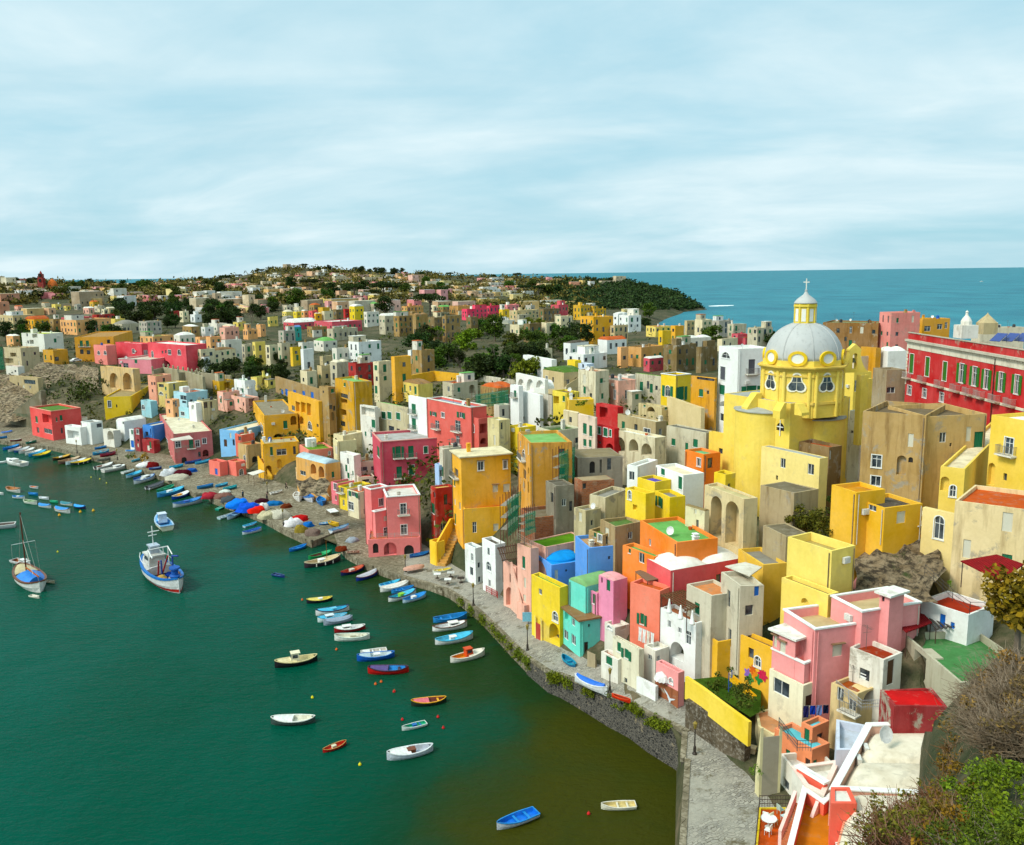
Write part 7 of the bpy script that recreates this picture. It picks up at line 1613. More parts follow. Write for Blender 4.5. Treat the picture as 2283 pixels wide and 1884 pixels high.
T_=poly('X',[(588,846),(722,938),(790,880),(870,1420),(440,1420)],12.4,3,C(244,120,96),'salmon terrace house with orange tiled floor and white copings',rc=C(206,130,56),par=.95,t=.28,wz=.08,cope=WHITE,moss=.15)
stairs('X',(500,1260),9.2,(605,985),11.5,1.5,C(190,110,70),T_,side=C(246,214,206))
h('X',(530,700,712),1420,1180,30,C(240,106,84),root=T_,clutter=0,wz=.08,rc=C(206,130,56),par=.9,trim=WHITE,topz=13.0,base=6)
poly('X',[(512,712),(835,668),(728,905),(600,838)],12.6,3,OFFW,'white flat roofed house tucked behind the salmon terrace',rc=R_WHITE,par=.5,wz=.3,cope=C(246,220,206))
poly('X',[(815,380),(1020,420),(960,590),(815,590)],14.0,3,C(206,210,222),'pale blue grey house with a bare roof beside long white vaults',rc=C(200,206,216),par=.6,wz=.25)
bm=bmesh.new();a_=on_z(*cp('X',790,330),15.8);b_=on_z(*cp('X',770,700),12.6);
poly('X',[(262,330),(350,308),(470,360),(500,420),(385,490),(280,430)],7.1,2.5,C(240,226,180),'cream house with a tan terrace floor and outdoor stair by the street',rc=C(214,156,116),par=.12,wz=.5)
K_=poly('X',[(286,985),(470,985),(486,1040),(420,1420),(245,1420)],8.2,3,C(236,206,60),'small yellow walled terrace with a terracotta floor above the street',rc=C(206,96,40),par=.12,t=.15,wz=.2,moss=.1,cat='terrace',name='terrace')
def chair(crop,x,y,z,rz,col,lab):
 p=on_z(*cp(crop,x,y),z);o=empty('garden_chair',p,rz);tag(o,lab,'chair','plastic chairs on the yellow terrace')
 def seat(bm):box(bm,-.22,.22,-.22,.22,.42,.46)
 def back(bm):box(bm,-.22,.22,.2,.25,.461,.9)
 meshobj('seat',None,None,o,col,data=cached(('cs',),'seat','paint',seat));meshobj('backrest',None,None,o,col,data=cached(('cb',),'backrest','paint',back))
 for sx in(-.19,.19):
  for sy in(-.19,.19):
   def leg(bm,sx=sx,sy=sy):tube(bm,(sx,sy,0),(sx*.95,sy*.95,.419),.025,n=5)
   meshobj('leg',None,None,o,col,data=cached(('cl',sx,sy),'leg','paint',leg))
for(x,y,rz,col,lab)in((332,1080,2.6,WHITE,'white chair beside the railing of the terracotta terrace'),(386,1105,.6,C(240,236,206),'cream chair beside the round terrace table'),(345,1175,4,WHITE,'white chair before the round terrace table'),(458,1080,5,C(206,226,226),'pale green chair in the terrace corner'),(432,1035,2,C(190,206,190),'greenish chair against the terrace back wall')):chair('X',x,y,8.1,rz,col,lab)
p=on_z(*cp('X',350,1120),8.1);o=empty('garden_table',p);tag(o,'round white table among plastic chairs on the terracotta terrace','table')
bm=bmesh.new();lathe(bm,[(.6,.7),(.6,.74),(0,.74)],16);fix(bm);meshobj('tabletop',bm,'paint',o,WHITE);bm=bmesh.new();lathe(bm,[(.3,0),(.06,.08),(.06,.7)],8);fix(bm);meshobj('pedestal',bm,'paint',o,WHITE)
def fence(crop,pts,z,hh,col,label,name='railing',step=1.4,bars=3,pick=None,r=.03):
 P=[on_z(*cp(crop,*p),z)if len(p)==2 else on_z(*cp(crop,p[0],p[1]),p[2])for p in pts]
 o=empty(name,P[0]);tag(o,label,'railing')
 bmr=bmesh.new();posts=[]
 for a,b in zip(P,P[1:]):
  n=max(1,int((b-a).length/step))
  for i in range(n+1):posts.append(a+(b-a)*(i/n))
  for k_ in range(bars):q=Vector((0,0,hh*(k_+1)/bars));tube(bmr,a+q,b+q,r*.8,n=4)
  if pick:
   m_=int((b-a).length/pick)
   for i in range(m_):q=a+(b-a)*(i/m_);tube(bmr,q+Vector((0,0,.05)),q+Vector((0,0,hh)),r*.5,n=4)
 bmesh.ops.translate(bmr,verts=bmr.verts,vec=-P[0]);fix(bmr);meshobj('rails',bmr,'iron',o,col)
 for q in posts[:60]:
  def b(bm):tube(bm,(0,0,0),(0,0,hh+.05),r,n=5)
  meshobj('post',None,None,o,col,q-P[0],data=cached(('post',hh,r),'post','iron',b))
 return o
fence('X',[(500,985),(286,985),(245,1420)],8.2,1.0,C(60,50,46),'dark railing round the terracotta terrace with coloured pots',pick=.2)
fence('X',[(420,440),(545,600),(640,600)],12.6,.9,C(40,90,100),'dark teal railing round the turquoise roof terrace',pick=.2)
fence('V',[(640,1110),(840,1270),(975,1265)],11.6,.95,C(206,206,206),'white balcony railing of the cluttered cream house',pick=.16)
fence('V',[(1330,215),(1545,420),(1680,520),(1870,520)],19.5,1.1,C(70,66,66),'dark iron railing round the red tiled terrace',step=2.4,bars=3)
fence('R',[(962,920),(1230,1040),(1385,1010)],19.2,1.1,C(50,46,44),'black railing of the small balcony over the cliff',pick=.35)
bm=bmesh.new();P=[on_z(*cp('R',*p),19.2)for p in((965,905),(1230,1035),(1388,1005),(1150,880))];prism(bm,[(q.x,q.y)for q in P],18.9,19.15);fix(bm)
tag(meshobj('balcony',bm,'roof_coat',None,C(190,76,36)+(.3,)),'terracotta balcony floor jutting over the brown cliff','balcony')
fence('N',[(215,1105),(786,1085)],5.4,.8,C(206,196,190),'pale balcony railing along the stepped pink house arcade',pick=.2)
fence('T',[(770,120),(925,215)],17.4,.9,C(150,146,130),'thin railing at the lawn roof edge',pick=.4)
fence('T',[(420,700),(548,770)],2.6,1.0,C(206,50,30),'bright red fence beside the tall plain white house',pick=.14,r=.05)
fence('F',[(160,650,7),(310,660,5)],6,1.0,C(20,140,100),'short green fence beside the coral house',pick=.3)
fence('F',[(110,650,6),(420,395,16)],6,1.1,C(30,90,70),'green handrail climbing the cliff stair',step=2.5)
def canopy(crop,pts,z,col,label,posts=True,th=.1,m='roof_tiles',zs=None,ph=2.3,cat='canopy',slats=0):
 P=[on_z(*cp(crop,*p),z if zs is None else zs[i])for i,p in enumerate(pts)]
 c=sum(P,Vector())/len(P);o=empty('canopy',(c.x,c.y,min(p.z for p in P)-ph));tag(o,label,cat);L=o.location
 bm=bmesh.new()
 if slats:
  for i in range(slats):
   t0,t1=(i+.15)/slats,(i+.6)/slats
   q=[P[0].lerp(P[1],t0),P[0].lerp(P[1],t1),P[3].lerp(P[2],t1),P[3].lerp(P[2],t0)]
   a=[bm.verts.new(v-L)for v in q];b=[bm.verts.new(v-L-Vector((0,0,.08)))for v in q];bm.faces.new(a);bm.faces.new(b[::-1])
   for j in range(4):bm.faces.new((a[j],a[(j+1)%4],b[(j+1)%4],b[j]))
  for i in range(3):
   q0=P[0].lerp(P[3],(i+.2)/2.4)-L;q1=P[1].lerp(P[2],(i+.2)/2.4)-L;tube(bm,q0-Vector((0,0,.14)),q1-Vector((0,0,.14)),.07,n=5)
 else:
  a=[bm.verts.new(v-L)for v in P];b=[bm.verts.new(v-L-Vector((0,0,th)))for v in P];bm.faces.new(a);bm.faces.new(b[::-1]);n=len(P)
  for j in range(n):bm.faces.new((a[j],a[(j+1)%n],b[(j+1)%n],b[j]))
 fix(bm);meshobj('cover',bm,m,o,tuple(col)+(.4,))
 if posts:
  for p in P:
   q=c.lerp(p,.93);bm=bmesh.new();tube(bm,(q.x-L.x,q.y-L.y,p.z-L.z-th-.02),(q.x-L.x,q.y-L.y,p.z-L.z-ph-.3),.05,n=5);fix(bm);meshobj('post',bm,'iron',o,C(90,70,60))
 return o
canopy('V',[(1610,105),(1890,55),(2104,130),(1920,262)],22.6,C(150,34,40),'maroon tiled canopy over the red terrace',zs=(22.4,23.0,23.0,22.2))
canopy('V',[(1160,515),(1290,482),(1390,585),(1190,660),(1050,540)],16.4,C(150,40,44),'small maroon awning beside the pink villa')
canopy('V',[(900,552),(1050,535),(1190,655),(1120,700)],15.6,C(120,100,84),'brown reed awning beside the pink villa',m='wood')
canopy('V',[(1245,470),(1400,440),(1660,605),(1420,640)],16.2,C(80,76,74),'bare iron pergola frame before the blue doors',m='iron',slats=7)
canopy('U',[(610,725),(870,670),(1165,810),(910,915)],WB['top']+1.5,C(110,80,56),'brown timber pergola on the coned white house terrace',m='wood',slats=9)
canopy('U',[(1335,410),(1560,365),(1750,420),(1610,520)],18.2,C(226,220,206),'white sheet roof over plants beside coral house terrace',m='roof_coat',posts=False)
canopy('U',[(330,470),(470,430),(640,545),(470,575)],14.8,C(140,116,96),'grey brown reed awning beside the coral house',m='wood')
canopy('M',[(460,372),(600,335),(650,355),(525,398)],4.0,C(246,240,226),'white market pavilion with open sides on the pier',m='cloth',ph=2.6)
canopy('M',[(1340,780),(1430,765),(1480,800),(1390,815)],2.4,WHITE,'white restaurant table shade on the pier',m='cloth',ph=1.0)
canopy('R',[(990,745),(1160,632),(1430,770),(1250,855)],22.0,C(236,232,220),'white steel frame over the small cliff balcony',m='paint',slats=2,ph=2.6)
canopy('F',[(1660,870),(1850,835),(1890,870),(1690,890)],9.2,C(226,216,206),'pale tin awning on the weathered rose house',m='roof_coat',posts=False)
canopy('T',[(540,190),(760,150),(770,330),(600,350)],9.8,C(96,70,56),'brown pergola between white house and peach house',m='wood',slats=8,ph=3)
canopy('N',[(1290,985),(1330,1000),(1750,962),(1745,925)],6.2,C(196,84,50),'terracotta lean-to roof along the foot of the golden house',posts=False,zs=(7.2,6.4,6.4,7.2))
def scaffold(crop,x0,x1,ytop,ybot,dist,label,turn):
 a=at_dist(*cp(crop,x0,ybot),dist);b=at_dist(*cp(crop,x1,ybot),dist+turn);zt=zat(*cp(crop,x0,ytop),dist);hh=zt-a.z
 v=(b-a).xy;ln=v.length;o=empty('scaffold',a,math.atan2(v.y,v.x));tag(o,label,'scaffold')
 n=5
 for i in range(n+1):
  bm=bmesh.new();tube(bm,(ln*i/n,0,-1),(ln*i/n,0,hh+1.0),.045,n=5);tube(bm,(ln*i/n,1.0,-1),(ln*i/n,1.0,hh+.6),.045,n=5);fix(bm);meshobj('pole',bm,'iron',o,C(120,60,50))
 for i in range(3):
  z=hh*(i+.6)/3;bm=bmesh.new();box(bm,-.1,ln+.1,.1,.95,z,z+.08);fix(bm);meshobj('platform',bm,'wood',o,C(170,160,146))
 bm=bmesh.new();g=[]
 for i in range(13):
  g.append([bm.verts.new((ln*i/12,-.08+.06*math.sin(i*1.9+j),hh*j/8))for j in range(9)])
 for i in range(12):
  for j in range(8):bm.faces.new((g[i][j],g[i+1][j],g[i+1][j+1],g[i][j+1]))
 meshobj('net',bm,'scaffold_net',o,C(20,160,120))
scaffold('O',830,1003,150,520,132,'scaffold with green netting on the unfinished concrete house',5)
scaffold('O',258,408,690,1090,117,'scaffold with green netting beside the golden house, wider one',6)
scaffold('O',450,565,840,1080,116,'narrow scaffold with green netting before the brick walls',2)
scaffold('H',1200,1570,500,660,200,'long green netted scaffold behind the salmon red house',8)
scaffold('A',0,45,850,1075,372,'tall green netted scaffold on the cliff at the picture edge',2)
def wallrun(crop,tops,zt,zb,th,col,label,m='plaster',wz=.3,posts=0,name='garden_wall',cope=None):
 P=[on_z(*cp(crop,p[0],p[1]),p[2]if len(p)>2 else zt)for p in tops];o=empty(name,P[0]);tag(o,label,'wall');L=o.location
 bm=bmesh.new();prv=None
 for i,p in enumerate(P):
  d=(P[min(i+1,len(P)-1)]-P[max(i-1,0)]).xy.normalized();nx=Vector((-d.y,d.x,0))*th/2
  c=[bm.verts.new(v-L)for v in(p+nx,p-nx,Vector((p.x-nx.x,p.y-nx.y,zb)),Vector((p.x+nx.x,p.y+nx.y,zb)))]
  if prv:
   for j in range(4):bm.faces.new((prv[j],prv[(j+1)%4],c[(j+1)%4],c[j]))
  else:bm.faces.new(c)
  prv=c
 bm.faces.new(prv[::-1]);fix(bm);meshobj('wall',bm,m,o,tuple(col)+(wz,))
 if posts:
  def b(bm):lathe(bm,[(.32,0),(.32,1.0),(.22,1.25),(0,1.35)],8)
  for a,c in zip(P,P[1:]):
   n=max(1,int((c-a).length/posts))
   for i in range(n):meshobj('pillar',None,None,o,tuple(col)+(.5,),a.lerp(c,i/n)-L-Vector((0,0,.05)),data=cached(('pillar',),'pillar','plaster',b))
 return o
wallrun('W',[(1362,560),(1520,665),(1700,800),(1850,910),(1982,1005)],9.6,7.2,.35,C(248,214,100),'long bright yellow parapet wall sloping along the playground',wz=.08)
wallrun('W',[(1385,775),(1520,850),(1700,950),(1850,1030),(1965,1085)],7.6,4.0,.9,C(120,108,92),'dark rubble stone wall under the yellow parapet',m='masonry',wz=.8)
wallrun('F',[(1490,195,19),(1600,170,19.3),(1840,210,19.3),(1990,260,19)],19,12,.8,C(166,156,128),'long grey crenellated garden wall below the pink palace',wz=.7,posts=3.4)
wallrun('G',[(-190,220,19),(0,215,18.6),(60,225,18.6),(330,250,18.2)],19,11,.8,C(166,156,130),'second stretch of grey crenellated garden wall with buttresses',wz=.7,posts=3.4)
wallrun('H',[(445,290,20.5),(740,235,21),(1075,270,20.5)],20.5,15,.5,C(246,188,30),'long golden yellow courtyard wall in front of the wood',wz=.15)
wallrun('H',[(1085,275,20.4),(1320,290,20.2),(1660,340,19.6)],20,15,.6,C(226,216,196),'long pale grey wall along the edge of the wood',wz=.7)
wallrun('V',[(575,385,14.8),(770,290,15.8),(845,180,17.8),(905,168,17.8),(1000,215,17.4),(1080,295,16.6),(1300,392,16.2)],15,10,.45,PINKV,'curving pink terrace wall stepping down behind the pink villa',wz=.06)
wallrun('R',[(225,925,18.6),(440,905,18.8),(800,790,20.0),(985,775,20.3)],19,15.5,.4,C(246,214,120),'pale yellow ramp wall climbing to the golden cottage',wz=.1)
wallrun('U',[(1640,768),(1830,850),(2010,965)],11.5,7,.6,C(246,208,90),'yellow terrace parapet above the garden plants',wz=.2)
p0=on_z(*cp('N',968,1400),1.7);d0=math.hypot(p0.x,p0.y);p1=at_dist(*cp('N',1192,1200),d0+5.5);d1=math.hypot(p1.x,p1.y);pm_=p0.lerp(p1,.72)
o=empty('outside_stair',p0);tag(o,'steep outer stair with a blank yellow wall beside the golden house','stairs');L=o.location
zz_=(zat(*cp('N',968,1165),d0),zat(*cp('N',1122,884),d0+4),zat(*cp('N',1192,868),d1));nx=Vector((p1.y-p0.y,p0.x-p1.x,0)).normalized()*.16
bm=bmesh.new();q_=[(p0,-1),(p1,-1),(p1,zz_[2]),(pm_,zz_[1]),(p0,zz_[0])]
A=[bm.verts.new((p.x+nx.x-L.x,p.y+nx.y-L.y,z-L.z))for p,z in q_];Bv=[bm.verts.new((p.x-nx.x-L.x,p.y-nx.y-L.y,z-L.z))for p,z in q_]
bm.faces.new(A);bm.faces.new(Bv[::-1])
for j in range(5):bm.faces.new((A[j],A[(j+1)%5],Bv[(j+1)%5],Bv[j]))
fix(bm);meshobj('stair_wall',bm,'plaster',o,C(248,196,40)+(.5,))
bm=bmesh.new();v=(p1-p0).xy;ln=v.length
for i in range(14):box(bm,ln*i/14,ln*(i+1)/14,-1.75,-.17,-3,(zz_[1]-1.0-p0.z)*(i+1)/14-.001*(i%2))
fix(bm);meshobj('steps',bm,'plaster',o,C(200,150,80)+(.6,),(0,0,0),math.atan2(v.y,v.x))
h('N',(893,966,1030),1415,1150,33,C(250,206,40),root=o,clutter=0,wz=.19,par=.5,rc=R_TERRA,w=1.8)
stairs('T',(905,1045),2.2,(752,425),8.6,1.1,C(206,150,116),None,'long peach outer stair climbing the pale peach house',side=C(246,196,176),n=22)
stairs('T',(1070,1245),2.2,(1000,1055),4.8,1.1,C(176,60,36),None,'short red outer stair against the pale yellow house',side=C(248,222,130))
stairs('W',(1440,1490),-.5,(1395,1340),4.1,1.6,C(84,80,72),None,'stone steps going down to the water by the lamp',n=10)
stairs('X',(330,800),5.4,(370,500),10.0,1.5,C(170,160,140),None,'worn stone stair between the cream and peach houses',n=16,side=C(226,214,170))
stairs('W',(455,490),3.4,(430,330),5.6,1.3,C(176,160,130),None,'stone stair beside the turquoise house',n=10)
stairs('F',(110,660),4.0,(420,395),15.0,1.6,C(120,112,90),None,'long straight stair climbing the bare cliff slope',n=40)
stairs('M',(765,440),1.6,(605,215),6.0,1.2,C(214,160,30),None,'yellow arched outer stair of the yellow house by the pavilion',side=C(246,190,30),n=14)
def lamp(crop,x,ybase,ytop,lab):
 px,py=cp(crop,x,ybase);zq=min((abs(px-e[0])+abs(py-e[1]),e[2])for e in QEDGE)[1];p=on_z(px,py,zq)
 hh=zat(*cp(crop,x,ytop),math.hypot(p.x,p.y))-zq;hh=min(max(hh,3),6)
 o=empty('street_lamp',p);tag(o,lab,'street lamp','street lamps along the quay')
 bm=bmesh.new();lathe(bm,[(.24,0),(.24,.15),(.14,.3),(.14,.8),(.07,.95),(.055,hh-.75)],8);fix(bm);meshobj('post',bm,'iron',o,C(40,40,36))
 bm=bmesh.new();lathe(bm,[(.1,hh-.74),(.2,hh-.25),(.24,hh-.2),(.12,hh-.05),(.03,hh),(0,hh+.08)],6);fix(bm);meshobj('lantern',bm,'paint',o,C(150,130,70))
for(c_,x,yb,yt,lab)in(('T',278,850,600,'street lamp with a blue notice by the white houses'),('T',882,1355,1060,'street lamp before the pale yellow house'),('W',612,725,490,'street lamp on the sea wall by the orange canoe'),('W',1440,1325,1000,'street lamp at the stone steps, nearest of all'),('F',755,1010,880,'street lamp before the blue door of the white terraced house'),('F',1148,1075,965,'street lamp by the dark red boat on the quay'),('M',684,620,470,'lone lamp post in the middle of the pier'),('M',862,970,770,'lamp post among the cream nets'),('N',622,1480,1290,'lamp post beside the stepped pink house')):lamp(c_,x,yb,yt,lab)
def heap(crop,x0,x1,y0,y1,col,lab,m='cloth',name='tarpaulin',cat='tarpaulin',hk=.55,seed=0):
 px,py=cp(crop,(x0+x1)/2,y1);p=on_z(px,py,1.3);d_=math.hypot(p.x,p.y);s=d_/FPX/(2104/CROPS[crop][2])
 rx=(x1-x0)/2*s*1.3;hh=max(.5,(y1-y0)*s*hk*1.25);ry=max(.8,rx*.75)
 bm=bmesh.new();n,k_=22,7;rows=[]
 for j in range(k_+1):
  a=PI/2*j/k_;row=[]
  for i in range(n):
   b=2*PI*i/n;f=1+.28*mnoise.noise(Vector((math.cos(b)*1.3+seed,math.sin(b)*1.3,j*.3)))
   zz=hh*math.sin(a)*(1+.35*mnoise.noise(Vector((math.cos(b)*1.6,math.sin(b)*1.6+seed,a*1.5))))
   row.append(bm.verts.new((rx*math.cos(a)**.6*math.cos(b)*f,ry*math.cos(a)**.6*math.sin(b)*f,zz))if j<k_ else None)
  rows.append(row)
 top=bm.verts.new((0,0,hh))
 for j in range(k_-1):
  for i in range(n):bm.faces.new((rows[j][i],rows[j][(i+1)%n],rows[j+1][(i+1)%n],rows[j+1][i]))
 for i in range(n):bm.faces.new((rows[k_-1][i],rows[k_-1][(i+1)%n],top))
 fix(bm);az=math.atan2(p.x,p.y);o=meshobj(name,bm,m,None,col,(p.x+math.sin(az)*ry*.8,p.y+math.cos(az)*ry*.8,1.28),-az,smooth=True);tag(o,lab,cat)
for i,(c_,x0,x1,y0,y1,col,lab,m_)in enumerate((('M',262,460,650,770,C(20,130,236),'bright blue tarpaulin over nets, lighter of two',0),('M',375,580,690,812,C(10,90,206),'deep blue tarpaulin beside the orange cloth',0),('M',490,636,735,822,C(236,66,20),'orange red tarpaulin in the middle of the heaps',0),('M',592,690,690,790,C(240,236,230),'white tarpaulin behind the orange one',0),('M',605,760,775,890,C(236,226,190),'cream fishing net heap at the pier edge, paler half',1),('M',720,905,770,880,C(240,234,214),'cream white fishing net heap by the lamp post',1),('M',690,830,680,740,C(30,110,170),'blue cloth laid over nets behind the cream heap',0),('M',840,945,710,770,C(120,60,40),'rust brown net pile behind the cream heap',1),('M',560,680,655,705,C(70,30,40),'dark maroon net pile behind the blue tarpaulin',1),('M',884,1052,862,972,C(246,242,240),'white tarpaulin with folds near the pier corner',0),('M',960,1125,842,915,C(190,30,26),'red cloth heap near the pier corner',0),('M',1000,1120,930,1040,C(170,150,80),'heap of yellow and blue gear at the pier corner',1),('M',1095,1190,900,980,C(40,110,190),'blue sheet over gear at the pier corner',0),('M',1120,1260,980,1075,C(150,130,120),'mixed pile of nets and floats at the pier corner',1),('M',18,110,585,645,C(170,60,60),'red net pile at the pier edge',1),('M',110,260,590,660,C(150,110,100),'brown pink net pile at the pier edge',1),('M',190,330,620,700,C(90,96,100),'grey gear pile before the bright blue tarpaulin',1),('M',160,262,555,600,C(226,230,220),'white covered pile behind the brown pink nets',0),('F',1368,1480,1085,1150,C(244,240,236),'white tarpaulin by the weathered rose house',0),('F',1450,1540,1085,1150,C(130,40,40),'maroon net heap beside the white tarpaulin',1),('F',1590,1720,1150,1230,C(244,240,240),'white tarpaulin at the quay edge, larger',0),('F',1720,1850,1160,1240,C(90,30,40),'dark red net heap with floats at the quay edge',1),('F',1830,1920,1150,1200,C(40,90,170),'navy blue cloth heap at the quay edge',0),('F',1650,1830,1215,1270,C(226,220,200),'pale net heap with coloured floats at the quay edge',1),('M',1455,1565,1180,1250,C(130,60,40),'red brown float and net heap near the slip',1),('M',1570,1690,1080,1150,C(180,190,200),'grey blue gear heap near the slip',1),('L',1990,2104,285,360,C(190,70,80),'rosy net pile on the quay corner',1))):
 heap(c_,x0,x1,y0,y1,col,lab,'netting' if m_ else 'cloth','net_heap' if m_ else 'tarpaulin','net heap' if m_ else 'tarpaulin',seed=i*1.7)
for(c_,x,y,lab)in(('S',1880,185,'small white table nearest the upturned boat'),('S',2032,150,'small white table behind the other two'),('S',1998,245,'small white table nearest the water'),('T',25,550,'small white table before the narrow white house'),('T',140,605,'small dark table before the narrow white house')):
 p=ground(*cp(c_,x,y));p.z=max(p.z,1.75);o=empty('cafe_table',p);tag(o,lab,'table','cafe tables on the quay');col=WHITE if 'white' in lab.split('table')[0]else C(50,46,44)
 def top(bm):box(bm,-.55,.55,-.5,.5,.72,.78)
 def leg(bm):tube(bm,(0,0,.05),(0,0,.719),.06,n=6);box(bm,-.28,.28,-.28,.28,0,.049)
 meshobj('tabletop',None,None,o,col,data=cached(('tt',),'tabletop','paint',top));meshobj('pedestal',None,None,o,C(50,46,44),data=cached(('tl',),'pedestal','iron',leg))
px,py=cp('N',715,1490);p=ground(px,py);bm=bmesh.new()
n=10;rows=[]
for i in range(n+1):
 t=i/n;w_=.75*(1-abs(2*t-1)**2.5)**.7+.05;rows.append([bm.verts.new((-1.9+3.8*t,w_*y,.62*(1-y*y)**.5*(.6+.4*w_)+.02))for y in(-1,-.8,-.4,0,.4,.8,1)])
for A,B_ in zip(rows,rows[1:]):
 for j in range(6):bm.faces.new((A[j],A[j+1],B_[j+1],B_[j]))
fix(bm);tag(meshobj('upturned_boat',bm,'boat_paint',None,C(220,170,150),(p.x,p.y,1.85),.5,smooth=True),'upturned pale pink boat lying on the cobbles','boat')
for(x,y,lab)in((1828,1180,'stone planter box beside the sloping yellow wall'),(1968,1305,'stone planter box beside the white doorway')):
 p=ground(*cp('W',x,y));p.z+=.1
 bm=bmesh.new();box(bm,-.65,.65,-.3,.3,0,.5);box(bm,-.72,.72,-.36,.36,.501,.6);fix(bm);tag(meshobj('planter',bm,'plaster',None,C(226,200,160)+(.3,),p,-.5),lab,'planter')
def washing(crop,a,b,z,cols,lab,drop=1.1):
 A=on_z(*cp(crop,*a),z);Bq=on_z(*cp(crop,*b),z);o=empty('washing_line',A);tag(o,lab,'laundry');v=Bq-A;L_=v.length;ang=math.atan2(v.y,v.x)
 bm=bmesh.new();tube(bm,(0,0,0),v,.012,n=4);fix(bm);meshobj('cord',bm,'iron',o,C(190,190,190))
 n=len(cols)
 for i,c_ in enumerate(cols):
  x0,x1=L_*(i+.08)/n,L_*(i+.9)/n;bm=bmesh.new();g=[];dd=drop*RNG.uniform(.7,1.1)
  for a_ in range(6):g.append([bm.verts.new((x0+(x1-x0)*a_/5,.05*math.sin(a_*1.7+j),-dd*j/4))for j in range(5)])
  for a_ in range(5):
   for j in range(4):bm.faces.new((g[a_][j],g[a_+1][j],g[a_+1][j+1],g[a_][j+1]))
  meshobj('cloth',bm,'cloth',o,c_,(0,0,-.02),ang)
washing('U',(365,1085),(545,1165),10.2,[WHITE,WHITE,OFFW,WHITE],'white sheets hanging below the salmon house',2.0)
washing('V',(385,1235),(590,1225),10.5,[C(40,40,90),C(30,60,160),C(120,140,190),C(20,30,60)],'navy and blue washing at the foot of the pink villa')
washing('W',(648,355),(705,395),7.0,[BLUED,C(230,170,60)],'blue and yellow washing on the mossy roofed cream house',1.0)
washing('M',(1480,330),(1545,350),6.5,[C(240,120,170),C(240,200,210),C(230,100,150)],'pink washing on the white house near the peach niches',1.8)
washing('O',(1525,710),(1660,750),15.2,[C(60,60,160),C(190,60,60),C(40,36,40),C(60,40,40)],'dark washing on the yellow house with grey roof terrace',.9)
washing('I',(230,425),(380,440),18.4,[C(50,110,200),C(120,170,220),C(30,30,60),C(20,24,40)],'blue and black washing on the yellow terrace house',.9)
washing('G',(1385,478),(1475,470),15.8,[WHITE,C(206,220,240),WHITE,C(190,206,230)],'white washing on the tall ochre brown house',1.2)
px,py=cp('A',742,995);p=ground(px,py);o=empty('parked_car',p+Vector((0,0,.1)),1.0);tag(o,'white parked car on the road above the bare cliff','car')
bm=bmesh.new();prof_=[(-2.1,.35),(-2.1,.85),(-1.3,.95),(-.8,1.42),(.7,1.45),(1.3,.98),(2.05,.85),(2.1,.35)]
A=[bm.verts.new((x,-.82,z))for x,z in prof_];Bq=[bm.verts.new((x,.82,z))for x,z in prof_];bm.faces.new(A);bm.faces.new(Bq[::-1])
for j in range(8):bm.faces.new((A[j],A[(j+1)%8],Bq[(j+1)%8],Bq[j]))
fix(bm);meshobj('body',bm,'boat_paint',o,WHITE)
for sy in(-1,1):
 bm=bmesh.new();bm.faces.new([bm.verts.new((x,sy*.83,z))for x,z in((-1.2,.97),(-.76,1.36),(.65,1.38),(1.15,.99))]);meshobj('window',bm,'glass',o)
 for sx in(-1.3,1.3):
  bm=bmesh.new();tube(bm,(sx,sy*.7,.32),(sx,sy*.86,.32),.32,n=12);fix(bm);meshobj('wheel',bm,'iron',o,C(26,26,26))
for(x,yb,yt)in((712,915,780),(838,985,850),(968,1045,910)):
 d_=math.hypot(*WB['C'].xy)-.6;q=at_dist(*cp('U',x,yb),d_);hh=zat(*cp('U',x,yt),d_)-q.z
 bm=bmesh.new();lathe(bm,[(.3,-.15),(.3,.0),(.26,.06),(.09,hh*.86),(.07,hh),(0,hh+.05)],14);fix(bm);meshobj('cone',bm,'plaster',WR,WHITE+(.1,),q-WR.location,smooth=True)
def on_face(Bk,which,crop,x,y,out=.05):
 a=Bk['ang']-(PI/2 if which=='L' else 0);fn=Vector((math.sin(a),-math.cos(a),0));o_=Bk['C']+(Bk['Y']*Bk['d']if which=='L' else Vector((0,0,0)))
 dr=ray(*cp(crop,x,y));return CAM+dr*((o_-CAM).dot(fn)/dr.dot(fn))+fn*out,a
p,a=on_face(PB,'L','W',1128,575);bm=bmesh.new()
n=14;c0=bm.verts.new((0,0,.75));arc=[bm.verts.new((-.95*math.cos(PI*i/n),-.85*math.sin(PI*i/n),-.1-(.12 if i%2 else 0)))for i in range(n+1)];mid=[bm.verts.new((-.72*math.cos(PI*i/n),-.62*math.sin(PI*i/n),.42))for i in range(n+1)]
for i in range(n):bm.faces.new((arc[i],arc[i+1],mid[i+1],mid[i]));bm.faces.new((mid[i],mid[i+1],c0))
fix(bm);meshobj('shell_awning',bm,'cloth',PR,C(246,240,236),p-PR.location,a)
p,a=on_face(PB,'L','W',1168,762,.04);bm=bmesh.new();box(bm,-1.75,1.75,-.02,.02,-1.35,1.35);fix(bm);mu=meshobj('mural',bm,'plaster',PR,C(150,82,40)+(1.0,),p-PR.location,a)
bm=bmesh.new()
for pts in([(-.15,.25),(.2,.1),(.75,.25),(1.1,.35),(.9,.15),(.5,-.05),(.1,-.2)],[(.05,.1),(-.5,.6),(-.75,.9),(-.2,.62),(.3,.12)],[(.15,-.1),(.1,-.5),(-.3,-.75),(.3,-.45),(.45,-.02)]):bm.faces.new([bm.verts.new((x+.3,-.03-.004*len(pts),z))for x,z in pts])
meshobj('painted_bird',bm,'paint',mu,C(226,232,236))
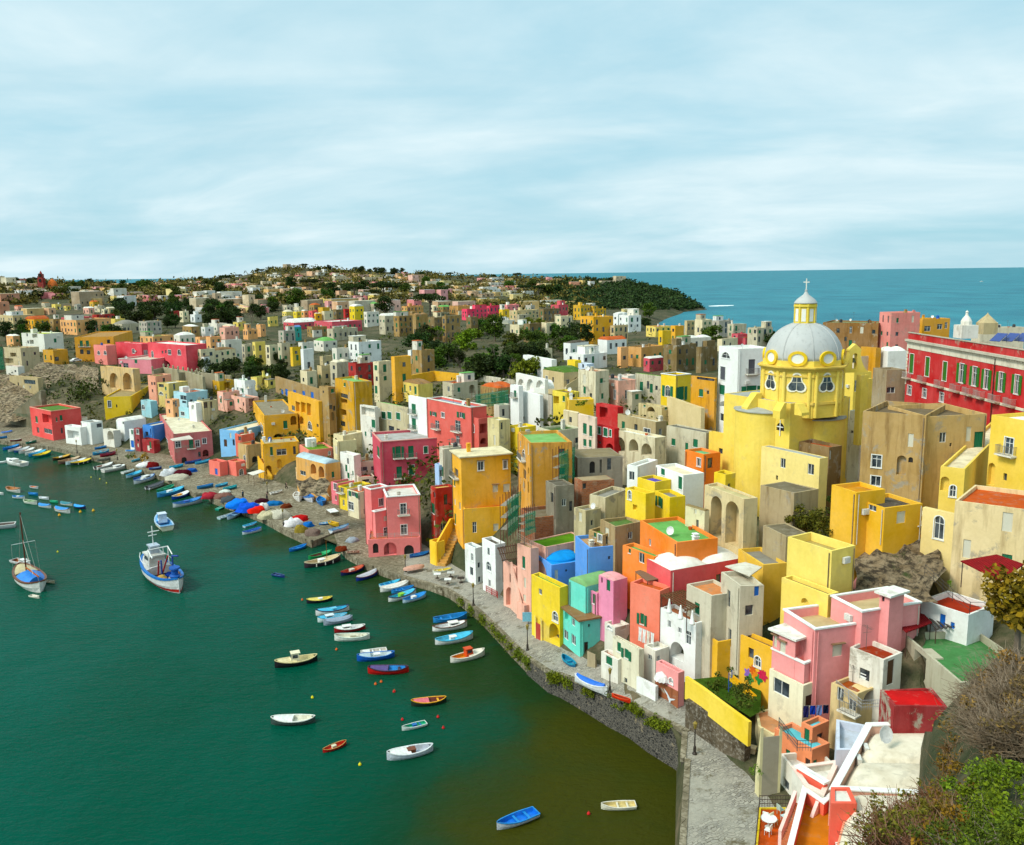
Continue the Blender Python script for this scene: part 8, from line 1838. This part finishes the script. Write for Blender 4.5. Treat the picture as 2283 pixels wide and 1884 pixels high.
px,py=cp('W',2030,830);p=ground(px,py);o=empty('playground_slide',p+Vector((0,0,.3)),.9);tag(o,'yellow playground slide on the small lawn','slide')
bm=bmesh.new();v=[bm.verts.new(q)for q in((-.35,0,.2),(.35,0,.2),(.35,2.6,1.7),(-.35,2.6,1.7))];u_=[bm.verts.new((q.co.x,q.co.y,q.co.z-.08))for q in v];bm.faces.new(v);bm.faces.new(u_[::-1])
for j in range(4):bm.faces.new((v[j],v[(j+1)%4],u_[(j+1)%4],u_[j]))
for sx in(-.42,.36):vv=[bm.verts.new(q)for q in((sx,0,.1),(sx,0,.45),(sx,2.6,1.95),(sx,2.6,1.6))];ww=[bm.verts.new((q.co.x+.06,q.co.y,q.co.z))for q in vv];bm.faces.new(vv);bm.faces.new(ww[::-1]);[bm.faces.new((vv[j],vv[(j+1)%4],ww[(j+1)%4],ww[j]))for j in range(4)]
fix(bm);meshobj('chute',bm,'paint',o,C(240,190,40));bm=bmesh.new()
for sx in(-.35,.35):tube(bm,(sx,2.7,-.3),(sx,2.7,2.4),.05,n=5)
for i in range(4):tube(bm,(-.35,2.75,.2+i*.42),(.35,2.75,.2+i*.42),.03,n=4)
fix(bm);meshobj('ladder',bm,'paint',o,C(60,90,160))
px,py=cp('T',892,1075);p=ground(px,py);o=empty('notice_board',(p.x,p.y,p.z));
tag(o,'pale blue notice board at the foot of the red stair','sign');bm=bmesh.new();box(bm,-.8,.8,-.04,.04,.6,1.9);fix(bm);meshobj('board',bm,'paint',o,C(150,206,226));bm=bmesh.new();tube(bm,(0,.1,-.3),(0,.1,1.7),.05,n=5);fix(bm);meshobj('post',bm,'iron',o,C(60,60,60))
P=[on_z(*cp('W',*q),7.6)for q in((1420,590),(1700,560),(2090,700),(2090,900),(1985,960))]
bm=bmesh.new();bm.faces.new([bm.verts.new(q)for q in P]);fix(bm)
for f in bm.faces:
 if f.normal.z<0:f.normal_flip()
tag(meshobj('lawn',bm,'grass_turf',None,C(70,96,40)),'small dark lawn of the playground behind the yellow parapet','lawn',kind='structure')
def rockface(crop,rows_,label,name='cliff'):
 """rows of (pixel, pixel, distance) points, lofted and roughened"""
 bm=bmesh.new();G=[]
 for row in rows_:
  R_=[]
  for(p,q)in zip(row,row[1:]):
   for t in range(6):
    u=t/6;R_.append(at_dist(*cp(crop,p[0]+(q[0]-p[0])*u,p[1]+(q[1]-p[1])*u),p[2]+(q[2]-p[2])*u))
  R_.append(at_dist(*cp(crop,row[-1][0],row[-1][1]),row[-1][2]));G.append(R_)
 F_=[]
 for A,B_ in zip(G,G[1:]):
  for s in range(6):F_.append([a.lerp(b,s/6)for a,b in zip(A,B_)])
 F_.append(G[-1])
 V=[[bm.verts.new(p+Vector((mnoise.noise(p*.35),mnoise.noise(p*.35+Vector((9,0,0))),mnoise.noise(p*.5+Vector((0,5,0)))))*1.3)for p in r_]for r_ in F_]
 for A,B_ in zip(V,V[1:]):
  for i in range(len(A)-1):bm.faces.new((A[i],A[i+1],B_[i+1],B_[i]))
 fix(bm);tag(meshobj(name,bm,'rock',smooth=True),label,kind='structure')
rockface('R',[[(420,1010,107),(820,890,106),(980,900,105),(1300,1010,104),(1390,1040,104)],[(450,1120,102),(760,1100,101),(1000,1150,100),(1300,1180,98),(1385,1200,97)],[(500,1260,97),(800,1300,95),(1060,1400,93),(1230,1440,91),(1360,1440,91)],[(480,1560,94),(800,1580,92),(1040,1560,90),(1200,1560,89),(1330,1560,89)]],'bare brown rock cliff under the small balcony')
rockface('F',[[(-40,230,370),(210,240,362),(400,130,372),(720,150,372),(960,170,360)],[(-40,420,358),(200,420,352),(420,400,352),(720,380,348),(980,420,336)],[(-40,700,335),(160,700,330),(420,640,328),(700,560,330),(900,600,322)]],'scrubby brown cliff slope above the far slip')
rockface('M',[[(1010,440,172),(1180,420,171),(1350,470,168)],[(1020,600,169),(1190,600,168),(1345,660,165)]],'rough rock base under the tan house')
def person(crop,x,y,z,shirt,trouser,lab,pose=0.0,rz=0.0):
 p=on_z(*cp(crop,x,y),z);me=bpy.data.meshes.new('person');
 vs=[(0,0,.95),(0,0,1.2),(0,.02,1.42),(0,.03,1.52),(0,.0,1.66),(.1,0,.9),(.12,.05+pose,.5),(.12,-.02+pose,.08),(.12,-.14+pose,.04),(-.1,0,.9),(-.12,.05-pose,.5),(-.12,.0-pose,.08),(-.12,-.14-pose,.04),(.19,.0,1.4),(.25,.02,1.13),(.24,-.12,.9),(-.19,0,1.4),(-.25,.02,1.13),(-.24,-.1,.9)]
 es=[(0,1),(1,2),(2,3),(3,4),(0,5),(5,6),(6,7),(7,8),(0,9),(9,10),(10,11),(11,12),(2,13),(13,14),(14,15),(2,16),(16,17),(17,18)]
 rr=[.15,.15,.16,.06,.105,.1,.075,.05,.045,.1,.075,.05,.045,.065,.05,.04,.065,.05,.04]
 me.from_pydata(vs,es,[]);o=bpy.data.objects.new('person',me);o.location=p;o.rotation_euler=(0,0,rz);COL.objects.link(o)
 md=o.modifiers.new('skin','SKIN');md.use_smooth_shade=True
 for i,v in enumerate(me.skin_vertices[0].data):v.radius=(rr[i],rr[i]);v.use_root=i==0
 ms=o.modifiers.new('sub','SUBSURF');ms.levels=1;ms.render_levels=1
 me.materials.append(MATS['skin']);tag(o,lab,'person')
 for(nm,prof__,c_)in(('shirt',[(.2,.92),(.235,1.1),(.235,1.3),(.2,1.43),(.08,1.48)],shirt),('hair',[(.115,1.64),(.125,1.72),(.08,1.79),(0,1.8)],C(40,30,24))):
  bm=bmesh.new();lathe(bm,prof__,10,cap=nm=='hair')
  for v in bm.verts:v.co.y*=.75
  fix(bm);meshobj(nm,bm,'cloth',o,c_)
 bm=bmesh.new()
 for sx,pp in((.1,pose),(-.1,-pose)):tube(bm,(sx,0,.96),(sx*1.2,.05+pp,.5),.12,.1,8);tube(bm,(sx*1.2,.05+pp,.51),(sx*1.2,pp,.1),.1,.08,8)
 fix(bm);meshobj('trousers',bm,'cloth',o,trouser)
person('M',680,672,1.25,C(40,40,46),C(30,34,50),'person in dark clothes standing behind the net heaps',.08,2.2)
person('M',410,650,1.25,C(60,90,100),C(40,40,46),'person in a grey blue top beside the blue tarpaulin',.05,.6)
person('M',895,556,1.25,C(30,30,34),C(40,36,34),'person in black walking across the open pier',.16,-.8)
try:
 yw=[r for r in HOUSES if r['label']and 'childlike murals' in r['label']][0]['root']
 wl=[c for c in yw.children if c.name.startswith('wall')][0];a=wl.rotation_euler.z-PI/2
 for i,(x,y,c_,n)in enumerate(((1960,530,C(150,110,190),5),(2010,500,C(220,110,60),7),(2040,560,C(240,150,30),8),(2070,590,C(60,140,70),4),(2095,540,C(210,50,90),6),(2120,560,C(210,60,90),5),(1985,585,C(90,150,80),4))):
  fn=Vector((math.sin(a),-math.cos(a),0));o_=yw.location+wl.location;dr=ray(*cp('W',x,y));t_=(o_-CAM).dot(fn)/dr.dot(fn);p=CAM+dr*t_+fn*.03
  bm=bmesh.new();k_=n*4;bm.faces.new([bm.verts.new(((.42+.14*math.cos(j*n*2*PI/k_))*math.cos(j*2*PI/k_),-.004*i,(.5+.16*math.cos(j*n*2*PI/k_))*math.sin(j*2*PI/k_)))for j in range(k_)])
  fix(bm);meshobj('painted_flower',bm,'paint',yw,c_,p-yw.location,a)
except IndexError:pass
def leafcloud(bm,c,r,n,size,flat=1.0,shell=.35):
 """many small leaf faces filling a ball shaped volume, denser towards its skin"""
 for _ in range(n):
  d=Vector((RNG.gauss(0,1),RNG.gauss(0,1),RNG.gauss(0,1))).normalized()*r*(shell+(1-shell)*RNG.random()**.5);d.z*=flat
  p=c+d;a=Vector((RNG.gauss(0,1),RNG.gauss(0,1),RNG.gauss(0,.7))).normalized();b=a.orthogonal().normalized();s=size*RNG.uniform(.6,1.3)
  b=(b*math.cos(RNG.random()*6)+a.cross(b)*math.sin(RNG.random()*6))
  bm.faces.new([bm.verts.new(p+v)for v in(a*s,b*s*.55,-a*s,-b*s*.55)])
PROTO={}
def crown_mesh(kind,variant):
 key=(kind,variant)
 if key in PROTO:return PROTO[key]
 bm=bmesh.new();st=RNG.getstate();RNG.seed(hash(kind)%1000*0+variant*17+len(kind))
 if kind=='pine':
  for i in range(26):a=RNG.uniform(0,6.28);r=RNG.random()**.5*2.9;leafcloud(bm,Vector((r*math.cos(a),r*math.sin(a),4.4+RNG.uniform(-.3,.5)-r*.12)),RNG.uniform(.7,1.1),70,.26,.6)
 elif kind=='broad':
  for i in range(30):
   a=RNG.uniform(0,6.28);z=RNG.uniform(1.2,5.0);r=RNG.random()**.6*2.2*math.sin(min(1,(z-.6)/4.9)*PI)**.5
   leafcloud(bm,Vector((r*math.cos(a),r*math.sin(a),z)),RNG.uniform(.6,1.1),75,.24,.85)
 elif kind=='dense':
  for i in range(24):
   a=RNG.uniform(0,6.28);z=RNG.uniform(.5,3.2);r=RNG.random()**.6*2.3*math.sin(min(1,(z+.4)/3.9)*PI)**.4
   leafcloud(bm,Vector((r*math.cos(a),r*math.sin(a),z)),RNG.uniform(.6,1.0),80,.24,.8)
 elif kind=='bare':
  def grow(p,d,ln,r,lv):
   q=p+d*ln;tube(bm,p,q,r,r*.65,4 if lv>1 else 5)
   if lv>=4:return
   for _ in range(3 if lv<3 else 4):
    nd=(d+Vector((RNG.gauss(0,.5),RNG.gauss(0,.5),RNG.gauss(.1,.3)))).normalized();grow(q,nd,ln*RNG.uniform(.6,.8),r*.6,lv+1)
  grow(Vector((0,0,0)),Vector((0,0,1)),1.9,.16,0)
 bm.normal_update();d=bpy.data.meshes.new('crown');bm.to_mesh(d);bm.free();d.materials.append(MATS['foliage' if kind!='bare' else 'bark']);PROTO[key]=d;RNG.setstate(st);return d
def trunk_mesh(kind):
 def b(bm):
  hh={'pine':4.3,'broad':3.0,'dense':1.6}[kind];tube(bm,(0,0,-1.5),(.12,.05,hh*.55),.24,.17,7);tube(bm,(.12,.05,hh*.55),(.0,.1,hh),.17,.1,6)
  for a in(0.5,2.2,3.9,5.4):tube(bm,(.1,.05,hh*.6),(1.3*math.cos(a),1.3*math.sin(a),hh+.2),.1,.04,5)
 return cached(('trunk',kind),'trunk','bark',b)
DG,MG,LG,BRN=C(46,62,26),C(66,88,30),C(96,116,40),C(110,92,64)
TREES=[]
def tree(p,size,kind,col,label,group,far=False,name='tree'):
 o=empty(name,p,RNG.uniform(0,6.28));s=size/{'pine':5.2,'broad':5.6,'dense':4.0,'bare':6.0}[kind];o.scale=(s*RNG.uniform(.9,1.2),)*2+(s,)
 tag(o,label,'tree',group)
 v=RNG.randrange(3)
 if kind=='bare':meshobj('branches',None,None,o,None,data=crown_mesh(kind,v))
 else:
  meshobj('crown',None,None,o,col,data=crown_mesh(kind,v));meshobj('trunk',None,None,o,None,data=trunk_mesh(kind))
 TREES.append(o);return o
def wood(polys,n,size,kinds,label,group):
 xs=[p[0]for p in polys];ys=[p[1]for p in polys];k_=0;t=0
 while k_<n and t<4000:
  t+=1;x,y=RNG.uniform(min(xs),max(xs)),RNG.uniform(min(ys),max(ys))
  if not inpoly(x,y,polys):continue
  kd,cl,lb=RNG.choice(kinds);p=ground(x,y);p.z-=1.2;tree(p,RNG.uniform(*size),kd,tuple(v*RNG.uniform(.7,1.2)for v in cl),f'{lb} {label}',group);k_+=1
E3=[('broad',DG,'dark evergreen tree'),('broad',MG,'mid green leafy tree'),('dense',DG,'low dark bushy tree'),('bare',BRN,'leafless grey brown tree'),('dense',MG,'low green bushy tree')]
wood([(940,745),(1040,725),(1180,735),(1300,740),(1310,775),(1220,800),(1170,850),(1060,842),(960,815),(930,790)],62,(5,9),E3+[('dense',LG,'low olive green bushy tree')],'in the wooded gap behind the golden courtyard wall','trees of the wooded gap')
wood([(240,680),(400,668),(640,668),(640,705),(560,722),(400,742),(260,735)],60,(7,11),E3[:3]+E3[:3]+E3[3:4],'in the dark wood on the plain','trees of the dark wood')
wood([(20,640),(420,640),(900,640),(1300,640),(1250,665),(640,668),(250,676),(20,676)],40,(9,14),E3+[('pine',DG,'flat topped pine')],'standing between the distant houses','trees between distant houses')
wood([(470,812),(640,800),(640,838),(480,846)],12,(4,6),E3[:3],'in the garden above the crenellated wall','trees above the crenellated wall')
wood([(30,735),(240,745),(330,735),(250,765),(40,770)],14,(6,9),E3,'between the cliff villas and the plain','trees behind the cliff villas')
for(c_,x,y,kd,sz,cl,lb)in(('C',170,520,'pine',15,DG,'flat topped pine rising over the brown house row'),('B',1740,400,'pine',18,DG,'broad flat pine by the pale yellow distant house'),('B',1450,380,'pine',15,DG,'dark flat pine beside the peach distant pavilion'),('B',1740,520,'broad',13,DG,'round dark tree among the tan distant houses'),('B',870,470,'broad',17,MG,'green tree at the end of the dark wood'),('D',300,560,'broad',16,MG,'large dark tree by the bay'),('D',250,640,'dense',8,DG,'dark bush beside the white bay houses'),('C',1560,790,'broad',9,DG,'dark tree before the golden arched house'),('C',1700,800,'broad',9,DG,'second dark tree before the golden arched house'),('C',800,760,'broad',12,MG,'tall green tree over the wooded gap'),('E',1180,600,'dense',6,DG,'lone dark round tree against the sea'),('D',1490,800,'dense',6,DG,'dark tree just beside the grey dome'),('G',80,170,'dense',5,DG,'dark tree beside the cream villa'),('A',900,700,'broad',8,DG,'dark tree before the peach rose villa'),('A',1140,770,'broad',9,DG,'dark tree beside the peach orange villa'),('A',60,760,'broad',10,DG,'dark tree at the edge by the lime roof'),('A',160,800,'dense',7,DG,'dark bush at the edge by the lime roof'),('D',900,760,'dense',7,MG,'brown green scrub tree behind the plain houses by the sea')):
 p=ground(*cp(c_,x,y));p.z-=1.0;tree(p,sz,kd,cl,lb,'single trees of the town')
for i in range(46):
 x=RNG.choice([RNG.uniform(30,140),RNG.uniform(180,480),RNG.uniform(480,900),RNG.uniform(480,900),RNG.uniform(900,1380)])
 pr=profile(x);ax_,ay_=azim(x);d_=pr[14][0]-RNG.uniform(0,90);z_=pr[14][1]-.03*(pr[14][0]-d_)
 kd=RNG.choice(['broad','broad','dense','bare','bare']if x<480 else['broad','broad','dense','dense','pine'])
 tree(Vector((ax_*d_,ay_*d_,z_-2)),RNG.uniform(6,10),kd,tuple(v*RNG.uniform(.7,1.15)for v in DG),{'pine':'flat topped dark pine','broad':'round dark tree','dense':'low dark tree','bare':'leafless pale tree'}[kd]+' on the skyline of the far hill','skyline trees')
def scrub(name,label,pts,size,leaf,col,per=9):
 bm=bmesh.new()
 for p in pts:leafcloud(bm,p,size*RNG.uniform(.6,1.4),per,leaf,.75,.2)
 tag(meshobj(name,bm,'foliage',None,col),label,kind='stuff')
pts=[];cnt=0
while len(pts)<3800 and cnt<40000:
 cnt+=1;x=RNG.uniform(-60,1330);row=RNG.uniform(11.2,14.0);pr=profile(x);a=int(row);t=row-a
 d_=pr[a][0]+(pr[a+1][0]-pr[a][0])*t;z_=pr[a][1]+(pr[a+1][1]-pr[a][1])*t
 if mnoise.noise(Vector((x*.012,row*2.2,0)))<(-.22 if row>12.9 else .12):continue
 ax_,ay_=azim(x);pts.append(Vector((ax_*d_,ay_*d_,z_+RNG.uniform(0,2.5))))
scrub('hill_scrub','dark scrub and trees covering the distant hill between tiny houses',pts,6.0,1.7,C(96,92,52),15)
pts=[]
while len(pts)<1500:
 x=RNG.uniform(1230,1560);pr=profile(x);t=RNG.random();a=13;d_=pr[13][0]+(pr[14][0]-pr[13][0])*t;z_=pr[13][1]+(pr[14][1]-pr[13][1])*t
 if z_<2.5:
  if RNG.random()<.0005:break
  continue
 ax_,ay_=azim(x);pts.append(Vector((ax_*d_,ay_*d_,z_+RNG.uniform(0,2))))
scrub('headland_wood','dark green wood covering the steep headland above the bay',pts,5.0,1.7,C(46,66,36),16)
pts=[]
for _ in range(3200):
 x=RNG.uniform(-40,1500);row=RNG.uniform(4.0,11.0);pr=profile(x);a=int(row);t=row-a
 d_=pr[a][0]+(pr[a+1][0]-pr[a][0])*t;z_=pr[a][1]+(pr[a+1][1]-pr[a][1])*t
 if d_<150 or d_>700:continue
 ax_,ay_=azim(x);pts.append(Vector((ax_*d_,ay_*d_,z_-RNG.uniform(.2,1.6))))
scrub('undergrowth','green and brown undergrowth in the gaps between the houses',pts,1.6,.5,C(70,80,36),12)
bm=bmesh.new()
for i in range(26,38):
 a,b=E[i],E[i+1]
 for _ in range(170):
  p=a.lerp(b,RNG.random())+Vector((RNG.uniform(-.5,.15),RNG.uniform(-.5,.1),RNG.uniform(-1.1,.15)))
  if mnoise.noise(p*.5)<.05:continue
  leafcloud(bm,p,.3,7,.13)
tag(meshobj('grass',bm,'foliage',None,C(96,110,36)),'grass tufts growing along the top of the black sea wall',kind='stuff')
def bush(name,crop,blobs,n,leaf,col,label,twig=0,twigcol=None,cat='bush',rs=1.0):
 blobs=[(a_,b_,c_,r_*rs)for a_,b_,c_,r_ in blobs]
 x,y,d_,r=blobs[0];c=at_dist(*cp(crop,x,y),d_);g0=c.copy();o=empty(name,c);tag(o,label,cat)
 bm=bmesh.new()
 for(x,y,d_,r)in blobs:
  p=at_dist(*cp(crop,x,y),d_)-c
  for _ in range(9):leafcloud(bm,p+Vector((RNG.gauss(0,.55),RNG.gauss(0,.55),RNG.gauss(0,.4)))*r,r*RNG.uniform(.3,.55),int(n*r*r/9),leaf,.85,.1)
 meshobj('foliage',bm,'foliage',o,col)
 if twig:
  bm=bmesh.new()
  for(x,y,d_,r)in blobs:
   p=at_dist(*cp(crop,x,y),d_)-c-Vector((0,0,r*.9))
   for _ in range(int(twig*r)):
    q=p+Vector((RNG.gauss(0,.35),RNG.gauss(0,.35),RNG.uniform(0,.5)))*r;dr_=Vector((RNG.gauss(-.25,.7),RNG.gauss(-.1,.7),RNG.uniform(.3,1.2))).normalized()
    for s in range(4):
     q2=q+dr_*r*.42;tube(bm,q,q2,.022*(1-s*.2)*max(1,d_/40),.018*(1-s*.2)*max(1,d_/40),3);q=q2;dr_=(dr_+Vector((RNG.gauss(0,.4),RNG.gauss(0,.4),RNG.gauss(-.05,.3)))).normalized()
  tag(meshobj('twigs',bm,'paint' if twigcol else 'bark',o,twigcol),kind='stuff')
 return o
bush('bare_bush','V',[(1900,1100,46,1.2),(2040,1020,47,1.3),(1790,1220,45,1.0),(1960,1280,42,1.2),(1820,1360,41,1.0),(2120,1140,42,1.3),(2090,1380,38,1.1),(1920,1440,38,1.0),(2150,960,46,1.2)],330,.09,C(120,100,66),'tangle of leafless grey brown bramble on the near slope',300,C(130,112,92))
bush('green_bush','X',[(1950,830,34,1.9),(1860,960,32,1.8),(2060,900,32,2.0),(1960,1080,29,1.8),(2090,1080,28,1.8),(1870,1180,27,1.6),(2020,1230,25,1.7)],1500,.07,C(92,112,30),'fresh green bush on the near slope',10,rs=.52)
bush('oleander','X',[(1250,1040,36,1.5),(1150,1110,34,1.5),(1330,1130,33,1.6),(1230,1210,31,1.6),(1420,1060,34,1.2),(1100,1230,31,1.2),(1430,1210,30,1.4),(1330,960,37,.8),(1490,880,38,.8),(1550,1010,35,1.2)],620,.085,C(100,98,44),'narrow leaved olive brown oleander rising before the white vaults',90,C(120,80,60),rs=.62)
bush('brown_scrub','X',[(1620,880,40,1.6),(1700,800,41,1.8),(1700,960,36,1.6),(1620,1080,34,1.5),(1720,1100,31,1.5),(1600,1200,30,1.3),(1660,690,43,1.5),(1640,560,46,1.2),(1640,440,50,1.0)],700,.08,C(112,92,40),'dry orange brown scrub at the edge of the near slope',90,C(120,90,60),rs=.55)
bush('hedge_shrub','X',[(1760,1215,26,1.2),(1600,1235,28,1.0),(1900,1240,23,1.0)],1400,.05,C(70,84,30),'low dark shrub along the bottom of the near slope',10,rs=.7)
o=tree(ground(*cp('V',2060,700))+Vector((0,0,-.2)),7.4,'broad',C(120,104,40),'olive brown tree beside the red tiled terrace','single trees of the town')
for(c_,blobs,n,lf,col,lab)in(('R',[(110,760,108,2.2),(210,800,107,1.7),(20,800,108,1.6),(200,880,105,1.2)],300,.16,C(84,86,34),'broad dark green brown shrub below the retaining wall'),('R',[(400,620,112,1.2),(420,700,111,1.5),(400,800,110,1.5),(330,560,113,.8)],320,.15,C(60,76,30),'ivy climbing the wall between shrub and golden cottage'),('W',[(1680,620,88,.9),(1640,680,87,.7)],420,.12,C(70,84,34),'dark shrub by the playground bench'),('W',[(1930,690,83,1.1),(1960,790,81,1.0),(1860,740,83,.8)],420,.12,C(64,78,34),'round dark tree on the playground lawn'),('W',[(1830,430,92,.9),(1820,490,91,.7)],420,.12,C(72,90,36),'shrub against the yellow playground wall'),('U',[(1700,1060,99,1.0),(1780,1100,98,1.1),(1650,1150,97,1.0)],380,.13,C(64,82,36),'spiky dark garden plants above the yellow wall'),('U',[(1790,740,103,.8)],380,.14,C(110,130,50),'bright palm like plant on the yellow terrace'),('U',[(1660,510,106,.7),(1560,600,105,.6),(1470,680,104,.5)],380,.13,C(80,84,40),'trailing plants at the coral house terrace edge'),('V',[(540,320,96,.6)],420,.12,C(140,160,60),'light green cactus on the pale yellow terrace'),('F',[(800,400,335,5.0),(900,370,338,4.5),(780,430,330,4)],12,.5,C(60,74,30),'dark shrubs above the vivid yellow house'),('F',[(1390,1050,232,1.3)],200,.2,C(150,120,50),'tall golden brown shrub on the quay'),('F',[(1270,1040,236,1.0)],200,.2,C(80,100,50),'green potted shrubs on the quay'),('I',[(465,600,150,.8)],300,.16,C(90,110,40),'fig bush against the bright yellow garden wall'),('V',[(1525,280,94,.35)],900,.08,C(90,120,50),'potted plant on the red terrace by the railing'),('X',[(264,720,74,.45)],900,.08,C(90,120,40),'potted cactus beside the worn stone stair')):
 bush('shrub',c_,blobs,n,lf,col,lab)
print('TREES',len(TREES))
